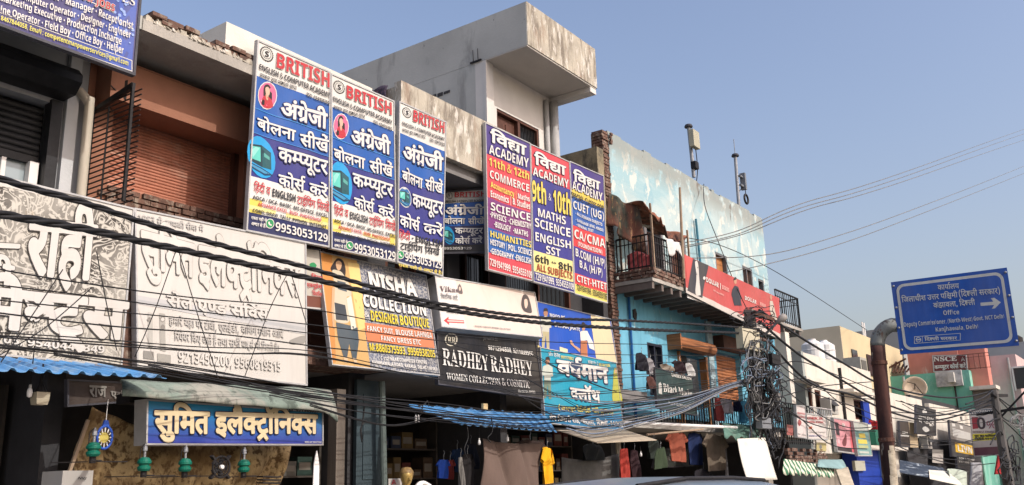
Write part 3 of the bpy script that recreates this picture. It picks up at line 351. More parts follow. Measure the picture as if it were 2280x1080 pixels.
10037: [[99,69,-36,0,-38,30,1,26,0,27,36,29,39,0,36,0,38,-29,1,-27,0,-26,-36,-30],[-45,-69,199,178,39,0,-197,-178],[-29,85,38,0,1,40,0,41,-37,0,-20,0,-18,-21,1,-20,0,-20,18,-20],[239,-87,-36,0,-36,29,1,27,0,26,34,30,39,0,36,0,40,-30,1,-26,0,-27,-38,-29],[-37,15,38,0,1,41,0,40,-37,0,-20,0,-16,-20,1,-20,0,-20,16,-21]],
10038: [[141,-2,-52,0,-62,25,1,23,0,20,42,23,37,10,-16,9,-28,20,1,14,0,19,50,20,43,0,40,0,46,-20,1,-18,0,-16,-40,-22,-29,-9,97,-46,12,7,16,21,7,11,47,0,-8,-16,-24,-27,-19,-10,73,-36,-57,0,-43,21,-24,-11,-58,-12],[-39,111,30,9,26,15,1,10,0,9,-24,11,-21,0,-20,0,-26,-11,1,-10,0,-8,18,-16],[19,-101,32,0,46,11,17,7,-103,50,-26,-8,-32,-16,1,-14,0,-13,38,-17]],
10048: [[143,-2,-64,0,-60,48,1,43,0,29,24,41,54,22,47,0,64,0,62,-48,1,-44,0,-29,-24,-40,-56,-22],[-45,30,28,0,22,30,1,31,0,31,-22,31,-27,0,-28,0,-22,-31,1,-31,0,-30,22,-31]],
10049: [[133,0,1,103,0,7,0,21,1,8,-2,-2,-16,-7,-5,-4,-41,-16,-35,23,115,45,63,0,1,-178]],
10050: [[21,0,1,26,91,46,26,13,34,19,14,16,1,8,0,11,-24,11,-19,0,-20,0,-38,-10,-21,-9,-39,25,14,6,34,12,46,7,33,0,36,0,50,-13,28,-22,1,-13,0,-15,-24,-24,-44,-24,-31,-15,-45,-21,1,-2,157,0,1,-32]],
10054: [[149,-2,-36,0,-60,16,-34,35,1,27,0,15,8,30,22,27,42,21,62,11,45,0,12,0,28,0,9,-1,1,-31,-8,2,-24,1,-9,0,-46,0,-48,-14,-20,-25,1,-17,3,0,10,9,38,12,31,0,46,0,56,-30,1,-26,0,-30,-66,-32],[-57,30,22,0,28,15,1,16,0,13,-24,15,-23,0,-16,0,-26,-7,-14,-12,1,-6,0,-8,12,-16,24,-10]],
10055: [[57,0,135,147,-175,0,1,31,257,0,1,-23,-135,-155]],
10057: [[89,-2,-10,0,-28,0,-9,1,1,31,12,-2,20,-1,13,0,44,0,48,14,20,25,3,17,-1,0,-12,-9,-34,-12,-33,0,-44,0,-56,30,1,26,0,30,66,32,57,0,36,0,58,-16,36,-35,1,-27,0,-15,-8,-30,-24,-27,-40,-21,-62,-11],[5,93,16,0,26,7,12,12,1,6,0,8,-12,16,-24,10,-15,0,-24,0,-28,-15,1,-16,0,-13,24,-15]],
10052: [[161,0,1,37,-151,0,1,26,157,115,71,0,1,-112,45,0,1,-29,-43,0,1,-37],[-157,66,85,0,1,30,0,6,2,17,2,14,1,2,-1,0,-4,-5,-10,-9,-7,-5]],
10056: [[145,-2,-60,0,-66,25,1,22,0,19,40,22,29,7,-24,8,-34,21,1,16,0,14,32,19,52,10,33,0,30,0,52,-10,30,-19,1,-14,0,-16,-36,-21,-27,-7,20,-5,34,-13,22,-18,1,-12,0,-14,-32,-22,-56,-12],[-35,112,16,4,26,11,1,10,0,9,-24,9,-19,0,-18,0,-24,-9,1,-9,0,-9,26,-12],[17,-89,28,0,28,12,1,10,0,7,-16,10,-24,8,-11,4,-5,2,-24,-6,-28,-14,1,-10,0,-10,28,-13]],
10051: [[123,-2,-58,0,-43,9,1,32,22,-5,50,-6,23,0,40,0,34,14,1,12,0,8,-16,10,-38,5,-33,0,-25,0,1,29,29,0,32,0,34,6,14,11,1,7,0,10,-24,10,-27,0,-26,0,-36,-8,-13,-4,-33,26,20,7,56,10,41,0,56,0,64,-22,1,-21,0,-18,-44,-22,-33,-4,1,-1,44,-2,44,-21,1,-18,0,-16,-30,-24,-64,-14]],
10053: [[121,-2,-28,0,-48,4,-19,5,1,33,20,-5,52,-7,23,0,34,0,36,14,1,14,0,28,-71,0,-14,0,-30,-3,-9,-1,-29,8,13,90,195,0,1,-32,-125,0,-7,-34,8,0,20,2,19,0,32,0,52,-12,30,-24,1,-18,0,-29,-72,-33]],
10069: [[45,0,1,178,207,0,1,-30,-129,0,1,-40,123,0,1,-31,-121,0,1,-46,131,0,1,-31]],
10058: [[67,104,-12,0,-18,8,1,8,0,10,18,8,13,0,14,0,18,-8,1,-10,0,-8,-18,-8],[-13,-108,-12,0,-18,8,1,10,0,9,18,7,13,0,14,0,18,-7,1,-9,0,-10,-18,-8]],
10064: [[217,-22,-58,0,-84,22,-46,41,1,29,0,23,30,40,54,29,80,16,49,0,52,0,82,-21,46,-40,1,-28,0,-11,-10,-22,-22,-18,-32,-11,-21,0,-22,0,-28,13,-1,9,-1,0,-10,-9,-34,-13,-27,0,-38,0,-42,26,1,21,0,16,28,26,46,14,35,0,20,0,44,-4,13,-2,-5,-51,0,-4,0,-4,1,-1,0,-13,18,-8,13,0,16,0,22,13,12,21,1,13,0,23,-38,32,-66,17,-41,0,-56,0,-78,-24,-42,-41,1,-26,0,-37,80,-40,73,0,32,0,54,7,23,4,1,-17,-22,-4,-54,-6],[-31,65,28,0,24,21,3,16,3,32,-6,1,-20,1,-9,0,-24,0,-32,-12,-12,-18,1,-11,0,-16,26,-14]],
10103: [[141,-60,-28,0,-50,4,-21,4,1,30,50,-11,57,0,58,0,1,31,1,3,0,4,0,9,1,4,1,0,-16,-11,-38,-9,-23,0,-50,0,-54,37,1,33,0,34,56,37,51,0,50,0,29,-20,3,0,7,17,65,0,1,-136,0,-30,-70,-30],[-55,87,28,0,28,16,1,20,1,5,0,22,-28,19,-27,0,-54,0,1,-41,0,-41]],
10065: [[1,0,127,179,93,0,127,-179,-79,0,-25,42,-129,0,-25,-42],[45,74,95,0,-27,42,-2,4,-6,13,-8,13,-3,6,-2,-6,-8,-14,-8,-14,-1,-2]],
10077: [[45,0,1,178,105,0,85,-136,3,0,91,136,103,0,1,-178,-69,0,1,84,0,9,2,22,2,20,1,5,-1,0,-91,-140,-69,0,-85,140,-1,0,0,-5,4,-20,0,-23,1,-9,1,-83]],
10089: [[119,0,1,68,-117,110,83,0,75,-73,75,73,83,0,-117,-108,1,-70]],
10066: [[45,0,1,178,113,0,72,0,72,-20,1,-25,0,-15,-28,-21,-25,-2,1,-1,18,-2,28,-9,18,-17,1,-14,0,-24,-70,-28,-61,0],[-57,108,45,0,34,0,26,10,1,10,0,10,-32,10,-31,0,-39,0],[1,-117,51,0,34,0,28,13,1,12,0,10,-28,12,-35,0,-47,0]],
10072: [[45,0,1,178,77,0,1,-70,143,0,1,70,77,0,1,-178,-75,0,1,77,-141,0,1,-77]],
10047: [[5,0,135,178,43,0,-131,-178]],
10080: [[45,0,1,178,117,0,68,0,64,-29,1,-26,0,-16,-26,-27,-62,-16,-51,0,-31,0,1,-64],[1,94,27,0,32,0,38,13,1,15,0,26,-59,0,-35,0]],
10074: [[9,-52,-16,0,-20,1,-7,1,1,32,8,-1,16,-2,11,0,14,0,20,5,12,14,1,13,1,167,77,0,1,-166,0,-24,-28,-28,-52,-12]],
10082: [[45,0,1,178,105,0,74,0,70,-26,1,-27,0,-12,-20,-19,-30,-12,-17,-4,107,-78,-83,0,-85,68,-39,0,1,-68],[1,99,25,0,38,0,34,13,1,12,0,13,-36,11,-35,0,-23,0]],
10085: [[189,-2,-72,0,-74,36,1,30,1,114,77,0,1,-109,0,-22,36,-18,37,0,36,0,34,20,1,21,1,108,77,0,1,-115,0,-19,-32,-29,-66,-17]],
18226: [[73,64,-20,0,-26,14,1,10,0,10,26,14,21,0,20,0,28,-14,1,-10,0,-10,-28,-14]],
10083: [[125,-2,-56,0,-43,10,1,36,24,-6,56,-9,27,0,28,0,24,11,1,8,0,10,-40,12,-29,7,-12,3,-30,8,-26,12,-16,18,1,12,0,24,64,27,57,0,28,0,50,-7,29,-6,-23,-29,-26,5,-38,6,-19,0,-22,0,-24,-10,1,-8,0,-10,36,-11,33,-8,28,-6,38,-15,22,-18,1,-14,0,-24,-68,-28]],
10073: [[17,0,1,22,45,10,1,115,-43,10,1,21,163,0,1,-21,-41,-10,1,-115,43,-10,1,-22]],
10081: [[271,-42,-65,40,-3,0,-60,0,-74,22,-38,42,1,28,0,28,38,40,74,23,61,0,58,0,74,-23,36,-41,1,-27,0,-30,-42,-44,-45,-10,89,-48],[-167,71,48,0,42,33,1,28,0,28,-42,32,-47,0,-48,0,-44,-32,1,-28,0,-28,44,-33]],
10076: [[45,0,1,178,77,0,1,-147,147,0,1,-31]],
10070: [[45,0,1,178,207,0,1,-30,-129,0,1,-46,121,0,1,-32,-119,0,1,-70]],
10100: [[127,-2,-46,0,-58,35,1,35,0,35,58,36,49,0,28,0,40,-11,11,-9,3,0,0,4,-4,15,1,8,1,44,75,0,1,-190,-57,0,-13,18,-1,0,-12,-9,-36,-11],[-3,29,30,0,26,19,1,18,1,4,0,20,-24,21,-33,0,-24,0,-28,-21,1,-20,0,-20,28,-21]],
10107: [[41,0,1,190,75,0,1,-85,0,-8,-2,-15,-1,-8,1,0,8,6,16,10,11,5,77,41,85,0,-107,-59,115,-77,-85,0,-77,55,-31,-13,1,-42]],
10120: [[3,0,95,70,-87,66,85,0,53,-43,55,43,85,0,-87,-66,93,-70,-83,0,-57,47,-55,-47]],
10086: [[121,0,-119,178,77,0,69,-106,2,-2,6,-15,8,-17,3,-5,2,5,8,17,8,15,1,2,69,106,77,0,-119,-178]],
10088: [[1,0,119,92,-109,86,85,0,77,-64,77,64,81,0,-111,-88,123,-90,-85,0,-83,68,-83,-68]],
10124: [[91,-44,1,250,37,0,1,-250]],
10090: [[13,0,1,24,173,123,-167,0,1,31,257,0,1,-24,-169,-123,177,0,1,-31]],
10098: [[189,-2,-28,0,-36,10,-9,7,-5,0,-11,-15,-55,0,1,190,75,0,1,-44,0,-8,-2,-15,-1,-4,5,0,10,8,38,12,31,0,44,0,58,-36,1,-35,0,-34,-58,-36],[-67,30,24,0,26,21,1,20,0,20,-28,20,-21,0,-30,0,-24,-18,1,-18,1,-4,0,-20,22,-21]],
}
RUN = {'(दिल्ली सरकार)': [795,0,67,354,42,613,210,1133,54,1633,68,2311,60,2830,52,3506,25,3915,66,4677,52,4936,796,5345],
'1983 से आपकी सेवा में': [804,0,812,551,811,1102,806,1653,60,2464,75,3140,10,3400,46,4423,25,4991,68,5753,60,6272,75,6948,57,6948,66,7504,50,8023,75,8621,6,8621],
'JAI MATA DI': [5157,0,5001,273,5148,912,5183,1511,5001,2418,5254,3057,5001,3613,5101,4512,5148,5242],
'कंझावला, दिल्ली': [25,0,6,762,33,762,66,1518,57,1777,54,2333,66,3011,799,3270,67,3798,42,4057,210,4577,54,5077,68,5755],
'कार्यालय': [25,0,66,762,51,1021,66,1601,181,1860,54,1860,51,2538],
'क्लिनिक': [67,0,183,259,54,862,67,1540,44,1799,25,2354],
'क्लिनिक आर्ट': [67,0,183,259,54,862,67,1540,44,1799,25,2354,10,3376,35,4399,181,4903],
'जिलाधीश उत्तर पश्चिमी': [67,0,32,259,54,1001,66,1679,43,1938,68,2553,58,2812,13,3752,521,4300,52,4981,46,5650,67,6218,558,6477,50,7173,68,7771],
'टाईपिंग सिखें': [35,0,66,504,12,763,67,1254,46,1513,6,2081,27,2081,67,2904,60,3163,26,3839,75,4657,6,4657],
'प्रो० दिनेश': [274,0,79,568,106,827,67,1638,42,1897,44,2417,75,2972,58,2972],
'रिपेयर किए जाते हैं तथा सभी पार्ट्स भी मिलते हैं।': [67,0,52,259,46,668,75,1236,51,1236,52,1816,67,2485,25,2744,19,3506,32,4319,66,5061,40,5320,75,5890,61,6150,76,6681,6,6681,40,6941,41,7511,66,8153,60,8672,49,9348,68,10051,46,10570,66,11138,193,11397,60,11901,181,12577,49,12837,68,13540,67,14059,50,14318,54,14916,40,15594,75,16164,61,16424,76,16955,6,16955,104,16955],
'शाखा नं० 2': [58,0,66,680,26,939,66,1757,44,2276,6,2831,106,2831,805,3642],
'सरकार द्वारा मान्यता प्राप्त': [60,0,52,676,25,1085,66,1847,52,2106,529,2775,66,3395,52,3654,66,4063,50,4582,66,5180,202,5439,51,5797,40,6377,66,6947,274,7466,66,8034,203,8293,40,8601],
'हमारे यहां पर टीवी, एलईडी, वाशिंग मशीन आदि': [61,0,50,531,66,1129,52,1388,75,1797,51,2057,61,2637,66,3168,6,3427,46,3687,52,4255,35,4924,68,5428,57,5687,68,6243,799,6502,19,7030,54,7583,12,8261,37,8752,68,9329,799,9588,57,10116,66,10672,67,10931,58,11190,6,11870,27,11870,50,12693,58,13291,68,13971,44,14230,10,15045,67,16068,42,16327],
'हिंदी': [67,0,61,259,6,790,42,790,68,1310],
'हिंदी व': [67,0,61,259,6,790,42,790,68,1310,57,1829],
'(जयपुर रेडीमेड की दुकान)': [795,0,32,354,51,1096,46,1676,69,2244,52,2244,52,2913,75,3322,37,3322,68,3899,50,4158,75,4756,37,4756,25,5593,68,6355,42,6874,69,7394,25,7394,66,8156,44,8415,796,8970],
'अन्दर से है।': [9,0,202,764,42,1122,52,1642,60,2311,75,2987,61,3247,76,3778,104,3778],
'एक्यूप्रेशर': [19,0,183,553,51,1156,70,1736,274,1736,75,2304,58,2304,52,2984],
'कम्प्यूटर': [25,0,207,762,203,1112,51,1420,70,2000,35,2000,52,2504],
'करें': [25,0,52,762,75,1171,6,1171],
'कोर्स': [25,0,79,762,60,1021,181,1697],
'कोर्स करें': [25,0,79,762,60,1021,181,1697,25,1957,52,2719,75,3128,6,3128],
'दिल्ली सरकार': [67,0,42,259,210,779,54,1279,68,1957,60,2476,52,3152,25,3561,66,4323,52,4582],
'बोलना': [48,0,79,571,54,830,44,1508,66,2063],
'मेन किरारी रोड, कराला, दिल्ली -110081': [50,0,75,598,44,598,67,1413,25,1672,52,2434,66,2843,52,3102,68,3511,52,4030,79,4439,37,4698,799,5275,25,5803,52,6565,66,6974,54,7233,66,7911,799,8170,67,8698,42,8957,210,9477,54,9977,68,10655,800,11174,804,11514,804,12065,803,12616,803,13167,811,13718,804,14269],
'रास्ता गली के अन्दर से है।': [52,0,66,409,215,668,40,1057,66,1627,27,2146,54,2709,68,3387,25,3906,75,4668,9,4928,202,5692,42,6050,52,6570,60,7239,75,7915,61,8175,76,8706,104,8706],
'रास्ता यहीं से': [52,0,66,409,215,668,40,1057,66,1627,51,2146,61,2726,68,3257,6,3516,60,3776,75,4452],
'सीखें': [60,0,68,676,26,935,75,1753,6,1753],
'हिमा': [67,0,61,259,50,790,66,1388],
'अंग्रेजी': [9,0,6,764,256,764,75,1327,32,1327,68,2069],
'एसी': [19,0,60,553,68,1229],
'कम्प्यूटर कोर्स करें': [25,0,207,762,203,1112,51,1420,70,2000,35,2000,52,2504,25,3173,79,3935,60,4194,181,4870,25,5130,52,5892,75,6301,6,6301],
'क्लॉथ': [183,0,54,603,77,1281,41,1540],
'द कंटूर': [42,0,25,780,6,1542,35,1542,70,2046,52,2046],
'राज': [52,0,66,409,32,668],
'विद्या': [67,0,57,259,536,815,66,1499],
'सेल एण्ड सर्विस': [60,0,75,676,54,676,19,1614,197,2167,37,2634,60,3471,67,4147,57,4406,181,4962,60,4962],
'इलैक्ट्रॉनिक्स': [11,0,54,491,76,1169,183,1169,264,1772,77,2276,67,2535,44,2794,183,3349,60,3952],
'किस्तों पर पाएं': [67,0,25,259,215,1021,40,1410,79,1980,6,2239,46,2499,52,3067,46,3736,66,4304,19,4563,6,5116],
'घर का सामान': [28,0,52,591,25,1260,66,2022,60,2541,66,3217,50,3476,66,4074,44,4333],
'मेन्ट्स': [50,0,75,598,202,598,193,956,60,1460],
'राही': [52,0,66,409,61,668,68,1199],
'वर्धमान': [57,0,43,556,181,1171,50,1171,66,1769,44,2028],
'सुमित': [60,0,69,676,67,676,50,935,40,1533],
'ी': [68,0]}
ADV = {30066:659,30108:297,30097:512,30099:437,30107:534,30032:250,30077:944,30111:501,30100:551,30101:448,30109:825,30098:537,30121:447,30070:602,30115:429,30104:567,30105:295,30110:567,30082:704,30065:650,30068:738,30072:779,30069:658,30089:634,30083:581,30086:637,30073:388,30067:697,30087:910,30079:782,30078:735,30076:635,30084:630,30038:732,10068:740,10101:591,10112:633,10117:657,10116:434,10121:569,10032:250,10067:637,10111:619,10109:982,10105:305,10115:497,10110:657,10114:454,10044:268,10040:300,10078:813,10104:657,10045:322,10087:967,10041:300,10071:724,10118:569,10046:268,10084:579,10108:305,10075:664,10097:604,10106:305,10119:856,10079:796,10102:387,10099:514,10037:831,10038:732,10048:572,10049:572,10050:572,10054:572,10055:572,10057:572,10052:572,10056:572,10051:572,10053:572,10069:560,10058:268,10064:899,10103:633,10065:690,10077:943,10089:624,10066:672,10072:765,10047:372,10080:628,10074:331,10082:660,10085:756,18226:290,10083:551,10073:389,10081:796,10076:565,10070:549,10100:633,10107:620,10120:578,10086:650,10088:667,10124:433,10090:579,10098:633}

NEED = set(); TESS = {}; FLAT = {}
def flat(k):
    "letter outline as polygons, in 1/1000 em"
    if k not in FLAT:
        res = []; x = y = 0
        for L in OUTLINES[k]:
            c = []
            for i in range(0, len(L), 2):
                x += L[i] >> 1; y += L[i+1]; c.append((x*4., y*4., L[i] & 1))
            e = []
            for i, p in enumerate(c):
                q = c[(i+1) % len(c)]; e.append(p)
                if not p[2] and not q[2]: e.append(((p[0]+q[0])/2, (p[1]+q[1])/2, 1))
            s = next(i for i, p in enumerate(e) if p[2]); e = e[s:]+e[:s]; P = []; i = 0
            while i < len(e):
                p = e[i]; q = e[(i+1) % len(e)]
                if q[2]: P.append(p[:2]); i += 1
                else:
                    r = e[(i+2) % len(e)]
                    for j in range(4):
                        t = j/4; P.append(tuple((1-t)**2*p[n]+2*t*(1-t)*q[n]+t*t*r[n] for n in (0, 1)))
                    i += 2
            res.append(P)
        FLAT[k] = res
    return FLAT[k]
def embolden(cs, w, step=9.):
    "grow (or thin) an outline by w through its distance field"
    P = np.concatenate([np.array(c) for c in cs]); pad = abs(w)+3*step
    x0, y0 = P.min(0)-pad; x1, y1 = P.max(0)+pad
    xs = np.arange(x0, x1, step); ys = np.arange(y0, y1, step); X, Y = np.meshgrid(xs, ys)
    A = P; Bs = np.concatenate([np.roll(np.array(c), -1, 0) for c in cs])
    d = np.full(X.shape, 1e18); wn = np.zeros(X.shape, int)
    for (ax, ay), (bx, by) in zip(A, Bs):
        vx, vy = bx-ax, by-ay; L = vx*vx+vy*vy
        if L < 1e-9: continue
        rx = X-ax; ry = Y-ay; t = np.clip((rx*vx+ry*vy)/L, 0, 1); d = np.minimum(d, (rx-t*vx)**2+(ry-t*vy)**2)
        if vy:
            cr = vx*ry-vy*rx
            if vy > 0: wn += (ry >= 0) & (Y < by) & (cr > 0)
            else: wn -= (ry < 0) & (Y >= by) & (cr < 0)
    d = np.sqrt(d); s = np.where(wn != 0, d, -d)+w
    ins = (s > 0).astype(int); cell = ins[:-1, :-1]+ins[:-1, 1:]*2+ins[1:, 1:]*4+ins[1:, :-1]*8
    TB = {1: [(3, 0)], 2: [(0, 1)], 3: [(3, 1)], 4: [(1, 2)], 5: [(3, 0), (1, 2)], 6: [(0, 2)], 7: [(3, 2)], 8: [(2, 3)], 9: [(2, 0)], 10: [(0, 1), (2, 3)], 11: [(2, 1)], 12: [(1, 3)], 13: [(1, 0)], 14: [(0, 3)]}
    E = {}
    for j, i in zip(*np.nonzero((cell > 0) & (cell < 15))):
        e = ((0, i, j), (1, i+1, j), (0, i, j+1), (1, i, j))
        for a, b in TB[cell[j, i]]: E[e[a]] = e[b]
    def pt(e):
        k, i, j = e; a = s[j, i]; b = s[j, i+1] if k == 0 else s[j+1, i]; t = a/(a-b)*step
        return (xs[i]+t, ys[j]) if k == 0 else (xs[i], ys[j]+t)
    res = []
    while E:
        st, cur = next(iter(E.items())); del E[st]; loop = [st]
        while cur != st and cur in E: loop.append(cur); cur = E.pop(cur)
        if len(loop) > 5: res.append(thin([pt(e) for e in loop], 3.5))
    return res
def thin(c, tol):
    "drop outline points that lie within tol of a straight run"
    c = np.array(c+c[:1]); n = len(c)-1
    def dp(i, j):
        if j <= i+1: return []
        v = c[j]-c[i]; L = math.hypot(*v)+1e-9; g = c[i:j+1]; d = np.abs((g[:, 0]-c[i, 0])*v[1]-(g[:, 1]-c[i, 1])*v[0])/L; k = int(np.argmax(d))
        return [] if d[k] < tol else dp(i, i+k)+[i+k]+dp(i+k, j)
    b = int(np.argmax(((c-c[0])**2).sum(1)))
    return [tuple(c[k]) for k in [0]+dp(0, b)+[b]+dp(b, n)]
def glyph(key):
    "key = (letter, weight) -> (vertices, triangles) in em units"
    if key not in TESS:
        k, w = key; cs = flat(k)
        if cs and w: cs = embolden(cs, w)
        cs = [[Vector((x*.001, y*.001, 0)) for x, y in c] for c in cs if len(c) > 2]
        TESS[key] = ([v for c in cs for v in c], tessellate_polygon(cs) if cs else [])
    return TESS[key]
def layout(s, font, w):
    "-> list of (key, x), ink extent"
    run = []
    if font == 'D':
        if s not in RUN: NEED.add((font, w, s)); return [], 0, 1
        r = RUN[s]; run = [((r[i], w), r[i+1]*.001) for i in range(0, len(r), 2)]
    else:
        x = 0; base = 10000 if font == 'S' else 30000
        for ch in s:
            k = base+ord(ch)
            if k not in ADV: NEED.add((font, w, s)); return [], 0, 1
            if ch != ' ': run.append(((k, w), x))
            x += ADV[k]*.001
    x0, x1 = 1e9, -1e9
    for k, x in run:
        for v in glyph(k)[0]: x0 = min(x0, x+v.x); x1 = max(x1, x+v.x)
    return run, x0, x1
class Sign:
    """a board with corners bl, br, tr, tl; u runs left to right, v runs from the top edge down, both 0..1"""
    def __init__(s, name, label, cat, bl, br, tr, tl, bands, thick=.05, frame=None, fw=.03, back=None, overlay=(), group=None, panel='panel', wave=.011):
        s.c = [Vector(p) for p in (bl, br, tr, tl)]
        s.wave = 0; s.ph = random.uniform(0, 6)
        s.n = (s.c[1]-s.c[0]).cross(s.c[3]-s.c[0]).normalized()
        s.w = ((s.c[1]-s.c[0]).length+(s.c[2]-s.c[3]).length)/2; s.h = ((s.c[3]-s.c[0]).length+(s.c[2]-s.c[1]).length)/2
        s.root = thing(name, label, cat, (s.c[0]+s.c[1])/2, group); s.wave = wave if s.w > .5 and s.c[0].x < 35 else 0
        mb = MB(); mats = [back or plain('board_back', 120, 118, 112)]
        def mi(m):
            if m not in mats: mats.append(m)
            return mats.index(m)
        N = min(36, math.ceil(max(s.w, s.h)/.09)) if s.wave else 2
        for v0, v1, m in bands:                       # front face in printed bands
            nv = max(1, round((v1-v0)*N))
            for k in range(nv):
                a = lerp(v0, v1, k/nv); b = lerp(v0, v1, (k+1)/nv)
                for i in range(N): mb.poly([s.P(i/N, b), s.P((i+1)/N, b), s.P((i+1)/N, a), s.P(i/N, a)], mi(m))
        t = -s.n*thick; B = [s.P(0, 1), s.P(1, 1), s.P(1, 0), s.P(0, 0)]
        mb.poly([p+t for p in reversed(B)], 0)
        for i in range(4): j = (i+1) % 4; mb.poly([B[j], B[i], B[i]+t, B[j]+t], 0)
        for k, (u0, v0, u1, v1, m) in enumerate(overlay):
            e = .0015+.0008*k
            for i in range(4):
                for j in range(6): a, b, c, d = lerp(u0, u1, i/4), lerp(u0, u1, (i+1)/4), lerp(v0, v1, j/6), lerp(v0, v1, (j+1)/6); mb.poly([s.P(a, d, e), s.P(b, d, e), s.P(b, c, e), s.P(a, c, e)], mi(m))
        s.panel = mb.build(panel, mats, s.root)
        if frame:
            fb = MB(); e = .012; d = s.n*e
            F = [s.P(0, 1)-t*-.0, s.P(1, 1), s.P(1, 0), s.P(0, 0)]
            cu = (F[1]-F[0]).normalized()*fw; cv = (F[3]-F[0]).normalized()*fw
            fb.slab([F[0]-cu*.3-cv*.3+d, F[1]+cu*.3-cv*.3+d, F[1]+cu*.3+cv*.7+d, F[0]-cu*.3+cv*.7+d], t-d*1.3)
            fb.slab([F[3]-cu*.3-cv*.7+d, F[2]+cu*.3-cv*.7+d, F[2]+cu*.3+cv*.3+d, F[3]-cu*.3+cv*.3+d], t-d*1.3)
            fb.slab([F[0]-cu*.3+cv*.7+d, F[0]+cu*.7+cv*.7+d, F[3]+cu*.7-cv*.7+d, F[3]-cu*.3-cv*.7+d], t-d*1.3)
            fb.slab([F[1]-cu*.7+cv*.7+d, F[1]+cu*.3+cv*.7+d, F[2]+cu*.3-cv*.7+d, F[2]-cu*.7-cv*.7+d], t-d*1.3)
            fb.build('frame', frame, s.root)
    def P(s, u, v, off=0.):
        b = s.c[0]*(1-u)+s.c[1]*u; t = s.c[3]*(1-u)+s.c[2]*u
        if s.wave:
            x = u*s.w; y = v*s.h; w = math.sin(math.pi*u)*math.sin(math.pi*v)
            off = off+s.wave*(.9*math.sin(4.6*x+1.3*y+s.ph)+.6*math.sin(2.1*y-7.3*x+2*s.ph)+.35*math.sin(11*x+5*y+s.ph))*min(1, 2.2*w)-1.2*s.wave*w
        return t*(1-v)+b*v+s.n*off
    def text(s, txt, font, w, u0, u1, vt, vb, col, out=None, dw=20, shear=0., drop=None, off=.016):
        cap = .622 if font == 'D' else .717
        layers = []
        if drop: layers.append((w+dw, drop, off-.005, (.018, .03)))
        if out: layers.append((w+dw, out, off-.0025, (0, 0)))
        layers.append((w, col, off, (0, 0)))
        if not isinstance(vt, tuple): vt = (vt, vt); vb = (vb, vb)
        r0, x0, x1 = layout(txt, font, w)
        mb = MB(); mats = []
        for ww, m, o, sh in layers:
            r, a, b = layout(txt, font, ww)
            if not r: continue
            mats.append(m)
            for gi, (key, x) in enumerate(r):
                vs, ts = glyph(key); n = len(mb.v)
                for q in vs:
                    gx = x+q.x+shear*q.y+sh[0]; gy = q.y-sh[1]
                    k = (gx-x0)/(x1-x0); u = u0+k*(u1-u0)
                    a = vt[0]+(vt[1]-vt[0])*k; b = vb[0]+(vb[1]-vb[0])*k; v = b-(b-a)*gy/cap
                    mb.v.append(s.P(u, v, o+.0005*(gi % 4)))
                for tr in ts:
                    A, B_, C = (mb.v[n+i] for i in tr)
                    f = tuple(n+i for i in tr)
                    if (B_-A).cross(C-A).dot(s.n) < 0: f = f[::-1]
                    mb.f.append(f); mb.m.append(len(mats)-1)
        if mb.v: return mb.build('lettering', mats, s.root)
    def uv(s, x, y):
        "where a sight line at (x, y) of a close-up meets the board"
        ox, oy, k = s.zoom; d = ray(ox+x/k, oy+y/k); p = EYE+d*((s.c[0]-EYE).dot(s.n)/d.dot(s.n))
        u = v = .5
        for _ in range(12):
            e = s.P(u, v)-p; du = (s.P(u+1e-3, v)-s.P(u, v))*1e3; dv = (s.P(u, v+1e-3)-s.P(u, v))*1e3
            a, b, c = du.dot(du), du.dot(dv), dv.dot(dv); f, g = e.dot(du), e.dot(dv); D = a*c-b*b
            u -= (c*f-b*g)/D; v -= (a*g-b*f)/D
        return u, v
    def t(s, txt, font, w, L, R, col, **k):
        "lettering between two measured ends: (x, top, base) left and right"
        a = s.uv(L[0], L[1]); b = s.uv(L[0], L[2]); c = s.uv(R[0], R[1]); d = s.uv(R[0], R[2])
        return s.text(txt, font, w, (a[0]+b[0])/2, (c[0]+d[0])/2, (a[1], c[1]), (b[1], d[1]), col, **k)
    def q(s, pts): return [s.uv(x, y) for x, y in pts]
    def shape(s, name, polys, parent=None):
        "flat printed artwork: polys = [(points in uv, material)], stacked outward"
        mb = MB(); mats = []; s.k = getattr(s, 'k', -1)+1
        for i, (pts, m) in enumerate(polys):
            if m not in mats: mats.append(m)
            V = [Vector((u, 1-v, 0)) for u, v in pts]
            e = .004+.0009*s.k+.0005*min(i, 10); todo = [tuple(pts[k] for k in tr) for tr in tessellate_polygon([V])]
            while todo:                                # follow the waves of the board: split large triangles
                T = todo.pop(); L = [math.hypot((T[k][0]-T[k-1][0])*s.w, (T[k][1]-T[k-1][1])*s.h) for k in range(3)]; k = L.index(max(L))
                if s.wave and L[k] > .13:
                    p, q, r = T[k-1], T[k], T[(k+1) % 3]; h = ((p[0]+q[0])/2, (p[1]+q[1])/2); todo += [(p, h, r), (h, q, r)]; continue
                P = [s.P(u, v, e) for u, v in T]
                mb.poly(P if (P[1]-P[0]).cross(P[2]-P[0]).dot(s.n) > 0 else P[::-1], mats.index(m))
        return mb.build(name, mats, parent or s.root)
    def disc(s, u, v, r, k=28, ry=None):
        "circle of radius r (fraction of the width)"
        a = s.w/s.h
        return [(u+r*math.cos(2*math.pi*i/k), v+(ry or r)*a*math.sin(2*math.pi*i/k)) for i in range(k)]
def sm(pts, n=5, closed=True):
    "rounded outline through 2-D points"
    k = len(pts); out = []
    for i in range(k):
        a, b, c, d = pts[i-1], pts[i], pts[(i+1) % k], pts[(i+2) % k]
        for j in range(n):
            t = j/n
            out.append(tuple(.5*((2*b[q])+(c[q]-a[q])*t+(2*a[q]-5*b[q]+4*c[q]-d[q])*t*t+(3*b[q]-a[q]-3*c[q]+d[q])*t**3) for q in (0, 1)))
    return out
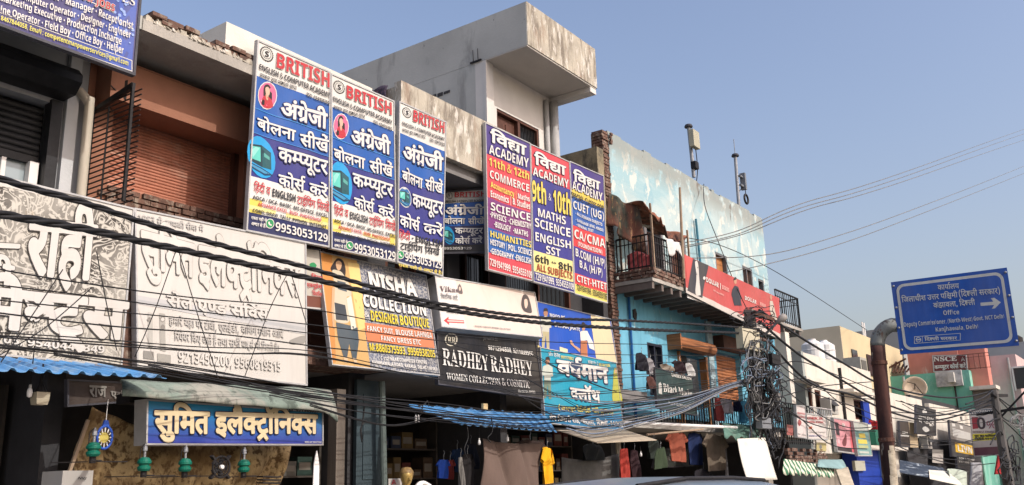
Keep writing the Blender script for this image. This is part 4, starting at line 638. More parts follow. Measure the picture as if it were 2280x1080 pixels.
# ------------------------------------------------------------------ ground and road
def structure(name, mb, m): o = mb.build(name, m); o['kind'] = 'structure'; return o
asphalt = mat('asphalt', gray(.075), .9, .25, .6, layers=((gray(.16), (.35, 1.6, 1), .5, .75),))
dust = mat('dusty_ground', (.24, .20, .155, 1), .95, .25, .3)
structure('ground', MB().poly([(-800, -800, -.16), (1200, -800, -.16), (1200, 1200, -.16), (-800, 1200, -.16)]), dust)
structure('road', MB().box(-60, 220, -9, 5.6, -.3, 0), asphalt)
structure('pavement', MB().box(-60, 47, 5.6, 9.2, -.3, .12), mat('paving', (.26, .24, .21, 1), .9, .25, 1.5))

# ------------------------------------------------------------------ wall materials
concrete = mat('concrete', (.36, .34, .30, 1), .9, .18, 1.2, layers=(((.10, .09, .08, 1), (2.2, 2.2, .5), .55, .75, .55), ((.52, .49, .43, 1), 3.5, .55, .7, .5)), bump=.35)
conc_grey = mat('cement_render', (.44, .445, .415, 1), .9, .12, .8, layers=(((.20, .20, .19, 1), (3, 3, .7), .56, .70, .55), ((.10, .10, .095, 1), (4, 4, 4), .66, .69, .8), ((.42, .42, .39, 1), (.5, .5, 1.5), .55, .75, .4)), bump=.2)
conc_worn = mat('blotched_cement', (.42, .385, .31, 1), .95, .2, 2, layers=(((.14, .115, .09, 1), (5, 5, 1.1), .48, .62, .75), ((.62, .59, .52, 1), (7, 7, 2.2), .53, .60, .85), ((.24, .16, .11, 1), (2.5, 2.5, .8), .56, .68, .7)), bump=.5)
white_worn = mat('old_whitewash', (.66, .63, .55, 1), .9, .1, 1.5, layers=(((.30, .26, .20, 1), (3, 3, 1), .58, .72, .5), ((.12, .11, .10, 1), 7, .66, .74, .6)), bump=.3)
render_white = mat('pale_render', (.60, .58, .54, 1), .85, .08, 1.2, layers=(((.36, .34, .31, 1), (2.5, 2.5, .5), .56, .75, .4),), bump=.15)
grey_paint = mat('grey_paint', (.34, .36, .38, 1), .7, .1, 1.5, layers=(((.18, .18, .18, 1), (4, 4, .6), .58, .75, .4),), bump=.12)
terracotta = mat('terracotta_paint', (.27, .125, .078, 1), .8, .15, 1.5, layers=(((.20, .09, .05, 1), (3, 3, .8), .55, .75, .5),), bump=.2)
soffit_grey = mat('soffit', (.19, .185, .18, 1), .9, .15, 1.5, bump=.2)
dark_wall = mat('near_black_paint', (.045, .045, .048, 1), .85, .25, 1.5)  # even near-black base colour for interiors and recessed walls
brickm = mat('old_brick', (.135, .078, .058, 1), .95, .35, 9, layers=(((.34, .29, .23, 1), 8, .52, .65, .8), ((.05, .04, .035, 1), 6, .56, .7, .7)), bump=.6, bsc=30)
wood_brown = mat('brown_wood', (.10, .042, .028, 1), .6, .3, (14, 14, 2), bump=.2)
wood_orange = mat('varnished_door', (.40, .17, .06, 1), .5, .2, (12, 12, 2), bump=.1)
iron = mat('dark_iron', (.022, .020, .020, 1), .6, .3, 12, .3)
rust = mat('rusty_iron', (.10, .045, .03, 1), .8, .5, 6, layers=(((.26, .24, .22, 1), 14, .6, .66, .7),), bump=.4)
steel = mat('galvanised_steel', (.27, .28, .29, 1), .5, .2, 8, .4)
bamboo = mat('bamboo', (.30, .22, .15, 1), .8, .2, 6)
glass_pale = mat('window_pane', (.30, .36, .38, 1), .12, .1, 1, bump=0, spec=.6)
glass_dark = mat('dark_pane', (.03, .035, .04, 1), .15, .1, 1, bump=0, spec=.6)
pvc = mat('cream_pipe', (.52, .47, .38, 1), .6, .12, (3, 3, 1), layers=(((.28, .22, .16, 1), (6, 6, 1), .55, .75, .6),), bump=.1)
grey_pipe = mat('grey_pipe', (.38, .38, .37, 1), .6, .12, 3, bump=.1)
white_paint = mat('white_paint', (.74, .73, .70, 1), .6, .06, 3, layers=(((.4, .36, .3, 1), (4, 4, 1), .58, .75, .35),), bump=.1)
black_metal = mat('black_shutter', (.018, .019, .021, 1), .5, .3, 6, .2, bump=.15)

def bricks(mb, org, along, up, depth, n, rows, bw=.23, bh=.075, jit=.02, skip=0., m=0):
    "a rough course of bricks: boxes with uneven faces"
    org = Vector(org); along = Vector(along).normalized(); up = Vector(up).normalized(); dv = Vector(depth)
    nd = dv.normalized()
    for r in range(rows):
        for i in range(n):
            if random.random() < skip*(r+1)/rows: continue
            a = org+along*((i+(.5 if r % 2 else 0))*bw+random.uniform(-.008, .008))+up*(r*bh)
            a = a-nd*random.uniform(0, jit)-nd*0
            L = along*(bw-.014-random.uniform(0, .02)); H = up*(bh-.012-random.uniform(0, .012)); D = dv
            mb.hexa([a, a+L, a+L+D, a+D, a+H, a+L+H, a+L+D+H, a+D+H], m)
def wall_with_holes(mb, x0, x1, z0, z1, y0, y1, holes, m=0, mj=None):
    "wall facing -Y from y0 back to y1; holes = [(x0,x1,z0,z1)]"
    xs = sorted({x0, x1, *[h[0] for h in holes], *[h[1] for h in holes]}); zs = sorted({z0, z1, *[h[2] for h in holes], *[h[3] for h in holes]})
    ins = lambda x, z: any(h[0] < x < h[1] and h[2] < z < h[3] for h in holes)
    for i in range(len(xs)-1):
        for j in range(len(zs)-1):
            if ins((xs[i]+xs[i+1])/2, (zs[j]+zs[j+1])/2): continue
            a, b, c, d = xs[i], xs[i+1], zs[j], zs[j+1]
            mb.poly([(a, y0, c), (b, y0, c), (b, y0, d), (a, y0, d)], m); mb.poly([(b, y1, c), (a, y1, c), (a, y1, d), (b, y1, d)], m)
    for h in holes:
        a, b, c, d = h; q = m if mj is None else mj
        mb.poly([(a, y0, c), (a, y1, c), (a, y1, d), (a, y0, d)], q); mb.poly([(b, y1, c), (b, y0, c), (b, y0, d), (b, y1, d)], q)
        mb.poly([(a, y0, d), (a, y1, d), (b, y1, d), (b, y0, d)], q); mb.poly([(a, y1, c), (a, y0, c), (b, y0, c), (b, y1, c)], q)
    for (p, q, r, s) in (((x0, y0, z0), (x0, y0, z1), (x0, y1, z1), (x0, y1, z0)), ((x1, y0, z1), (x1, y0, z0), (x1, y1, z0), (x1, y1, z1)),
                         ((x0, y0, z1), (x1, y0, z1), (x1, y1, z1), (x0, y1, z1))): mb.poly([p, q, r, s], m)
def roll_shutter(parent, name, m, x0, x1, z0, z1, y, pitch=.075, amp=.016, label=None):
    mb = MB(); n = int((z1-z0)/pitch); k = 6
    prof = [(z0+(i/k)*pitch, -amp*abs(math.sin(math.pi*(i/k)))**.7 if i % k else 0.004) for i in range(n*k+1)]
    for i in range(len(prof)-1):
        (a, p), (b, q) = prof[i], prof[i+1]
        mb.poly([(x0, y+p, a), (x1, y+p, a), (x1, y+q, b), (x0, y+q, b)])
    mb.box(x0, x1, y-.02, y+.02, z0-.09, z0)
    return mb.build(name, m, parent, label=label)
def window(parent, x0, x1, z0, z1, y, frame_m, pane_m, bars=0, depth=.12, mull=1, panel_m=None):
    f = MB(); t = .06
    f.box(x0, x0+t, y-.02, y+depth, z0, z1); f.box(x1-t, x1, y-.02, y+depth, z0, z1)
    f.box(x0+t, x1-t, y-.02, y+depth, z1-t, z1); f.box(x0+t, x1-t, y-.02, y+depth, z0, z0+t)
    for i in range(1, mull+1):
        x = lerp(x0, x1, i/(mull+1)); f.box(x-t/2, x+t/2, y-.01, y+depth*.8, z0+t, z1-t)
    o = f.build('window', frame_m, parent)
    MB().box(x0+t, x1-t, y+depth*.8+.003, y+depth*.8+.02, z0+t, z1-t).build('pane', pane_m, o)
    if bars:
        b = MB()
        for i in range(1, bars):
            x = lerp(x0+t, x1-t, i/bars); b.bar((x, y+.01, z0+t), (x, y+.01, z1-t), .014)
        b.build('grille', iron, o)
    return o

# ------------------------------------------------------------------ leftmost grey shop building (black shutter)
A = thing('shop_building', 'grey painted shop building with black roller shutter at the left edge of the row', 'building', (3, 10, 0))
mb = MB()
wall_with_holes(mb, .5, 5.37, 3.4, 6.8, 10.0, 10.22, [(1.4, 4.98, 4.6, 6.02)])
mb.box(.5, .72, 10.22, 13.5, 0, 6.8); mb.box(.5, 5.3, 13.5, 13.7, 0, 6.8)
mb.build('wall', grey_paint, A)
MB().box(.3, 5.41, 9.02, 10.0, 6.83, 7.0).box(.3, 5.41, 10.0, 13.7, 6.83, 7.0).build('roof', conc_grey, A)
MB().box(5.10, 5.24, 9.93, 9.998, 3.4, 6.82).build('pillar', mat('pale_grey_paint', (.46, .48, .49, 1), .7, .08, 2), A)
sh = roll_shutter(A, 'shutter', black_metal, 1.42, 4.92, 5.36, 6.02, 10.12)
MB().box(4.93, 5.06, 9.94, 10.1, 4.3, 6.05).build('shutter_rail', black_metal, A)
hood = MB(); P = [(0, 0), (-.30, -.03), (-.40, -.13), (-.40, -.22), (-.28, -.34), (0, -.34)]
hood.slab([(1.2, 10.0+a, 6.42+b) for a, b in P], (3.88, 0, 0)); hood.build('shutter_hood', black_metal, A)
w = MB().box(1.44, 4.9, 10.16, 10.19, 4.62, 5.3).build('window', glass_pale, A)
MB().bar((4.55, 10.13, 4.62), (4.55, 10.13, 5.28), .05).bar((4.86, 10.1, 4.62), (4.86, 10.1, 5.28), .1).build('frame', white_paint, w)
MB().box(.5, 5.3, 9.95, 13.5, 3.2, 3.4).build('floor_slab', soffit_grey, A)
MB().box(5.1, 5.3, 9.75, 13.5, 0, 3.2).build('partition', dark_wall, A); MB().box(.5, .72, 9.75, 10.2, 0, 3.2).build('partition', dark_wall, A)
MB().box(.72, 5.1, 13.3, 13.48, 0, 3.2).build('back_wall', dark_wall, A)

dp = MB(); dp.tube(curve([(5.33, 9.86, 3.6), (5.33, 9.86, 5.95), (5.31, 9.87, 6.12), (5.22, 9.93, 6.25)]), .055, 10)
tag(dp.build('drain_pipe', pvc, smooth=True), 'cream drain pipe running down beside the black shutter and its grey pillar', 'pipe')

# ------------------------------------------------------------------ terracotta building
B = thing('shop_building', 'terracotta painted building with long orange roller shutter under a deep concrete roof slab', 'building', (7.6, 10, 0))
mb = MB()
wall_with_holes(mb, 5.375, 9.8, 3.4, 6.82, 10.0, 10.25, [(5.72, 7.70, 5.2, 6.19)])
mb.box(9.6, 9.8, 10.25, 13.5, 0, 6.82); mb.box(5.375, 9.6, 13.5, 13.7, 0, 6.82)
mb.build('wall', terracotta, B)
MB().box(5.46, 9.6, 9.66, 9.998, 6.18, 6.68).build('beam', terracotta, B)
MB().box(5.38, 9.80, 9.658, 9.998, 6.685, 6.70).build('moulding', terracotta, B)
shutter_o = mat('orange_shutter', (.40, .165, .105, 1), .6, .2, (2, 2, 6), layers=(((.20, .09, .06, 1), (6, 6, .8), .5, .7, .6), ((.50, .34, .26, 1), (1.5, 1.5, 5), .55, .68, .5), ((.10, .06, .05, 1), (9, 9, 3), .64, .70, .7)), bump=.2)
roll_shutter(B, 'shutter', shutter_o, 5.74, 7.62, 5.31, 6.25, 10.21, .042, .012)
MB().box(7.62, 7.72, 10.12, 10.24, 5.22, 6.2).build('shutter_rail', wood_brown, B); MB().box(5.66, 5.74, 10.12, 10.24, 5.2, 6.2).build('shutter_rail', wood_brown, B)
mb = MB(); bricks(mb, (5.6, 9.97, 4.62), (1, 0, 0), (0, 0, 1), (0, .06, 0), 17, 8, .23, .075, .02)
mb.build('brick_sill', brickm, B)
roof = MB().box(5.41, 9.82, 9.0, 13.7, 6.82, 6.965).build('roof', concrete, B)
rr = MB()
for i in range(70):                                   # crumbling mortar along the slab edge
    x = 5.43+i*.034+random.uniform(0, .02); rr.hexa([(x, 9.0-random.uniform(-.02, .03), 6.955), (x+.06, 9.0, 6.955), (x+.06, 9.2, 6.955), (x, 9.2, 6.955),
            (x+random.uniform(-.02, .02), 9.02, 7.02+random.uniform(-.03, .03)), (x+.05, 9.02, 7.0+random.uniform(-.02, .05)), (x+.06, 9.2, 7.03), (x, 9.2, 7.03)])
rr.build('broken_edge', conc_worn, roof)
mb = MB(); bricks(mb, (5.42, 9.05, 7.0), (1, 0, 0), (0, 0, 1), (0, .22, 0), 8, 2, .23, .07, .06, .35); mb.build('brick_course', brickm, roof)
MB().box(5.25, 9.6, 9.9, 13.5, 3.2, 3.4).build('floor_slab', soffit_grey, B)
MB().box(5.3, 9.6, 13.3, 13.48, 0, 3.2).build('back_wall', dark_wall, B)
MB().box(9.4, 9.72, 9.6, 13.5, 0, 3.2).build('partition', dark_wall, B)
MB().box(5.0, 8.0, 9.08, 9.24, 2.9, 4.62).box(5.0, 9.7, 9.24, 9.9, 3.2, 3.4).build('balcony_wall', brickm, B)

mb = MB().box(6.66, 6.9, 9.67, 12, 6.97, 7.5).box(6.66, 9.35, 9.15, 9.66, 6.97, 7.5)
o = mb.build('parapet', white_worn); tag(o, 'chipped whitewashed parapet block standing on the brick topped roof slab', 'parapet')

# tilted iron grille at the side of the orange shutter
g = thing('window_grille', 'tall black iron grille of slanting bars beside the orange shutter', 'grille', (5.46, 9.6, 4.9))
mb = MB(); mb.bar((5.47, 9.2, 4.78), (5.47, 9.2, 6.22), .035); mb.bar((5.42, 9.92, 4.75), (5.42, 9.92, 6.05), .03); mb.bar((5.44, 9.62, 4.7), (5.44, 9.62, 6.04), .016)
mb.build('frame', iron, g); MB().hexa([(5.40, 9.95, 6.02), (5.45, 9.95, 6.02), (5.50, 9.2, 6.16), (5.45, 9.2, 6.16), (5.40, 9.95, 6.07), (5.45, 9.95, 6.07), (5.50, 9.2, 6.23), (5.45, 9.2, 6.23)]).build('top_rail', iron, g)
mb = MB()
for i in range(22):
    z = 4.74+i*.064; mb.bar((5.415, 9.93, z-.01), (5.50, 9.06, z+.035), .013)
mb.build('grille_bars', iron, g)
mb = MB().slab([(5.55, 9.72, 6.24), (5.66, 9.64, 6.20), (5.66, 9.64, 6.46), (5.58, 9.70, 6.42)], (.02, .05, 0)).bar((5.44, 9.62, 6.30), (5.60, 9.7, 6.27), .012)
tag(mb.build('metal_bracket', iron), 'bent black metal bracket fixed above the slanted window grille', 'bracket')

# ------------------------------------------------------------------ grey concrete house with the big overhanging roof box
C = thing('concrete_house', 'grey rendered concrete house with a huge box parapet overhanging its top storey', 'building', (13, 10, 0))
XL, XR = 13.46, 16.08
doorhole = (13.86, 15.38, 7.1, 8.92)
mb = MB(); wall_with_holes(mb, XL, XR, 6.95, 9.82, 10.08, 10.3, [doorhole])
mb.build('front_wall', render_white, C)
MB().box(XL, XL+.2, 10.302, 17.5, 6.95, 9.82).build('side_wall', conc_grey, C); MB().box(XR-.2, XR, 10.302, 17.5, 6.95, 9.82).build('side_wall', conc_grey, C)
MB().box(XL-.012, XL+.24, 10.02, 10.078, 6.95, 9.80).build('corner_pillar', render_white, C)
mb = MB().box(XL+.004, XR+.03, 9.0, 9.012, 9.83, 10.76)
rp = MB().box(XL-.004, XR+.03, 9.014, 17.6, 9.822, 10.755).build('roof_parapet', conc_grey, C)
mb.build('front_face', conc_worn, rp)
MB().box(XL, XR, 9.02, 10.08, 9.80, 9.819).build('soffit', mat('pale_soffit', (.52, .49, .44, 1), .9, .08, 1), rp)
MB().box(15.86, XR+.02, 9.03, 10.06, 9.68, 9.798).build('rib', render_white, rp)
mb = MB()
for k in range(14):
    y = 11.0+k*.16+random.uniform(-.05, .05); mb.box(XL-.016, XL-.004, y, y+random.uniform(.12, .18), 9.36+.012*k+random.uniform(-.015, .015), 9.40+.012*k+random.uniform(0, .03))
mb.build('wall_crack', dark_wall, C)
mb = MB()
for dx in (0, .12): mb.tube([(XL-.03, 10.2+dx, 9.86), (XL-.04, 10.2+dx, 10.1)], .008, 6)
mb.bar((XL-.03, 10.12, 9.84), (XL-.03, 10.4, 9.84), .03); mb.build('rebar_stub', iron, C)
mb = MB().bar((XL-.005, 10.3, 8.17), (XL-.02, 11.2, 8.0), .02).box(XL-.06, XL+.0, 10.22, 10.42, 8.12, 8.24); mb.build('clothes_hook', iron, C)
# upper door and barred window
d = MB().box(13.9, 14.62, 10.2, 10.26, 7.12, 8.86).box(13.98, 14.22, 10.185, 10.2, 8.1, 8.72).box(14.30, 14.54, 10.185, 10.2, 8.1, 8.72).box(13.98, 14.22, 10.185, 10.2, 7.2, 7.98).box(14.30, 14.54, 10.185, 10.2, 7.2, 7.98)
dd = d.build('door', wood_brown, C)
MB().box(13.86, 13.9, 10.1, 10.28, 7.1, 8.92).box(14.62, 14.70, 10.1, 10.28, 7.1, 8.88).box(13.9, 15.38, 10.1, 10.28, 8.87, 8.92).box(15.33, 15.38, 10.1, 10.28, 7.1, 8.868).build('door_frame', wood_brown, dd)
w = MB().box(14.70, 15.33, 10.24, 10.27, 7.12, 8.86).build('window', glass_dark, C)
mb = MB()
for i in range(11): x = 14.74+i*.056; mb.bar((x, 10.16, 7.1), (x, 10.16, 8.86), .016)
mb.build('grille', iron, w)
# terrace with worn parapet
mb = MB().box(9.84, 13.44, 9.0, 9.14, 6.80, 7.77).box(9.845, 10.0, 9.14, 10.9, 6.95, 7.70)
mb.build('terrace_parapet', conc_worn, C)
MB().box(9.84, 16.1, 9.142, 17, 6.62, 6.945).build('terrace_slab', soffit_grey, C)
mb = MB(); wall_with_holes(mb, 9.8, 17.9, 3.4, 6.62, 10.6, 10.8, [(11.2, 12.0, 4.0, 6.2), (12.7, 14.2, 4.3, 6.0), (14.7, 17.2, 4.3, 5.9)])
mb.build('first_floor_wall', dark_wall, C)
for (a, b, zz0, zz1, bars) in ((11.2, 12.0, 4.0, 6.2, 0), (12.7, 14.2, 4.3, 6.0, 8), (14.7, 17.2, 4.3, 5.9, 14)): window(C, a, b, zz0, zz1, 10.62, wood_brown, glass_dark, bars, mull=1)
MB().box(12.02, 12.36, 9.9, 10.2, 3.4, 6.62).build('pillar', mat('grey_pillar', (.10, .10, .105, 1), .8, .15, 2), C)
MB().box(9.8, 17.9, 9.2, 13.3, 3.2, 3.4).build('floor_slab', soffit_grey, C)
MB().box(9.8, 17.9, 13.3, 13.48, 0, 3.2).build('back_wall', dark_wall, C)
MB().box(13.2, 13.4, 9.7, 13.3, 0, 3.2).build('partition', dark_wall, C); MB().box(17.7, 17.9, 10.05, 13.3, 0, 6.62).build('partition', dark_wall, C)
p = MB(); p.tube([(15.62, 10.02, 6.9), (15.62, 10.02, 9.66)], .055, 10); p.tube([(15.86, 9.98, 6.9), (15.86, 9.98, 9.68)], .10, 12)
tag(p.build('drain_pipe', grey_pipe, smooth=True), 'thick grey drain pipe dropping from under the overhanging roof box', 'pipe')
# dark printed cloth hung over the terrace end
def drape(fn, nu, nv, name, m, label, cat, group=None, thick=.012, parent=None):
    mb = MB(); mb.grid(fn, nu, nv); o = mb.build(name, m, parent, smooth=True)
    md = o.modifiers.new('thickness', 'SOLIDIFY'); md.thickness = thick
    if label: tag(o, label, cat, group)
    return o
cl_print = mat('dark_printed_cloth', (.045, .035, .055, 1), .9, .6, 9, layers=(((.25, .10, .12, 1), 16, .58, .64), ((.25, .24, .27, 1), 22, .60, .66)))
def f(u, v):
    y = lerp(9.25, 10.6, u); return (9.80-.03*math.sin(9*u+5*v)-.06*v, y, 7.74-v*(.42+.10*math.sin(6*u))+.02*math.sin(20*u))
drape(f, 24, 8, 'bedsheet', cl_print, 'dark patterned bedsheet hung over the left end of the worn terrace parapet', 'cloth')

# low roof wall beside the blue building
o = MB().box(17.62, 17.92, 9.95, 12.2, 6.9, 9.16).build('roof_wall', mat('mossy_plaster', (.27, .23, .15, 1), .95, .3, 3, layers=(((.08, .075, .06, 1), (4, 4, 2), .5, .65, .8),), bump=.5))
tag(o, 'stained low roof wall tucked against the ragged brick edge of the blue building', 'wall')
# ------------------------------------------------------------------ tall blue and white house
E_ = thing('blue_house', 'tall narrow house with peeling white and pale blue upper wall and bright blue lower wall', 'building', (23, 10, 0))
peel = mat('peeling_pale_blue', (.42, .525, .525, 1), .9, .08, .8, layers=(
    ((.29, .46, .50, 1), (.26, .26, .5), .47, .56, .85), ((.25, .42, .48, 1), (1.3, 1.3, .7), .56, .60, .7), ((.60, .62, .56, 1), (2.4, 2.4, 1.6), .55, .575, .8),
    ((.62, .52, .38, 1), (.9, .9, .5), .62, .74, .6), ((.27, .29, .265, 1), (1.6, 1.6, 1.1), .40, .47, .85, 8.9, 9.5), ((.17, .15, .13, 1), (3.0, 3.0, 1.3), .62, .645, .85), ((.22, .26, .26, 1), (9, 9, .5), .60, .68, .5)), bump=.35)
blue_wall = mat('bright_blue_paint', (.15, .42, .56, 1), .75, .10, 1.2, layers=(((.07, .25, .38, 1), (3, 3, .6), .50, .66, .6), ((.38, .52, .56, 1), 3, .60, .63, .7), ((.10, .10, .10, 1), (7, 7, 1.0), .62, .70, .5)), bump=.15)
BX0, BX1 = 18.3, 28.49
WIN = [(19.9, 20.75, 6.0, 7.75), (21.25, 22.1, 6.0, 7.7), (24.28, 25.12, 6.45, 7.88), (26.3, 27.1, 6.45, 7.83), (27.55, 28.05, 6.6, 7.62)]
mb = MB(); wall_with_holes(mb, BX0, BX1, 5.97, 9.72, 10.0, 10.24, WIN)
x = BX0
while x < BX1-.05:                                      # uneven eroded top edge
    w_ = random.uniform(.15, .5); mb.box(x, min(x+w_, BX1), 10.012, 10.23, 9.722, 9.735+random.uniform(0, .09)); x += w_+.004
mb.build('upper_wall', peel, E_)
LW = [(19.62, 20.42, 3.5, 4.76), (21.3, 22.95, 3.35, 4.65), (23.7, 25.4, 3.35, 4.95)]
mb = MB(); wall_with_holes(mb, BX0, BX1, 3.0, 5.85, 10.0, 10.24, LW); mb.build('lower_wall', blue_wall, E_)
MB().box(BX0, BX0+.2, 10.245, 17, 0, 9.3).build('side_wall', conc_worn, E_); MB().box(BX1-.2, BX1, 10.245, 17, 0, 9.6).build('side_wall', conc_worn, E_); MB().box(BX0, BX1, 17.005, 17.2, 0, 9.3).build('back_wall', conc_worn, E_)
mb = MB(); bricks(mb, (17.97, 9.98, 3.0), (1, 0, 0), (0, 0, 1), (0, .3, 0), 1, 1, .29, .079, .03, 0.)
for k in range(1, 85): bricks(mb, (17.95+random.uniform(0, .04), 9.99, 3.0+.079*k), (1, 0, 0), (0, 0, 1), (0, .3, 0), 1, 1, .30+random.uniform(-.02, .03), .079, .03, 0.)
mb.box(17.99, 18.26, 10.02, 10.3, 3.0, 9.66); bricks(mb, (18.25, 9.93, 9.4), (1, 0, 0), (0, 0, 1), (0, .05, 0), 1, 4, .1, .08, .03)
mb.build('brick_edge', brickm, E_)
for i, h in enumerate(WIN):
    if i < 2:
        o = MB().box(h[0]+.05, h[1]-.05, 10.16, 10.2, h[2], h[3]-.05).build('door', wood_brown, E_)
        MB().box(h[0]-.08, h[0]+.04, 9.96, 10.2, h[2], h[3]).box(h[1]-.04, h[1]+.08, 9.96, 10.2, h[2], h[3]).box(h[0]-.08, h[1]+.08, 9.96, 10.2, h[3], h[3]+.1).build('door_frame', mat('grey_frame', (.16, .15, .15, 1), .8, .2, 3), o)
    else: window(E_, h[0], h[1], h[2], h[3], 10.03, plain('grey_window_frame', 110, 110, 112), wood_orange if i < 4 else glass_dark, mull=1 if i == 3 else 0)
# cantilevered balcony on stone joists
bal = MB().box(18.14, 28.3, 9.0, 10.0, 5.88, 5.965).build('balcony', concrete, E_)
mb = MB()
for i in range(22):
    x = 18.16+i*.47; mb.box(x, x+.10, 9.03, 10.0, 5.72, 5.878)
mb.build('joist', mat('dark_joist', (.15, .125, .11, 1), .9, .2, 3), bal)
mb = MB(); bricks(mb, (18.15, 9.0, 5.97), (1, 0, 0), (0, 0, 1), (0, .1, 0), 7, 3, .235, .08, .04); bricks(mb, (18.14, 9.97, 5.97), (0, -1, 0), (0, 0, 1), (.1, 0, 0), 4, 3, .235, .08, .03)
mb.build('brick_upstand', brickm, bal)
MB().box(19.9, 26.15, 8.985, 8.998, 5.74, 5.9).build('fascia', white_paint, bal)
def railing(parent, p, q, h, n, m, name='railing', r=.018, label=None, fancy=False):
    p = Vector(p); q = Vector(q); U = Vector((0, 0, h)); mb = MB()
    mb.bar(p+U, q+U, .05, .03); mb.bar(p+U*.06, q+U*.06, .03); mb.bar(p+U*.8, q+U*.8, .02)
    for i in range(n+1):
        a = lerp(p, q, i/n); mb.bar(a, a+U, r*(1.6 if i % 4 == 0 else 1))
        if fancy and i < n:
            b = lerp(p, q, (i+.5)/n); mb.tube([b+U*.45+Vector((0, 0, .09*math.sin(t*.785)))+(q-p).normalized()*.055*math.cos(t*.785) for t in range(9)], .009, 5)
    return mb.build(name, m, parent, label=label)
railing(bal, (18.2, 9.9, 6.2), (18.2, 9.05, 6.2), .78, 8, iron); railing(bal, (18.22, 9.03, 6.2), (19.85, 9.03, 6.2), .78, 14, iron, fancy=True)
railing(bal, (26.2, 9.03, 5.97), (28.22, 9.03, 5.97), .95, 12, iron); railing(bal, (28.25, 9.06, 5.97), (28.25, 9.95, 5.97), .95, 7, iron)
# lower balcony
lb = MB().box(16.9, 28.3, 9.05, 10.0, 2.62, 2.74).build('balcony', concrete, E_)
railing(lb, (18.3, 9.1, 2.74), (24.0, 9.1, 2.74), .72, 40, iron); railing(lb, (24.05, 9.1, 2.74), (28.2, 9.1, 2.74), .72, 26, iron)
window(E_, 19.62, 20.42, 3.5, 4.76, 10.02, plain('navy_frame', 40, 45, 60), glass_dark)
o = MB().box(21.3, 22.1, 10.14, 10.18, 2.8, 4.65).build('door', mat('grey_door', (.09, .085, .08, 1), .7, .2, 2), E_); MB().box(21.24, 21.34, 9.95, 10.14, 2.75, 4.7).build('door_jamb', wood_orange, o); MB().box(22.88, 23.0, 9.95, 10.14, 2.75, 4.7).build('door_jamb', wood_orange, o)
shut_b = mat('brown_shutter', (.34, .135, .055, 1), .6, .2, (2, 2, 5), layers=(((.15, .07, .04, 1), (7, 7, 1), .55, .7, .5),))
roll_shutter(E_, 'shutter', shut_b, 23.72, 25.38, 3.0, 4.95, 10.14, .09, .02)
hd = MB().tube([(20.75, 9.8, 4.86), (22.95, 9.8, 4.86)], .17, 12)
hd.box(20.72, 20.78, 9.63, 10.0, 4.68, 5.06); hd.build('shutter_hood', mat('rolled_shutter_drum', (.30, .12, .05, 1), .6, .5, (1, 1, 30)), E_, smooth=False)
MB().box(23.6, 25.5, 9.7, 10.0, 5.0, 5.35).build('shutter_hood', mat('dark_brown_hood', (.09, .04, .025, 1), .7, .3, 4), E_)
MB().box(23.1, 23.42, 9.94, 9.998, 2.74, 5.7).build('pillar', mat('pale_blue_pillar', (.42, .56, .60, 1), .8, .12, 2, layers=(((.2, .19, .17, 1), 4, .55, .7, .7),)), E_)
MB().tube([(18.75, 9.95, 2.8), (18.75, 9.95, 5.8)], .03, 8).build('downpipe', plain('blue_pipe', 20, 90, 150), E_)
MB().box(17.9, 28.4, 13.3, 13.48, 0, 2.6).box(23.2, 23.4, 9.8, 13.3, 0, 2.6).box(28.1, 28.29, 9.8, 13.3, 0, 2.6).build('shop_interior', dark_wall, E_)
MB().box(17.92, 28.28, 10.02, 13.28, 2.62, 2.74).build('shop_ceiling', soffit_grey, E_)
MB().box(26.75, 27.1, 9.05, 9.35, 2.74, 5.72).build('pillar', white_worn, E_)
# vent hole and pipe on the pale wall
MB().tube([(23.05, 9.93, 6.3), (22.95, 9.93, 8.55)], .035, 8).build('wall_pipe', plain('teal_pipe', 60, 120, 140), E_)
tag(MB().slab([(18.98, 9.97, 5.28), (19.1, 9.97, 5.2), (19.16, 9.97, 5.38), (19.1, 9.97, 5.5), (18.97, 9.97, 5.46)], (0, .02, 0)).build('wall_mask', iron), 'small black evil eye mask hung on the bright blue wall', 'mask')

# awning of cloth on poles over the balcony
aw = thing('balcony_awning', 'ragged brown and orange cloth awning tied to poles over the upper balcony', 'awning', (19, 9.3, 6))
clo = mat('orange_brown_cloth', (.26, .10, .055, 1), .9, .4, 2.5, layers=(((.07, .04, .03, 1), 3, .46, .56, .9), ((.46, .38, .30, 1), 2.4, .56, .62, .8)))
cg = mat('embroidered_cloth', (.06, .065, .05, 1), .9, .4, 6, layers=(((.15, .065, .045, 1), (1.1, 1.1, .5), .47, .54), ((.30, .19, .09, 1), (14, 14, 5), .57, .63)))
def f(u, v):
    x = lerp(18.15, 20.15, u); y = lerp(9.7, 9.0, v)-.06*math.sin(9*u); return (x, y, 7.80-.30*u-.16*v+.10*math.sin(4*u+2)*v-.12*math.sin(3.1*u)+.05*math.sin(13*u+4*v)+.03*math.sin(29*u-6*v)-.10*(v > .88)*(1+math.sin(11*u)+.6*math.sin(37*u)))
drape(f, 30, 12, 'canopy', clo, None, None, parent=None).parent = aw
aw.children[0].location = -aw.location
mb = MB()
for (x, y, z1) in ((18.28, 9.0, 7.72), (20.1, 8.95, 7.45), (18.3, 9.85, 7.8)): mb.bar((x, y, 5.97), (x, y, z1), .04)
mb.build('pole', bamboo, aw)
tag(MB().tube([(19.62, 8.92, 6.15), (19.66, 8.9, 7.2), (19.76, 8.9, 8.45)], [.04, .036, .03], 8).build('bamboo_pole', bamboo), 'long leaning bamboo pole tied to the upper balcony rail, taller than the awning', 'pole')
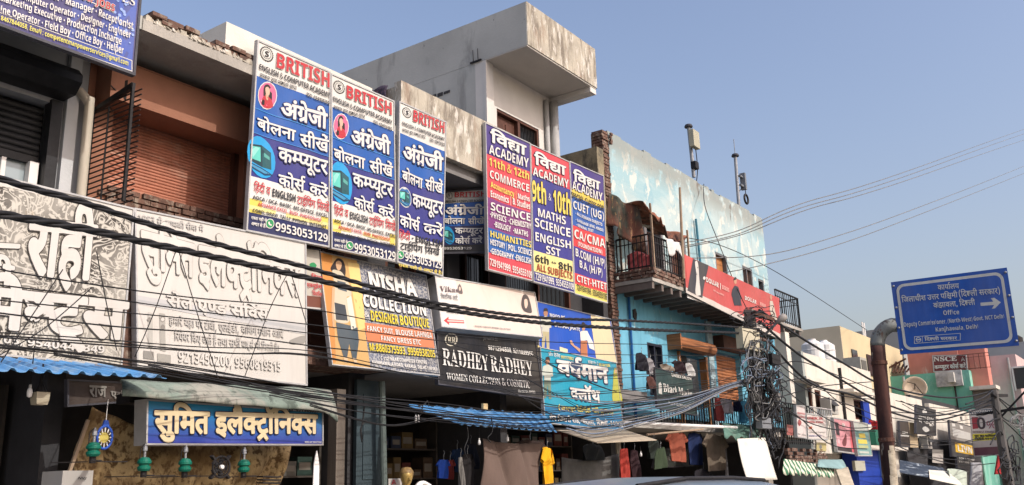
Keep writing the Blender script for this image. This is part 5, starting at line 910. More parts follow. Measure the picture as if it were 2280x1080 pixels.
def f(u, v): return (lerp(17.98, 18.3, u)-.22*v*(1-u)+.1*v, lerp(9.9, 9.3, u)+.07*math.sin(16*u+2*v)*(.3+v), 8.08-.42*u-v*(.80+.30*u)+.03*math.sin(9*u)+.05*math.sin(6*u)*v)
drape(f, 16, 12, 'hanging_quilt', cg, 'dark embroidered quilt hanging at the left end of the balcony awning', 'cloth')
def f(u, v): return (lerp(18.9, 19.6, u), 8.96+.03*math.sin(12*u)-.03*v, 7.02-v*(.32+.1*math.sin(7*u)))
drape(f, 14, 8, 'white_towel', mat('white_black_cloth', (.62, .6, .57, 1), .9, .1, 4, layers=(((.03, .03, .03, 1), (7, 7, 4), .60, .62),)), 'white and black towel thrown over the upper balcony rail', 'towel')
def f(u, v): return (18.42+.3*u, lerp(9.75, 9.25, u), 6.2+.55*v*(1-.5*abs(u-.4)))
drape(f, 8, 6, 'plastic_chair', plain('dark_red_plastic', 120, 45, 50), 'dark red plastic chair back standing on the upper balcony', 'chair')

# antennas on the roof
def antenna(p0, p1, kind, label):
    t = thing('roof_antenna', label, 'antenna', p0); p0 = Vector(p0); p1 = Vector(p1)
    MB().tube([p0, p1], .055, 10).build('mast', steel, t)
    MB().lathe(p1, [(.12, -.03), (.13, 0), (.10, .06), (.01, .07)], 14).build('cap', plain('dark_cap', 60, 60, 66), t)
    if kind == 0:
        c = lerp(p0, p1, .73); MB().box(c.x-.22, c.x+.22, c.y-.22, c.y-.07, c.z-.28, c.z+.26).build('radio_box', plain('beige_box', 176, 172, 150), t)
        MB().tube(curve([c+Vector((.1, -.12, -.3)), c+Vector((.16, -.1, -.9)), c+Vector((.05, -.06, -1.4))]), .014, 6).build('cable', iron, t)
        c = lerp(p0, p1, .22); MB().box(c.x-.1, c.x+.14, c.y-.14, c.y+.02, c.z-.1, c.z+.12).build('bracket', iron, t)
    else:
        MB().tube([p1, p1+Vector((0, 0, .6))], .012, 6).build('spike', steel, t)
        c = lerp(p0, p1, .50); MB().box(c.x+.22, c.x+.34, c.y-.2, c.y-.02, c.z-.28, c.z+.3).box(c.x, c.x+.24, c.y-.14, c.y-.06, c.z-.2, c.z-.14).box(c.x, c.x+.24, c.y-.14, c.y-.06, c.z+.12, c.z+.18).build('panel_antenna', plain('grey_antenna', 120, 125, 130), t)
        c = lerp(p0, p1, .18)+Vector((.46, -.1, 0)); MB().tube([c+Vector((.16*math.cos(a*.393), 0, .16*math.sin(a*.393))) for a in range(17)], .035, 8).build('cable_coil', iron, t)
        MB().tube(curve([c+Vector((-.46, .1, .12)), c+Vector((-.1, 0, .42)), c+Vector((0, 0, .16))]), .014, 6).build('cable', iron, t)
antenna(at(1545, 395, 10.6), at(1533, 282, 10.6), 0, 'roof antenna mast with a square beige radio box near its top')
antenna(at(1645, 458, 10.6), at(1637, 347, 10.6), 1, 'thin spiked antenna mast with a small panel and coiled cable, right of the boxed mast')
# ------------------------------------------------------------------ signboards
WHITE = ink(232, 230, 222); CREAM = ink(232, 214, 172); BLUE = ink(22, 92, 176); INDIGO = ink(48, 52, 132); RED = ink(196, 48, 56)
YEL = ink(236, 214, 96); BLACK = ink(26, 26, 30); DKBLUE = ink(24, 44, 110); NAVY = ink(30, 40, 90); PURPLE = ink(74, 58, 132); SALMON = ink(214, 78, 84)
GREY = ink(140, 138, 132); ORANGE = ink(214, 128, 84); GREEN = ink(40, 150, 90); CYAN = ink(60, 180, 210); SKIN = ink(214, 170, 140); HAIR = ink(40, 28, 26)
PINK = ink(230, 120, 150); LRED = ink(222, 66, 66); TEAL = ink(30, 136, 160); LGREEN = ink(170, 205, 150); PALE = ink(206, 206, 200)
EDGE = mat('board_edge', (.42, .42, .41, 1), .6, .15, 5, .2)
DARKEDGE = mat('dark_board_edge', (.06, .06, .07, 1), .6, .2, 5)
def quad(bl, br, tr, tl, Y, Yt=None, zoom=None):
    f = (lambda p: (zoom[0]+p[0]/zoom[2], zoom[1]+p[1]/zoom[2])) if zoom else (lambda p: p)
    Yt = Yt or Y
    return at(*f(bl), Y), at(*f(br), Y), at(*f(tr), Yt), at(*f(tl), Yt)
def face(s, P):
    "printed figure from close-up outlines: list of (points, material, rounded)"
    return s.shape('picture', [(sm(s.q(p), 4) if r else s.q(p), m) for p, m, r in P])
def woman_round(s, cx, cy, rx, ry):
    e = lambda kx, ky, dx=0, dy=0: [(cx+dx*rx+kx*rx*math.cos(i*.3927), cy+dy*ry+ky*ry*math.sin(i*.3927)) for i in range(16)]
    k = .32
    sk = lambda pts: [(cx+x*rx, cy+y*ry+k*x*rx*.8) for x, y in pts]
    s.shape('picture', [(s.q(e(1.0, 1.0)), WHITE), (s.q(e(.93, .93)), ink(226, 110, 150)),
        (sm(s.q(sk([(-.3, -.65), (.1, -.8), (.42, -.5), (.5, .0), (.4, .35), (-.3, .3), (-.42, -.2)])), 4), HAIR),
        (sm(s.q(sk([(-.62, .72), (-.45, .2), (-.1, .02), (.35, .12), (.6, .5), (.55, .72), (0, .92)])), 4), ink(196, 52, 62)),
        (sm(s.q(sk([(-.16, -.1), (.1, -.08), (.12, .22), (0, .34), (-.14, .2)])), 4), SKIN),
        (sm(s.q(sk([(-.22, -.5), (.06, -.62), (.26, -.42), (.22, -.12), (.03, .02), (-.17, -.15)])), 4), ink(226, 186, 160)),
        (sm(s.q(sk([(-.62, .72), (-.5, .4), (-.3, .42), (-.32, .74)])), 3), HAIR)])
def computer(s, pts, blob=True):
    x0, y0, x1, y1 = pts; W = x1-x0; H = y1-y0; sl = .38
    p = lambda l: s.q([(x0+x*W, y0+y*H+sl*(x-.5)*W) for x, y in l])
    el = lambda cx, cy, r, ry: s.q([(x0+W*(cx+r*math.cos(i*.314)), y0+H*(cy+ry*math.sin(i*.314))+sl*(cx+r*math.cos(i*.314)-.5)*W) for i in range(20)])
    polys = [(el(.5, .5, .52, .5), ink(30, 160, 220))] if blob else [(el(.5, .5, .5, .5), WHITE), (el(.5, .5, .46, .46), ink(40, 110, 170))]
    polys += [(p([(.08, .28), (.52, .2), (.86, .3), (.86, .72), (.52, .74), (.08, .68)]), ink(24, 60, 70)), (p([(.54, .22), (.86, .32), (.86, .72), (.54, .74)]), ink(34, 90, 96)),
              (p([(.12, .32), (.48, .26), (.48, .62), (.12, .62)]), ink(100, 206, 190)), (p([(.16, .4), (.3, .3), (.44, .3), (.2, .58)]), ink(150, 228, 214)),
              (p([(.60, .36), (.8, .42), (.8, .5), (.6, .46)]), ink(90, 170, 160)), (p([(.04, .72), (.5, .76), (.92, .84), (.62, .92), (.1, .84)]), ink(20, 60, 96)),
              (p([(.1, .75), (.5, .79), (.8, .84), (.6, .88), (.12, .81)]), ink(70, 150, 190))]
    s.shape('picture', polys)
def phone_icon(s, x, y, r):
    c = lambda k: s.q([(x+r*k*math.cos(i*.314), y+r*1.15*k*math.sin(i*.314)) for i in range(20)])
    s.shape('phone_icon', [(c(1.05), WHITE), (c(.9), GREEN), (c(.68), GREEN), (s.q([(x-r*.42, y-r*.4), (x-r*.12, y-r*.5), (x-r*.05, y-r*.1), (x+r*.1, y+r*.18), (x+r*.45, y+r*.25), (x+r*.3, y+r*.58), (x-r*.1, y+r*.42), (x-r*.4, y+r*.05)]), WHITE)])
def crest(s, x, y, r, ink_=BLACK):
    c = lambda k: s.q([(x+r*k*math.cos(i*.2618), y+r*1.1*k*math.sin(i*.2618)+.3*r*k*math.cos(i*.2618)) for i in range(24)])
    star = s.q([(x+r*(1.02 if i % 2 else .9)*math.cos(i*.1309), y+r*1.1*(1.02 if i % 2 else .9)*math.sin(i*.1309)+.3*r*math.cos(i*.1309)) for i in range(48)])
    s.shape('crest', [(star, ink_), (c(.82), ink(206, 206, 196)), (c(.62), ink_), (c(.55), WHITE)])
    s.t('S', 'S', 10, (x-r*.28, y-r*.5, y+r*.32), (x+r*.28, y-r*.3, y+r*.52), ink_, off=.012)
def academy_board(label, C, hdr, blu, ind, wht, logo, T, photo=None, comp=None, comp_blob=True, wa=None, yellow=None, Y=9.0, grp='tall blue academy boards'):
    s = Sign('academy_board', label, 'signboard', *C, [(0, hdr, WHITE), (hdr, blu, BLUE), (blu, ind, INDIGO), (ind, wht, WHITE), (wht, 1, NAVY)], .05, EDGE, .022, group=grp, overlay=yellow or ())
    s.zoom = Z4
    crest(s, *logo)
    if photo: woman_round(s, *photo)
    if comp: computer(s, comp, comp_blob)
    if wa: phone_icon(s, *wa)
    rules = [(blu-.13, .004), (blu, .003)]
    s.shape('printed_rule', [([(0, v), (1, v), (1, v+h), (0, v+h)], ink(70, 150, 220)) for v, h in rules])
    for txt, font, w, L, R, col, o in T: s.t(txt, font, w, L, R, col, **o)
    return s
Z4 = (540, 60, 1.8625); Z52 = (980, 250, 2.4); Z6 = (680, 530, 2.512); ZN = (650, 540, 3.374); ZV = (1180, 650, 3.375); Z2 = (0, 370, 2.4); Z3 = (0, 760, 3.0); Z1 = (0, 0, 2.455); ZR = (1920, 580, 4.5)
big = dict(out=DKBLUE, dw=40, drop=BLACK); wt = dict(out=DKBLUE, dw=30)
redo = dict(out=PALE, dw=20)
academy_board('tallest blue academy board with woman photo, leftmost of three, against the roof slab', quad((15, 845), (357, 913), (362, 187), (62, 55), 8.94, zoom=Z4), .192, .495, .722, .905, (100, 113, 29), [
    ('BRITISH', 'S', 10, (140, 107, 168), (358, 194, 253), RED, redo), ('ENGLISH & COMPUTER ACADEMY', 'S', 5, (68, 153, 176), (360, 274, 297), BLACK, {}),
    ('सरकार द्वारा मान्यता प्राप्त', 'D', 10, (70, 192, 208), (222, 249, 266), BLACK, {}), ('ISO: CERTIFIED', 'S', 5, (262, 272, 288), (358, 310, 326), BLACK, {}),
    ('अंग्रेजी', 'D', 30, (160, 312, 366), (350, 364, 424), WHITE, big), ('बोलना', 'D', 20, (58, 378, 418), (218, 432, 474), WHITE, wt), ('सीखें', 'D', 20, (235, 445, 490), (356, 472, 521), WHITE, wt),
    ('कम्प्यूटर', 'D', 20, (148, 498, 552), (352, 558, 613), WHITE, big), ('कोर्स', 'D', 20, (148, 612, 655), (255, 641, 684), WHITE, wt), ('करें', 'D', 20, (275, 648, 690), (352, 668, 706), WHITE, wt),
    ('हिंदी व', 'D', 10, (45, 650, 680), (112, 668, 700), RED, {}), ('ENGLISH', 'S', 5, (122, 670, 702), (218, 697, 728), BLACK, {}), ('टाईपिंग सिखें', 'D', 10, (225, 702, 732), (357, 738, 768), RED, {}),
    ('ADCA / DCA, BASIC, MS OFFICE, EXCEL', 'S', 5, (40, 698, 713), (350, 777, 793), BLACK, {}), ('ADVANCE EXCEL, BUSY, PHOTOSHOP,', 'S', 5, (62, 727, 742), (328, 797, 812), RED, {}), ('COREL DRAW, TALLY, PYTHON, INTERNET', 'S', 5, (40, 753, 768), (345, 824, 840), BLACK, {}),
    ('रास्ता यहीं से', 'D', 20, (33, 786, 797), (97, 799, 810), WHITE, {}), ('अन्दर से है।', 'D', 20, (33, 810, 822), (95, 822, 834), WHITE, {}), ('9953053129', 'S', 0, (133, 809, 845), (350, 860, 895), WHITE, {})],
    photo=(105, 284, 42, 58), comp=(20, 455, 135, 625), wa=(112, 816, 17), yellow=[(0, .835, .16, .905, YEL), (.9, .84, 1, .903, YEL), (0, .868, 1, .89, ink(238, 226, 150))])
academy_board('blue academy board with red heading and woman photo, middle of the three tall ones', quad((368, 918), (637, 974), (627, 308), (367, 194), 8.98, zoom=Z4), .195, .50, .735, .905, (400, 250, 25), [
    ('BRITISH', 'S', 10, (430, 242, 293), (616, 316, 367), RED, redo), ('ENGLISH & COMPUTER ACADEMY', 'S', 5, (374, 288, 308), (618, 388, 407), BLACK, {}),
    ('सरकार द्वारा मान्यता प्राप्त', 'D', 10, (375, 326, 340), (505, 368, 384), BLACK, {}), ('ISO: CERTIFIED', 'S', 5, (538, 387, 401), (618, 418, 433), BLACK, {}),
    ('अंग्रेजी', 'D', 30, (452, 428, 480), (612, 478, 530), WHITE, big), ('बोलना', 'D', 20, (376, 505, 545), (507, 548, 590), WHITE, wt), ('सीखें', 'D', 20, (525, 556, 600), (622, 580, 622), WHITE, wt),
    ('कम्प्यूटर', 'D', 20, (455, 606, 655), (622, 656, 705), WHITE, big), ('कोर्स', 'D', 20, (460, 708, 748), (545, 732, 771), WHITE, wt), ('करें', 'D', 20, (562, 740, 776), (625, 757, 791), WHITE, wt),
    ('हिंदी व', 'D', 10, (378, 746, 776), (435, 762, 793), RED, {}), ('ENGLISH', 'S', 5, (442, 766, 796), (518, 787, 816), BLACK, {}), ('टाईपिंग सिखें', 'D', 10, (525, 789, 818), (632, 817, 847), RED, {}),
    ('ADCA / DCA, BASIC, MS OFFICE, EXCEL', 'S', 5, (378, 796, 810), (630, 860, 875), BLACK, {}), ('ADVANCE EXCEL, BUSY, PHOTOSHOP,', 'S', 5, (395, 823, 837), (612, 876, 890), RED, {}), ('COREL DRAW, TALLY, PYTHON, INTERNET', 'S', 5, (383, 849, 863), (625, 901, 915), BLACK, {}),
    ('रास्ता यहीं से', 'D', 20, (377, 879, 889), (432, 889, 899), WHITE, {}), ('अन्दर से है।', 'D', 20, (377, 901, 912), (428, 910, 921), WHITE, {}), ('9953053129', 'S', 0, (460, 896, 934), (632, 934, 970), WHITE, {})],
    photo=(410, 412, 35, 54), comp=(362, 560, 452, 735), wa=(443, 907, 15), yellow=[(0, .835, .14, .903, YEL), (.9, .84, 1, .903, YEL), (0, .868, 1, .89, ink(238, 226, 150))])
academy_board('tall blue academy board without a woman photo, mounted on the worn terrace parapet', quad((641, 975), (829, 1034), (843, 394), (650, 309), 8.94, zoom=Z4), .20, .48, .81, .925, (681, 356, 20), [
    ('BRITISH', 'S', 10, (706, 344, 391), (835, 397, 442), RED, redo), ('ENGLISH & COMPUTER ACADEMY', 'S', 5, (660, 393, 408), (835, 460, 475), BLACK, {}),
    ('सरकार द्वारा मान्यता प्राप्त', 'D', 10, (660, 422, 435), (757, 453, 466), BLACK, {}), ('ISO: CERTIFIED', 'S', 5, (777, 461, 474), (835, 483, 497), BLACK, {}),
    ('अंग्रेजी', 'D', 30, (662, 495, 548), (830, 545, 597), WHITE, big), ('बोलना', 'D', 20, (658, 597, 637), (750, 630, 670), WHITE, wt), ('सीखें', 'D', 20, (760, 632, 672), (828, 652, 691), WHITE, wt),
    ('कम्प्यूटर', 'D', 20, (705, 692, 742), (828, 730, 780), WHITE, big), ('कोर्स', 'D', 20, (650, 782, 825), (735, 808, 848), WHITE, wt), ('करें', 'D', 20, (752, 814, 851), (828, 832, 869), WHITE, wt),
    ('हिंदी', 'D', 10, (645, 848, 874), (695, 860, 886), RED, {}), ('• ENGLISH', 'S', 5, (702, 862, 890), (827, 886, 913), BLACK, {}), ('टाईपिंग सिखें', 'D', 10, (652, 895, 923), (815, 922, 948), BLACK, {}),
    ('9953053129', 'S', 0, (672, 936, 970), (825, 970, 1005), WHITE, {}), ('रास्ता गली के अन्दर से है।', 'D', 20, (644, 982, 992), (825, 1016, 1028), YEL, {})],
    comp=(645, 665, 702, 748), comp_blob=False, wa=(655, 945, 15))
Z4_ = Z4
def small_board():
    f = lambda x, y, Y: at(980+x/2.4, 250+y/2.4, Y)
    bl = f(15, 755, 9.7); tl = f(20, 425, 9.7); br = f(243, 750, 9.12); tr = f(250, 405, 9.12)
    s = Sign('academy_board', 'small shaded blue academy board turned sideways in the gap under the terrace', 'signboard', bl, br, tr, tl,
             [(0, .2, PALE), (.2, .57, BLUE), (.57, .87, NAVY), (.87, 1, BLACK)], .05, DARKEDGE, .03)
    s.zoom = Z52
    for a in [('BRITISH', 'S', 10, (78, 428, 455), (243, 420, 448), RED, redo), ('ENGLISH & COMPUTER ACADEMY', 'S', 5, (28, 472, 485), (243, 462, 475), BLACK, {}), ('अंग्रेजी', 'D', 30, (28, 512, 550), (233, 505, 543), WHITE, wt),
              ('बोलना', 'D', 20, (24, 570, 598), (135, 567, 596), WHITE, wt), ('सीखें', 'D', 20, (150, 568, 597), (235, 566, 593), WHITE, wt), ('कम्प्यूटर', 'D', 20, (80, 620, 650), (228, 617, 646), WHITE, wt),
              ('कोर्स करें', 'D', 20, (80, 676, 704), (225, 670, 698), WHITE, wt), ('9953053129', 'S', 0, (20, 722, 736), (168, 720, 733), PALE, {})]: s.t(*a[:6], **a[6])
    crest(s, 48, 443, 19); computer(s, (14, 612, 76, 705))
small_board()

# --- three tutoring boards
def tutor(label, C, bands, T, extra=()):
    s = Sign('tuition_board', label, 'signboard', *C, bands, .05, EDGE, .02, group='red and purple tuition boards'); s.zoom = Z52
    if extra: s.shape('printed_panel', [(sm(s.q(p), 3) if r else s.q(p), m) for p, m, r in extra])
    for a in T: s.t(*a[:6], **(a[6] if len(a) > 6 else {}))
    return s
sh = dict(out=NAVY, dw=25)
VIO = ink(80, 60, 150); CORAL = ink(218, 74, 84); MAG = ink(128, 58, 122)
tutor('purple and red tuition board listing commerce and science, leftmost of three', quad((255, 840), (490, 901), (479, 166), (240, 55), 8.92, zoom=Z52), [(0, .215, PURPLE), (.215, .515, CORAL), (.515, .72, MAG), (.72, .885, ink(40, 96, 170)), (.885, 1, CORAL)], [
    ('विद्या', 'D', 30, (265, 104, 156), (458, 184, 232), WHITE, sh), ('ACADEMY', 'S', 0, (258, 172, 221), (470, 248, 298), WHITE, sh), ('11th & 12th', 'S', 0, (258, 241, 284), (472, 320, 361), YEL), ('COMMERCE', 'S', 0, (262, 308, 350), (473, 387, 428), WHITE),
    ('Accountancy |', 'S', 5, (265, 370, 400), (405, 426, 457), YEL), ('Maths', 'S', 5, (415, 432, 460), (475, 451, 478), WHITE), ('Economics | B. Studies', 'S', 5, (265, 418, 452), (477, 487, 520), WHITE),
    ('SCIENCE', 'S', 0, (265, 480, 522), (478, 542, 584), WHITE), ('•PHYSICS', 'S', 5, (262, 530, 560), (355, 558, 588), WHITE), ('•CHEMISTRY', 'S', 5, (368, 565, 595), (482, 595, 625), WHITE), ('•BIOLOGY', 'S', 5, (285, 583, 613), (380, 608, 638), WHITE), ('•MATHS', 'S', 5, (392, 617, 645), (465, 639, 667), WHITE),
    ('HUMANITIES', 'S', 0, (265, 632, 665), (483, 692, 725), YEL), ('HISTORY | POL. SCIENCE', 'S', 5, (265, 677, 707), (485, 738, 769), WHITE), ('•GEOGRAPHY •ENGLISH', 'S', 5, (265, 725, 755), (482, 782, 812), WHITE), ('7291941999, 9354555109', 'S', 0, (262, 780, 818), (487, 852, 888), WHITE)])
tutor('red headed tuition board with tall yellow class numbers, middle of three', quad((498, 905), (715, 965), (689, 265), (482, 170), 8.92, zoom=Z52), [(0, .22, CORAL), (.22, 1, ink(60, 58, 140))], [
    ('विद्या', 'D', 30, (500, 226, 275), (670, 294, 338), WHITE, sh), ('ACADEMY', 'S', 0, (493, 292, 336), (683, 362, 406), WHITE, sh), ('9th', 'S', 10, (488, 362, 470), (560, 388, 494), YEL, dict(out=BLACK, dw=25)), ('&', 'S', 0, (575, 434, 470), (592, 439, 474), WHITE), ('10th', 'S', 10, (605, 414, 524), (694, 444, 550), YEL, dict(out=BLACK, dw=25)),
    ('MATHS', 'S', 0, (520, 512, 556), (672, 558, 600), WHITE), ('SCIENCE', 'S', 0, (503, 564, 610), (692, 622, 668), WHITE), ('ENGLISH', 'S', 0, (505, 640, 686), (695, 690, 730), WHITE), ('SST', 'S', 0, (565, 712, 755), (643, 732, 772), WHITE),
    ('6th', 'S', 0, (505, 760, 799), (580, 777, 815), BLACK), ('to', 'S', 0, (597, 795, 806), (620, 800, 811), BLACK), ('8th', 'S', 0, (632, 798, 836), (702, 814, 852), BLACK), ('ALL SUBJECTS', 'S', 5, (512, 808, 845), (703, 856, 893), ink(170, 80, 40)), ('7291941999, 9354555109', 'S', 0, (505, 857, 895), (710, 916, 950), WHITE)],
    [([(497, 745), (500, 738), (706, 795), (712, 802), (713, 902), (708, 908), (504, 850), (498, 842)], ink(240, 226, 150), False)])
tutor('purple headed tuition board with yellow strips, rightmost of three beside the brick edge', quad((718, 970), (893, 1020), (872, 340), (692, 262), 8.92, zoom=Z52), [(0, .205, PURPLE), (.205, .265, ink(232, 206, 90)), (.265, .49, ink(44, 92, 170)), (.49, .645, LRED), (.645, .845, ink(66, 58, 140)), (.845, .925, LRED), (.925, 1, ink(236, 222, 110))], [
    ('विद्या', 'D', 30, (708, 320, 366), (853, 375, 415), WHITE, sh), ('ACADEMY', 'S', 0, (703, 366, 410), (865, 432, 478), WHITE, sh), ('SPECIAL CLASSES FOR', 'S', 0, (698, 424, 456), (873, 500, 530), BLACK), ('CUET (UG)', 'S', 0, (708, 472, 514), (872, 534, 577), WHITE),
    ('• ALL DOMAIN SUBJECTS', 'S', 5, (720, 533, 548), (865, 592, 608), WHITE), ('• LANGUAGE (ENG, HINDI)', 'S', 5, (720, 567, 581), (870, 623, 638), WHITE), ('• GENERAL TEST', 'S', 5, (722, 594, 608), (818, 628, 642), WHITE),
    ('CA/CMA', 'S', 0, (713, 624, 671), (878, 681, 726), WHITE), ('(FOUNDATION)', 'S', 5, (732, 690, 712), (862, 736, 758), WHITE), ('B.COM (H/P)', 'S', 0, (720, 727, 768), (878, 788, 830), WHITE), ('B.A. (H/P)', 'S', 0, (742, 790, 829), (862, 838, 878), WHITE), ('CTET-HTET', 'S', 0, (727, 868, 904), (885, 914, 952), WHITE), ('7291941998, 9354555109', 'S', 0, (727, 918, 949), (888, 970, 1003), BLACK)])

# --- manpower board, top left corner
br = at(299, 167, 8.93); tr = at(303, -40, 8.93); L = br.x-2.6
s = Sign('employment_board', 'blue purple employment board with a white job list and a yellow line at its foot', 'signboard', (L, 8.93, br.z), br, (br.x, 8.93, br.z+1.75), (L, 8.93, br.z+1.75), [(0, 1, ink(66, 62, 118))], .06, DARKEDGE, .03,
         overlay=[(.70, .02, .985, .98, ink(58, 78, 156)), (.86, .02, .985, .98, ink(56, 92, 186))])
s.zoom = Z1
for a in [('SERVICES', 'R', 0, (440, -130, -83), (735, -12, 35), WHITE), ('LOTS OF', 'S', 0, (395, -60, -22), (505, -18, 22), RED, dict(out=WHITE, dw=50)), ('JOBS', 'S', 0, (517, -12, 28), (625, 28, 66), RED, dict(out=WHITE, dw=50)),
          ('Supervisor • Manager • Receptionist', 'S', 0, (140, -98, -62), (725, 122, 164), WHITE), ('Computer Operator • Designer • Engineer', 'S', 0, (100, -48, -12), (712, 172, 212), WHITE),
          ('Marketing Executive • Production Incharge', 'S', 0, (0, -34, 2), (662, 205, 247), WHITE), ('Machine Operator • Field Boy • Office Boy • Helper', 'S', 0, (-90, -2, 36), (672, 256, 298), WHITE),
          ('8467844058, Email : competentmanpowerservices@gmail.com', 'S', 0, (3, 85, 112), (697, 334, 361), ink(232, 224, 90))]: s.t(*a[:6], **(a[6] if len(a) > 6 else {}))
s.shape('printed_rule', [(s.q([(-20, 58), (722, 330), (722, 334), (-20, 62)]), WHITE), (s.q([(-20, 128), (722, 388), (722, 392), (-20, 132)]), WHITE), (s.q([(718, 330), (722, 330), (722, 392), (718, 392)]), WHITE), (s.q([(380, -40), (630, 70), (630, 75), (380, -35)]), WHITE)])
rnd = random.Random(3)
s.shape('printed_dots', [(s.disc(rnd.uniform(.88, .98), rnd.uniform(.06, .8), rnd.uniform(.004, .009), 8), ink(150, 180, 240)) for _ in range(60)])

# --- big faded board of the electronics shop and the floral garment board
FADE = ink(220, 217, 209); FADE2 = ink(206, 203, 196); OUTL = ink(146, 142, 135)
C = quad((305, 815), (683, 858), (680, 541), (300, 464), 8.95)
s = Sign('shop_board', 'huge sun bleached white board with grey outlined letters behind many wires', 'signboard', *C, [(0, 1, FADE)], .08, EDGE, .02); s.zoom = Z2
fo = dict(out=OUTL, dw=13)
for a in [('1983 से आपकी सेवा में', 'D', 10, (735, 262, 295), (1085, 325, 352), FADE2, dict(out=OUTL, dw=10)), ('सुमित', 'D', 40, (750, 352, 532), (1040, 428, 590), FADE, fo), ('इलैक्ट्रॉनिक्स', 'D', 40, (1060, 432, 612), (1602, 530, 692), FADE, fo), ('सेल एण्ड सर्विस', 'D', 30, (885, 690, 746), (1435, 768, 826), FADE, fo),
          ('हमारे यहां पर टीवी, एलईडी, वाशिंग मशीन आदि', 'D', 10, (900, 808, 846), (1515, 882, 918), FADE2, dict(out=OUTL, dw=12)), ('रिपेयर किए जाते हैं तथा सभी पार्ट्स भी मिलते हैं।', 'D', 10, (930, 888, 930), (1490, 958, 990), FADE2, dict(out=OUTL, dw=12)), ('9213450200, 9560819315', 'S', 10, (950, 986, 1046), (1500, 1046, 1098), FADE, fo)]: s.t(*a[:6], **a[6])
s.shape('faded_picture', [(sm(s.q(p), 3) if r else s.q(p), m) for p, m, r in [
    ([(735, 690), (1630, 845), (1630, 900), (735, 735)], ink(204, 204, 202), 0), ([(735, 712), (1630, 862), (1630, 880), (735, 722)], ink(188, 190, 190), 0), ([(790, 780), (815, 785), (815, 970), (790, 965)], ink(196, 194, 186), 0), ([(850, 785), (880, 790), (885, 990), (855, 985)], ink(180, 178, 170), 0), ([(765, 985), (820, 992), (820, 1035), (765, 1028)], ink(150, 148, 142), 0), ([(840, 1000), (912, 1010), (912, 1052), (840, 1042)], ink(170, 168, 160), 0),
    ([(852, 815), (866, 800), (880, 818), (866, 835)], OUTL, 1), ([(855, 860), (868, 846), (880, 862), (868, 876)], OUTL, 1), ([(856, 820), (866, 808), (876, 820), (866, 830)], FADE, 1), ([(785, 820), (797, 806), (808, 820), (797, 834)], OUTL, 1), ([(1550, 930), (1625, 905), (1625, 945), (1560, 950)], ink(160, 158, 152), 1)]])
fb = NB('floral_print')
def curls(sc, k, lo, hi, d=1.6):
    "thin curling lines: contours of a slow noise"
    n = fb.mul(fb.noise(sc, 1.5, .5, d), k); m = fb.n.new('ShaderNodeMath'); m.operation = 'PINGPONG'; m.inputs[1].default_value = .5; fb.l.new(n, m.inputs[0]); return fb.ramp(m.outputs[0], lo, hi, 1, 0)
leaf = fb.ramp(fb.noise(8.5, 2, .5, 2.5), .50, .54)
ln = fb.n.new('ShaderNodeMath'); ln.operation = 'MAXIMUM'; fb.l.new(curls(2.6, 11, .10, .20), ln.inputs[0]); fb.l.new(fb.mul(leaf, curls(4.5, 9, .16, .34)), ln.inputs[1])
wear = fb.ramp(fb.noise((1.2, 1.2, .8), 5), .40, .66)
k3 = fb.mul(fb.ramp(ln.outputs[0], 0, 1, 1, 0), fb.ramp(wear, 0, 1, 1, .25))
cf = fb.mix(k3, lin(190, 186, 174), lin(62, 57, 52))
cf = fb.mix(fb.mul(fb.ramp(fb.noise((1.6, 1.6, .9), 6), .60, .70), fb.ramp(fb.z(), 1.0, 1.6)), cf, tuple(lin(190, 150, 80)))
FLORAL = fb.out(cf, .6, 0, .3)
p = at(299, 465, 8.94); b = at(303, 812, 8.94); x0 = p.x-3.0
s = Sign('shop_board', 'big white board with black floral print and white outlined letters at the left edge', 'signboard', (x0, 8.94, b.z-.03), (p.x-.005, 8.94, b.z-.03), (p.x-.005, 8.94, p.z), (x0, 8.94, p.z), [(0, .05, FADE), (.05, 1, FLORAL)], .1, EDGE, .02); s.zoom = Z2
fl = dict(out=ink(58, 54, 50), dw=16)
for a in [('राही', 'D', 40, (140, 290, 570), (512, 330, 600), FADE, fl), ('-', 'S', 30, (-20, 330, 480), (110, 345, 480), FADE, fl), ('मेन्ट्स', 'D', 40, (-120, 650, 850), (680, 735, 925), FADE, fl), ('03, 9540447349', 'S', 10, (15, 905, 945), (555, 960, 1002), FADE, dict(out=BLACK, dw=20)), ('ी', 'D', 40, (-40, 520, 640), (75, 540, 640), FADE, fl)]: s.t(*a[:6], **a[6])

# --- small blue electronics sign
grad = []
for i in range(12):
    k = i/11; grad.append((i/12, (i+1)/12, ink(int(lerp(26, 40, k)), int(lerp(150, 58, k)), int(lerp(196, 158, k)))))
C = quad((975, 690), (2155, 692), (2155, 472), (980, 388), 8.42, zoom=Z3)
s = Sign('shop_sign', 'blue gradient shop sign with large cream letters under the grey green awning', 'sign', *C, grad, .20, EDGE, .018, back=EDGE); s.zoom = Z3
for a in [('सुमित', 'D', 40, (1025, 470, 608), (1398, 480, 612), CREAM, dict(out=ink(20, 24, 60), dw=30)), ('इलैक्ट्रॉनिक्स', 'D', 40, (1437, 480, 610), (2118, 498, 612), CREAM, dict(out=ink(20, 24, 60), dw=30)), ('M.:9213450200', 'S', 5, (1925, 452, 470), (2140, 458, 476), BLACK, {}), ('SONU ART 9953775532', 'S', 5, (2030, 668, 677), (2142, 669, 678), WHITE, {})]: s.t(*a[:6], **a[6])

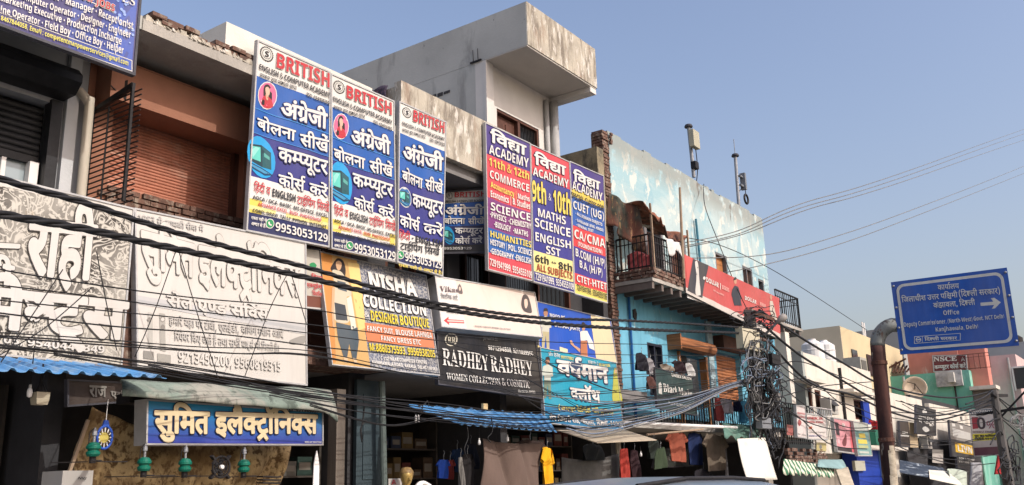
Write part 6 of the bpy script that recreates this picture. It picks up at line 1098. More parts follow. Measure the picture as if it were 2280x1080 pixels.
# --- narrow shaded board between the bleached board and the boutique board
C = quad((100-105, 405), (105, 412), (75, 62), (0, 58), 9.12, zoom=Z6)
s = Sign('shop_board', 'narrow white board mostly hidden between the bleached board and the boutique board', 'signboard', at(681, 688, 9.1), at(722, 692, 9.1), at(712, 556, 9.1), at(680, 552, 9.1), [(0, .78, ink(196, 192, 178)), (.78, .96, ink(120, 70, 54)), (.96, 1, PALE)], .05, DARKEDGE, .015); s.zoom = ZN
for a in [('हिमा', 'D', 20, (140, 240, 265), (225, 260, 285), RED, {}), ('एक्यूप्रेशर', 'D', 20, (105, 305, 332), (235, 325, 352), RED, {}), ('क्लिनिक', 'D', 20, (148, 368, 398), (232, 385, 412), RED, {})]: s.t(*a[:6], **a[6])
s.shape('leaf_picture', [(sm(s.q([(130, 165), (160, 150), (185, 175), (155, 195)]), 4), GREEN)])

# --- boutique board
GLIT = NB('glitter_print'); g1 = GLIT.ramp(GLIT.noise(34, 2, .5), .42, .62); GL = GLIT.out(GLIT.mix(GLIT.ramp(GLIT.noise(2, 3), .35, .65), GLIT.mix(g1, lin(92, 100, 118), lin(166, 166, 164)), GLIT.mix(g1, lin(80, 84, 96), lin(152, 150, 144))), .5)
C = quad((300, 920), (1107, 1000), (1005, 250), (195, 65), 8.88, 9.18, ZN)
s = Sign('boutique_board', 'glittery grey boutique board with orange strip and a printed woman on yellow', 'signboard', *C, [(0, 1, GL)], .05, EDGE, .015); s.zoom = ZN
face(s, [([(195, 65), (485, 132), (590, 945), (300, 920)], ink(208, 168, 104), 0), ([(420, 150), (500, 160), (560, 640), (500, 660)], ink(236, 206, 130), 0), ([(215, 75), (300, 100), (330, 900), (305, 905)], ink(206, 140, 66), 0),
         ([(320, 140), (345, 118), (385, 140), (405, 210), (400, 300), (430, 360), (340, 300), (300, 220), (290, 190)], HAIR, 1), ([(330, 150), (350, 138), (372, 155), (368, 195), (350, 210), (334, 190)], ink(210, 170, 130), 1),
         ([(300, 215), (345, 210), (385, 235), (440, 330), (445, 400), (410, 420), (430, 590), (335, 595), (300, 500), (320, 330)], ink(206, 196, 170), 1), ([(318, 450), (400, 470), (415, 590), (330, 580)], ink(60, 66, 70), 0), ([(340, 285), (405, 300), (415, 370), (345, 350)], ink(80, 90, 96), 0),
         ([(330, 600), (490, 640), (500, 740), (480, 880), (450, 870), (425, 760), (410, 880), (385, 860), (345, 730)], ink(70, 84, 92), 0), ([(445, 400), (480, 640), (440, 660), (410, 420)], ink(226, 220, 200), 0), ([(385, 865), (412, 860), (420, 905), (392, 905)], ink(220, 190, 150), 0), ([(452, 868), (478, 875), (492, 915), (468, 915)], ink(220, 190, 150), 0),
         ([(300, 340), (322, 330), (312, 520), (322, 650), (305, 640), (294, 500)], ink(210, 170, 130), 0)])
s.shape('printed_strip', [(s.q([(548, 600), (1052, 660), (1070, 795), (570, 745)]), ORANGE)])
for a in [('NISHA', 'S', 30, (575, 228, 345), (930, 292, 408), WHITE, dict(drop=BLACK, dw=30, shear=-.08)), ('COLLECTION', 'S', 20, (530, 388, 475), (1000, 465, 553), WHITE, dict(drop=BLACK, dw=30)), ('&', 'S', 0, (542, 518, 556), (580, 524, 562), WHITE, {}), ('DESIGNER BOUTIQUE', 'S', 0, (592, 510, 588), (1022, 577, 642), ink(236, 214, 60), dict(out=NAVY, dw=20)),
          ('FANCY SUIT, BLOUSE LAHNGA', 'S', 0, (565, 625, 662), (1045, 682, 722), WHITE, {}), ('FANCY DRESS ETC', 'S', 0, (668, 700, 735), (962, 735, 772), WHITE, {}), ('M:8860375593, 9956938205', 'S', 0, (582, 755, 812), (1068, 812, 868), ink(236, 214, 60), dict(out=NAVY, dw=20)),
          ('C-112, NEAR COMPUTER CENTRE', 'S', 5, (665, 855, 880), (1005, 890, 915), WHITE, {}), ('KANJHAWALA ROAD, KARALA, DELHI-110 081', 'S', 5, (598, 885, 910), (1082, 940, 964), WHITE, {})]: s.t(*a[:6], **a[6])

# --- pale lightbox
C = quad((760, 497), (1327, 556), (1281, 305), (722, 213), 8.92, 9.16, Z6)
PK = ink(232, 214, 200)
s = Sign('lightbox_sign', 'long pale pink lightbox with a red arrow, above the black shop board', 'sign', *C, [(0, 1, PK)], .34, EDGE, .02, back=plain('lightbox_side', 170, 168, 160), wave=.004); s.zoom = Z6
s.shape('picture', [(sm(s.q(p), 4) if r else s.q(p), m) for p, m, r in [([(722, 213), (838, 232), (905, 512), (762, 497)], ink(226, 222, 214), 0), ([(772, 462), (800, 440), (800, 455), (886, 460), (888, 478), (802, 474), (804, 488)], LRED, 0), ([(790, 459), (884, 464), (885, 472), (796, 468)], ink(236, 200, 190), 0),
    ([(1210, 340), (1222, 316), (1245, 330), (1262, 390), (1262, 420), (1225, 410), (1208, 380)], ink(70, 60, 60), 1), ([(1224, 345), (1238, 345), (1242, 375), (1232, 395), (1224, 375)], ink(226, 200, 180), 1), ([(850, 285), (860, 258), (872, 275), (880, 310), (855, 305)], ink(110, 100, 96), 1), ([(858, 275), (866, 275), (868, 292), (860, 294)], ink(226, 200, 180), 1)]])
for a in [('Vikas', 'R', 0, (745, 268, 300), (850, 278, 306), ink(110, 90, 90), dict(shear=.15)), ('क्लिनिक आर्ट', 'D', 10, (755, 318, 340), (850, 328, 350), ink(120, 120, 120), {}), ('क्लिनिक', 'D', 10, (785, 405, 420), (855, 412, 428), ink(120, 120, 120), {}), ('RADHEY RADHEY WOMEN COLLECTION', 'S', 0, (945, 490, 498), (1145, 508, 516), ink(120, 110, 110), {})]: s.t(*a[:6], **a[6])

# --- black shop board
C = quad((742, 818), (1332, 900), (1284, 566), (735, 524), 9.02, 9.06, Z6)
s = Sign('shop_board', 'black shop board with bold white serif lettering below the pale lightbox', 'signboard', *C, [(0, 1, BLACK)], .06, DARKEDGE, .02); s.zoom = Z6
for a in [('RADHEY RADHEY', 'R', 0, (763, 612, 710), (1266, 688, 772), WHITE, {}), ('WOMEN COLLECTION & COSMETIC', 'R', 0, (785, 752, 790), (1252, 800, 840), WHITE, {}), ('9871294808, 9211039506', 'S', 5, (1022, 600, 624), (1267, 634, 660), WHITE, {}), ('Chandni Adv. 9999250', 'S', 5, (1185, 850, 862), (1282, 856, 869), WHITE, {}), ('JAI MATA DI', 'D', 10, (990, 556, 570), (1070, 562, 576), GREY, {})]: s.t(*a[:6], **a[6])
s.shape('round_emblem', [(s.q([(815+36*math.cos(i*.314), 568+37*math.sin(i*.314)) for i in range(20)]), ink(206, 200, 180)), (s.q([(815+29*math.cos(i*.314), 568+30*math.sin(i*.314)) for i in range(20)]), ink(40, 36, 34))])
s.t('RR', 'R', 0, (792, 552, 585), (838, 554, 588), ink(206, 200, 180), off=.014)

# --- cloth merchant: blue advert with people and a cyan board below
C = quad((75, 615), (652, 532), (606, 205), (50, 70), 9.12, 9.22, ZV)
s = Sign('advert_board', 'bright blue advert with printed people and cream right part above the cyan cloth board', 'signboard', *C, [(0, 1, ink(24, 84, 190))], .05, EDGE, .015); s.zoom = ZV
def man(x, y, h, shirt, pants, k=.22):
    return [([(x-.05*h, y), (x, y-.04*h), (x+.05*h, y+.01*h), (x+.05*h, y+.11*h), (x, y+.15*h), (x-.05*h, y+.1*h)], ink(180, 130, 100), 1), ([(x-.055*h, y+.03*h), (x-.04*h, y-.05*h), (x+.04*h, y-.05*h), (x+.06*h, y+.05*h), (x+.03*h, y+.02*h), (x-.03*h, y+.02*h)], HAIR, 1),
            ([(x-.03*h, y+.14*h), (x+.03*h, y+.14*h), (x+.13*h, y+.2*h), (x+.15*h, y+.42*h), (x+.09*h, y+.44*h), (x+.09*h, y+.54*h), (x-.09*h, y+.52*h), (x-.09*h, y+.42*h), (x-.15*h, y+.4*h), (x-.12*h, y+.18*h)], shirt, 0),
            ([(x-.09*h, y+.52*h), (x+.09*h, y+.54*h), (x+.10*h, y+1.0*h), (x+.03*h, y+1.0*h), (x, y+.62*h), (x-.04*h, y+.98*h), (x-.10*h, y+.98*h)], pants, 0)]
face(s, [([(462, 172), (606, 206), (650, 532), (500, 500)], CREAM, 0)] + man(118, 140, 300, ink(206, 206, 190), ink(190, 180, 140)) + [([(395, 250), (410, 232), (425, 255), (420, 285), (402, 285)], ink(200, 150, 120), 1), ([(390, 250), (404, 225), (430, 245), (422, 258), (400, 252)], HAIR, 1), ([(380, 300), (400, 290), (440, 290), (480, 380), (490, 440), (455, 420), (440, 360), (385, 370)], WHITE, 0),
     ([(385, 365), (440, 365), (440, 485), (380, 475)], ink(190, 120, 80), 0), ([(330, 400), (380, 430), (372, 455), (305, 390), (300, 362), (315, 365)], ink(206, 160, 130), 0), ([(225, 410), (285, 430), (285, 465), (225, 450)], ink(230, 220, 180), 0), ([(55, 400), (78, 410), (85, 612), (60, 612)], ink(226, 206, 130), 0)])
s.t('CHHAA JAAYE', 'S', 0, (184, 222, 258), (376, 258, 296), WHITE); s.t('MOOD PE', 'S', 5, (146, 160, 184), (262, 182, 206), WHITE)
C = quad((110, 985), (702, 1045), (646, 531), (75, 416), 8.98, 9.1, ZV)
s = Sign('cloth_shop_board', 'cyan cloth shop board with large white letters, printed man and yellow dressed woman', 'signboard', *C, [(0, .78, ink(30, 158, 186)), (.78, 1, ink(34, 122, 168))], .05, EDGE, .015); s.zoom = ZV
face(s, man(133, 505, 300, ink(206, 214, 200), ink(120, 140, 120)) + [([(628, 590), (640, 570), (650, 590), (668, 700), (690, 830), (620, 815), (622, 680)], ink(190, 190, 70), 1), ([(634, 590), (641, 578), (648, 592), (644, 612), (636, 610)], ink(206, 160, 130), 1)])
for a in [('वर्धमान', 'D', 40, (200, 515, 612), (585, 580, 685), WHITE, dict(out=ink(60, 80, 110), dw=30, drop=NAVY)), ('क्लॉथ', 'D', 30, (298, 722, 800), (526, 750, 830), WHITE, dict(out=ink(60, 80, 110), dw=30, drop=NAVY)), ('प्रो० दिनेश', 'D', 10, (136, 455, 480), (222, 470, 495), WHITE, {}), ('9971173052', 'S', 5, (228, 478, 500), (322, 492, 514), YEL, {}), ('शाखा नं० 2', 'D', 10, (432, 515, 535), (508, 530, 552), WHITE, {}), ('8010011506', 'S', 5, (515, 535, 556), (596, 545, 566), YEL, {}),
          ('(जयपुर रेडीमेड की दुकान)', 'D', 20, (210, 855, 885), (622, 888, 922), YEL, {}), ('मेन किरारी रोड, कराला, दिल्ली -110081', 'D', 20, (140, 932, 965), (708, 985, 1018), WHITE, {})]: s.t(*a[:6], **a[6])

# --- long red banner on the blue house balcony
C = quad((1528, 652), (1738, 757), (1735, 664), (1523, 566), 8.93)
RB = ink(200, 84, 80); ZD = (1320, 270, 2.4)
s = Sign('advert_banner', 'long red banner with a black slanted panel and printed men along the upper balcony', 'banner', *C, [(0, .86, RB), (.86, 1, ink(214, 206, 196))], .04, None); s.zoom = ZD
face(s, [([(535, 735), (618, 770), (585, 945), (505, 905)], ink(56, 56, 62), 0), ([(545, 755), (562, 762), (576, 910), (570, 930), (548, 920), (552, 830)], ink(220, 216, 206), 1), ([(490, 712), (532, 733), (505, 860)], ink(226, 90, 84), 0),
    ([(752, 842), (760, 835), (767, 845), (764, 868), (754, 866)], ink(200, 150, 120), 1), ([(750, 850), (758, 832), (768, 840), (764, 846)], HAIR, 1), ([(745, 900), (756, 878), (776, 885), (795, 940), (792, 962), (800, 985), (756, 985), (742, 925)], ink(52, 56, 66), 0),
    ([(945, 935), (952, 928), (957, 942), (950, 958)], ink(200, 150, 120), 1), ([(945, 960), (958, 960), (985, 1060), (960, 1075), (945, 1010)], ink(206, 196, 180), 0)])
for a in [('DOLLAR', 'S', 5, (605, 833, 858), (672, 865, 890), WHITE, {}), ('|', 'S', 5, (680, 868, 892), (683, 870, 894), WHITE, {}), ('BIGBOSS', 'S', 5, (690, 875, 896), (730, 892, 912), ink(236, 180, 170), {}), ('DOLLAR', 'S', 5, (815, 932, 952), (872, 958, 978), WHITE, {}), ('BIGBOSS', 'S', 5, (890, 965, 982), (925, 980, 998), ink(236, 180, 170), {}), ('FIT HAI BOSS', 'S', 0, (640, 900, 908), (700, 926, 934), ink(240, 190, 180), {})]: s.t(*a[:6], **a[6])
s.shape('round_emblem', [(s.q([(598+6*math.cos(i*.52), 838+9*math.sin(i*.52)) for i in range(12)]), WHITE)])

# --- dark green board on the lower balcony
ZB = (1340, 660, 2.571)
C = quad((318, 640), (540, 682), (520, 466), (300, 405), 9.03, 9.03, ZB)
s = Sign('cafe_board', 'dark grey green board with white lettering hung on the lower balcony of the blue house', 'signboard', *C, [(0, 1, ink(52, 74, 74))], .04, DARKEDGE, .02); s.zoom = ZB
for a in [('Black Mode', 'R', 0, (352, 495, 545), (512, 535, 572), WHITE, {}), ('UNISEX SALON', 'S', 5, (395, 440, 458), (508, 465, 480), WHITE, {}), ('hair & beauty', 'S', 5, (380, 600, 618), (505, 622, 640), PALE, {})]: s.t(*a[:6], **a[6])
s.shape('bottle_picture', [(s.q([(325, 500), (335, 490), (345, 505), (347, 560), (325, 555)]), PALE)])
C = quad((292, 990), (470, 975), (500, 900), (335, 880), 9.9, 9.9, ZB)
s = Sign('shop_board', 'dim black board with pale serif letters inside the shop behind the hanging shirts', 'signboard', at(1454, 1042, 9.6), at(1545, 1038, 9.6), at(1545, 998, 9.6), at(1462, 1000, 9.6), [(0, 1, ink(36, 42, 40))], .04, DARKEDGE, .02); s.zoom = ZB
s.t('Bombay Fashions', 'R', 0, (338, 900, 938), (525, 905, 940), ink(150, 150, 146))

# --- road direction sign on its bent pole
bl, br, tr, tl = atX(1920+380/4.5, 580+942/4.5, 12.70), atX(1920+1572/4.5, 580+852/4.5, 12.92), atX(1920+1448/4.5, 580+70/4.5, 12.92), atX(1920+285/4.5, 580+218/4.5, 12.70)
RSB = ink(0, 72, 158, .95, .35)
RSW = ink(196, 200, 198)
s = Sign('road_sign', 'blue road direction sign with white Hindi and English lines and an arrow pointing right', 'road sign', bl, br, tr, tl, [(0, 1, RSB)], .03, None, back=EDGE, wave=.0); s.zoom = ZR
def rr(iu, iv, r=.07):
    a = s.w/s.h; out = []
    for cx, cy, a0 in ((1-iu-r, iv+r*a, -90), (1-iu-r, 1-iv-r*a, 0), (iu+r, 1-iv-r*a, 90), (iu+r, iv+r*a, 180)):
        for k in range(7): t = math.radians(a0+k*15); out.append((cx+r*math.cos(t), cy+r*a*math.sin(t)))
    return out
s.shape('border_line', [(rr(.040, .045), RSW), (rr(.064, .082, .052), RSB)])
for a in [('कार्यालय', 'D', 10, (755, 250, 298), (970, 232, 280), RSW), ('जिलाधीश उत्तर पश्चिमी', 'D', 10, (395, 372, 422), (955, 322, 370), RSW), ('(दिल्ली सरकार)', 'D', 10, (968, 315, 368), (1378, 280, 332), RSW), ('कंझावला, दिल्ली', 'D', 10, (712, 430, 478), (1130, 395, 445), RSW),
          ('Office', 'S', -5, (812, 503, 550), (970, 494, 540), RSW), ('Deputy Commissioner, (North-West) Govt. NCT Delhi', 'S', -5, (418, 622, 668), (1420, 540, 580), RSW), ('Kanjhawala, Delhi', 'S', -5, (735, 672, 715), (1160, 640, 682), RSW), ('दिल्ली सरकार', 'D', 20, (625, 776, 806), (950, 765, 793), RSW)]: s.t(*a[:6])
s.shape('arrow', [(s.q([(1185, 424), (1312, 413), (1288, 380), (1322, 374), (1388, 420), (1330, 480), (1298, 484), (1322, 446), (1185, 456)]), RSW)])
fr = [(520, 762), (985, 728), (985, 800), (520, 835)]
s.shape('printed_emblem', [(s.q(fr), RSW), (s.q([(526, 767), (979, 733), (979, 796), (526, 829)]), RSB), (s.q([(600, 760), (604, 760), (604, 824), (600, 824)]), RSW), (s.q([(562+28*math.cos(i*.314), 795+26*math.sin(i*.314)) for i in range(20)]), RSW), (s.q([(562+20*math.cos(i*.314), 795+19*math.sin(i*.314)) for i in range(20)]), RSB), (s.q([(538, 790), (586, 786), (586, 798), (538, 802)]), RSW)])
for u in (.018, .982):
    for v in (.06, .36, .64, .94): MB().lathe(s.P(u, v, 0), [(.016, 0), (.016, .006), (.008, .012), (.001, .012)], 8, axis=s.n).build('bolt', steel, s.root)
MB().bar(s.P(.02, .62, -.06), s.P(.98, .62, -.06), .04).bar(s.P(.02, .25, -.06), s.P(.98, .25, -.06), .04).build('back_rail', steel, s.root)
pole = thing('sign_pole', 'thick rusty steel pole with a grey bend at the top carrying the blue road sign', 'pole', (12.62, 3.05, 0))
a0 = Vector((12.75, 3.02, 0)); top = atX(1954, 770, 12.75)
pm = NB('rusty_pole'); base = pm.mix(pm.ramp(pm.noise((5, 5, 1.2), 6), .42, .6), lin(58, 42, 41), lin(92, 60, 52)); base = pm.mix(pm.ramp(pm.noise((9, 9, 2.5), 5), .60, .66), base, lin(176, 170, 158)); pm.bump(pm.noise(20), .3)
POLEM = pm.out(base, .8)
lo = atX(1994, 1240, 12.75); lo = Vector((12.75, lo.y, 0))
MB().tube([lo, lerp(lo, top, .97), top], .093, 20).build('shaft', POLEM, pole, smooth=True)
bend = [top]+[top+Vector((0, -(.26-.26*math.cos(a)), .26*math.sin(a))) for a in [math.radians(x) for x in range(10, 91, 10)]]
bend.append(bend[-1]+Vector((0, -.45, .01))); bend.append(bend[-1]+Vector((.0, -.45, .01)))
bend = [p+Vector((.0, 0, 0)) for p in bend]
bend[-1].x = 13.02; bend[-2].x = 12.98; bend[-3].x = 12.86
MB().tube(bend, .094, 20).build('bend', mat('flaking_grey_paint', (.22, .235, .22, 1), .7, .2, 4, layers=(((.06, .05, .045, 1), (7, 7, 4), .53, .58, .9), ((.16, .085, .06, 1), (12, 12, 5), .60, .64, .8)), bump=.2), pole, smooth=True)
for k in (.62, .93): MB().lathe(lerp(lo, top, k)-Vector((0, 0, .03)), [(.094, 0), (.104, .002), (.104, .05), (.094, .052)], 18).build('clamp', rust, pole)
pb = MB(); pz0, pz1 = 1.2, 1.92
for z0_, z1_, a0_, a1_ in ((pz0, 1.55, -2.9, -1.55), (1.552, 1.86, -2.8, -1.62), (1.862, pz1, -2.6, -1.8)):
    def pf(u, v, q=(z0_, z1_, a0_, a1_)):
        z = lerp(q[0], q[1], v); k = (z-lo.z)/(top.z-lo.z); c_ = lerp(lo, top, k); a = lerp(q[2], q[3], u); return (c_.x+.097*math.cos(a), c_.y+.097*math.sin(a), z)
    pb.grid(pf, 8, 2)
pb.build('poster', mat('torn_poster', (.42, .37, .28, 1), .9, .3, (9, 9, 14), layers=(((.14, .11, .09, 1), (11, 11, 30), .58, .66),)), pole, smooth=True)
# ------------------------------------------------------------------ awnings
tin_blue = mat('blue_tin', (.09, .28, .55, 1), .5, .18, (1.5, 1.5, 1.5), layers=(((.30, .40, .46, 1), (3, 3, 3), .50, .64, .6), ((.16, .11, .08, 1), (5, 5, 5), .58, .66, .75)), bump=.1)
def tin_roof(name, label, p_fl, p_fr, p_br, p_bl, n, amp, m):
    "corrugated sheet: front-left, front-right, back-right, back-left corners"
    p_fl, p_fr, p_br, p_bl = map(Vector, (p_fl, p_fr, p_br, p_bl)); mb = MB(); k = 6
    prof = [0, .15, 1, 1, .15, 0]
    def pt(i, v, dz=0):
        u = i/(n*k); z = amp*prof[i % k]; a = lerp(p_fl, p_fr, u); b = lerp(p_bl, p_br, u); return lerp(a, b, v)+Vector((0, 0, z+dz))
    for dz in (0, -.006):
        for i in range(n*k):
            for j in range(3):
                q = [pt(i, j/3, dz), pt(i+1, j/3, dz), pt(i+1, (j+1)/3, dz), pt(i, (j+1)/3, dz)]; mb.poly(q if dz == 0 else q[::-1])
    for i in range(n*k): mb.poly([pt(i, 0, -.006), pt(i+1, 0, -.006), pt(i+1, 0), pt(i, 0)])
    return tag(mb.build(name, m), label, 'awning')
tin_roof('tin_awning', 'blue corrugated tin awning below the floral board at the left edge', at(-320, 812, 8.0), at(371, 842, 8.0), at(235, 818, 8.75), at(-330, 775, 8.75), 17, .035, tin_blue)
tin_roof('tin_awning', 'blue corrugated tin awning hung with cables above the big brown curtain', at(1028, 946, 7.9), at(1240, 962, 7.9), at(1215, 925, 8.95), at(905, 902, 8.95), 13, .03, tin_blue)
# grey green rounded awning above the small blue sign
gt = mat('grey_green_canvas', (.19, .24, .20, 1), .9, .3, 2.5, layers=(((.34, .32, .27, 1), (1.2, 1.2, 1.2), .46, .56, .8), ((.06, .075, .06, 1), (7, 7, 3), .53, .64, .75)), bump=.3)
A0, A1, B0, B1 = at(272, 872, 8.3), at(750, 910, 8.3), at(268, 852, 8.8), at(735, 868, 8.8)
def f(u, v):
    a = lerp(A0, A1, u); b = lerp(B0, B1, u); p = lerp(b, a, min(1, v*1.25)); 
    drop = 0 if v < .8 else (v-.8)*.22
    rnd_ = .10*max(0, (u-.9)*10)**2
    return (p.x, p.y, p.z+.05*math.sin(min(1, v*1.25)*math.pi)-drop-rnd_*(.2+v)+.004*math.sin(25*u))
drape(f, 40, 10, 'canvas_awning', gt, 'weathered grey green canvas awning with a rounded right end over the small blue sign', 'awning', thick=.02)
o = MB().box(A0.x+.4, A1.x-.1, 8.8, 9.05, A0.z-.05, A0.z+.05); tag(o.build('awning_beam', iron), 'dark beam carrying the grey green canvas awning on its front wall', 'beam')
# cream sheet awning right of the second tin roof
cs = mat('cream_sheet', (.42, .36, .27, 1), .8, .15, 2, layers=(((.2, .16, .12, 1), (4, 4, 4), .58, .7, .6),), bump=.15)
P = [at(1235, 955, 8.6), at(1330, 985, 7.9), at(1462, 979, 7.9), at(1385, 955, 8.8)]
tag(MB().slab(P, (0, 0, -.015)).build('sheet_awning', cs), 'dusty cream flat sheet awning sloping below the cyan cloth board', 'awning')
gc = mat('green_canvas', (.10, .20, .16, 1), .85, .25, 3, layers=(((.25, .32, .26, 1), (4, 4, 4), .54, .68, .7),), bump=.2)
def f(u, v):
    a = lerp(at(1612, 968, 8.3), at(1712, 975, 8.3), u); b = lerp(at(1606, 944, 8.9), at(1690, 950, 8.9), u); p = lerp(b, a, v)
    return (p.x, p.y, p.z+.08*math.sin(math.pi*v)+.02*math.sin(17*u)-(.06+.05*math.sin(31*u))*(v > .95))
drape(f, 30, 8, 'canvas_awning', gc, 'small dark green canvas awning with a frayed edge above the hanging white sheet', 'awning')
wc = mat('white_sheet', (.66, .64, .56, 1), .85, .06, 1.5, layers=(((.45, .42, .36, 1), (2, 2, 2), .58, .72, .5),), bump=.15)
Q = [at(1641, 977, 8.15), at(1700, 975, 8.15), at(1733, 1068, 7.9), at(1664, 1071, 7.9)]
def f(u, v):
    p = lerp(lerp(Q[0], Q[1], u), lerp(Q[3], Q[2], u), v); return p+Vector((0, .03*math.sin(5*u+3*v), 0))
drape(f, 12, 12, 'white_sheet', wc, 'bright white sheet hanging stiffly from the green canvas awning edge', 'sheet')
# striped scalloped awning of the dental clinic
st = NB('striped_awning'); wv = st.n.new('ShaderNodeTexWave'); wv.bands_direction = 'X'; wv.inputs['Scale'].default_value = 1.1; st.l.new(st.coord(1), wv.inputs['Vector'])
stripe = st.out(st.mix(st.ramp(wv.outputs['Fac'], .45, .55), lin(64, 112, 84), lin(206, 206, 186)), .8)
q0, q1, q2, q3 = at(1745, 1022, 8.5), at(1856, 1040, 8.5), at(1856, 1058, 8.35), at(1742, 1050, 8.35)
def f(u, v):
    p = lerp(lerp(q0, q1, u), lerp(q3, q2, u), v); return p+Vector((0, .02*math.sin(60*u)*v, -.09*(v > .92)*abs(math.sin(26*u))))
drape(f, 90, 8, 'striped_awning', stripe, 'green and cream striped awning with a scalloped edge below the clinic banners', 'awning')
def f(u, v):
    a = lerp(at(1825, 1026, 8.9), at(1872, 1024, 8.9), u); b = lerp(at(1820, 1040, 8.3), at(1886, 1046, 8.3), u); p = lerp(a, b, v); return p+Vector((0, 0, .1*math.sin(math.pi*v)))
drape(f, 10, 8, 'canvas_awning', mat('faded_teal_canvas', (.20, .32, .32, 1), .85, .2, 2), 'faded teal rounded canvas awning to the right of the striped awning', 'awning')
tag(MB().slab([at(1862, 1046, 8.3), at(1888, 1040, 8.3), at(1902, 1080, 8.2), at(1880, 1096, 8.2)], (.0, .05, 0)).build('shop_curtain', mat('striped_curtain', (.40, .36, .28, 1), .9, .3, (1, 1, 9))), 'beige striped curtain slanting below the teal awning', 'curtain')

# ------------------------------------------------------------------ things of the electronics shop
tarp = NB('patterned_tarpaulin'); v2 = tarp.noise((16, 16, 13), 3, .6)
tc = tarp.mix(tarp.ramp(v2, .40, .52), lin(104, 82, 54), tarp.mix(tarp.ramp(tarp.noise(2.2, 6), .38, .62), lin(120, 98, 66), lin(196, 172, 126)))
tarp.bump(tarp.noise((5, 5, 1.5), 4), .7, .06); TARP = tarp.out(tc, .85)
T0, T1, T2, T3 = at(205, 905, 9.0), at(655, 975, 9.1), at(640, 1130, 9.0), at(186, 1130, 8.9)
def f(u, v):
    p = lerp(lerp(T0, T1, u), lerp(T3, T2, u), v)
    sag = -.16*math.sin(math.pi*u)*(1-v)
    return (p.x+.03*math.sin(9*v+20*u), p.y+.22*abs(math.sin(8*u+1.5*v))**.6*(.3+.7*v)+.10*abs(math.sin(17*u-3*v))*(.4+v)+.03*math.sin(41*u+5*v)+.05*math.sin(6*v+3*u), p.z+sag)
drape(f, 60, 24, 'tarpaulin', TARP, 'beige patterned tarpaulin draped below the small blue sign at the shop front', 'tarpaulin')
tealp = plain('green_motor', 16, 104, 84, .4)
def fan_motor(x, y, label, Y=8.15, k=1.):
    c = at(x, y, Y); t = thing('ceiling_fan', label, 'fan', c, 'ceiling fans hung on the shop front')
    MB().lathe(c, [(.001, -.075*k), (.05*k, -.07*k), (.062*k, -.05*k), (.062*k, -.03*k), (.048*k, -.022*k), (.048*k, -.008*k), (.066*k, 0), (.066*k, .02*k), (.048*k, .05*k), (.02*k, .06*k), (.001, .062*k)], 18).build('motor', tealp, t, smooth=False)
    MB().tube([c+Vector((0, 0, .06*k)), c+Vector((0, 0, .19*k))], .012, 8).lathe(c+Vector((0, 0, .11*k)), [(.001, 0), (.024, .01), (.02, .05), (.001, .07)], 10).build('rod', steel, t)
    MB().tube(curve([c+Vector((-.05*k, 0, .03*k)), c+Vector((-.045*k, 0, .14*k)), c+Vector((0, 0, .19*k))]), .005, 6).build('wire_loop', iron, t)
    for a in (0, 2.1, 4.2):
        d = Vector((math.cos(a+.1), math.sin(a+.1), 0)); n = Vector((-d.y, d.x, 0)); z = Vector((0, 0, -.12*k))
        MB().slab([c+z+d*.05-n*.02, c+z+d*.34-n*.05, c+z+d*.36+n*.04, c+z+d*.05+n*.025], (0, 0, .008)).build('blade', iron, t)
    MB().tube([c+Vector((0, 0, -.13*k)), c+Vector((0, 0, -.07*k))], .03, 8).build('hub', iron, t)
    return t
fan_motor(208, 999, 'green ceiling fan motor hanging beside the blue fan cover, leftmost of four')
fan_motor(321, 1032, 'green ceiling fan motor hanging under the left end of the small blue sign')
fan_motor(412, 1034, 'green ceiling fan motor hanging directly left of the black round fan')
fan_motor(543, 1036, 'green ceiling fan motor hanging right of the black round fan')
c = at(490, 1040, 8.1); t = thing('exhaust_fan', 'black round exhaust fan with a white hub hanging before the tarpaulin', 'fan', c)
mb = MB(); R_ = .105
for r in (R_, R_*.72, R_*.45): mb.tube([c+Vector((r*math.cos(a*.2618), -.02, r*math.sin(a*.2618))) for a in range(25)], .006 if r < R_ else .012, 6)
for a in range(8): mb.tube([c+Vector((.02*math.cos(a*.785), -.02, .02*math.sin(a*.785))), c+Vector((R_*math.cos(a*.785), -.02, R_*math.sin(a*.785)))], .004, 5)
mb.build('guard', iron, t); MB().lathe(c+Vector((0, -.05, 0)), [(.001, 0), (.02, .006), (.024, .03)], 14, axis=(0, 1, 0)).build('hub', white_paint, t)
for a in range(5):
    d = Vector((math.cos(a*1.257), 0, math.sin(a*1.257))); n = Vector((-d.z, 0, d.x)); MB().slab([c+d*.02-n*.01, c+d*.09-n*.03, c+d*.095+n*.02, c+d*.02+n*.012], (0, .03, 0)).build('blade', plain('grey_blade', 60, 62, 66), t)
mb = MB()
for a in range(4):
    d = Vector((math.cos(a*1.571+.785), 0, math.sin(a*1.571+.785))); mb.bar(c+d*R_, c+d*(R_+.055), .05, .02)
mb.build('frame', iron, t)
c = at(233, 974, 8.3); t = thing('fan_cover', 'blue rimmed oval fan cover with yellow centre hanging on a string', 'fan cover', c)
MB().tube([c+Vector((.075*math.cos(a*.2618), 0, .105*math.sin(a*.2618))) for a in range(25)], .012, 8).build('rim', plain('blue_rim', 40, 80, 170), t)
MB().lathe(c+Vector((0, .01, 0)), [(.001, 0), (.05, .004), (.052, .02)], 16, axis=(0, 1, 0)).build('disc', plain('yellow_disc', 190, 176, 90), t)
mb = MB()
for a in range(12): mb.tube([c+Vector((.05*math.cos(a*.5236), 0, .05*math.sin(a*.5236))), c+Vector((.075*math.cos(a*.5236), 0, .1*math.sin(a*.5236)))], .005, 5)
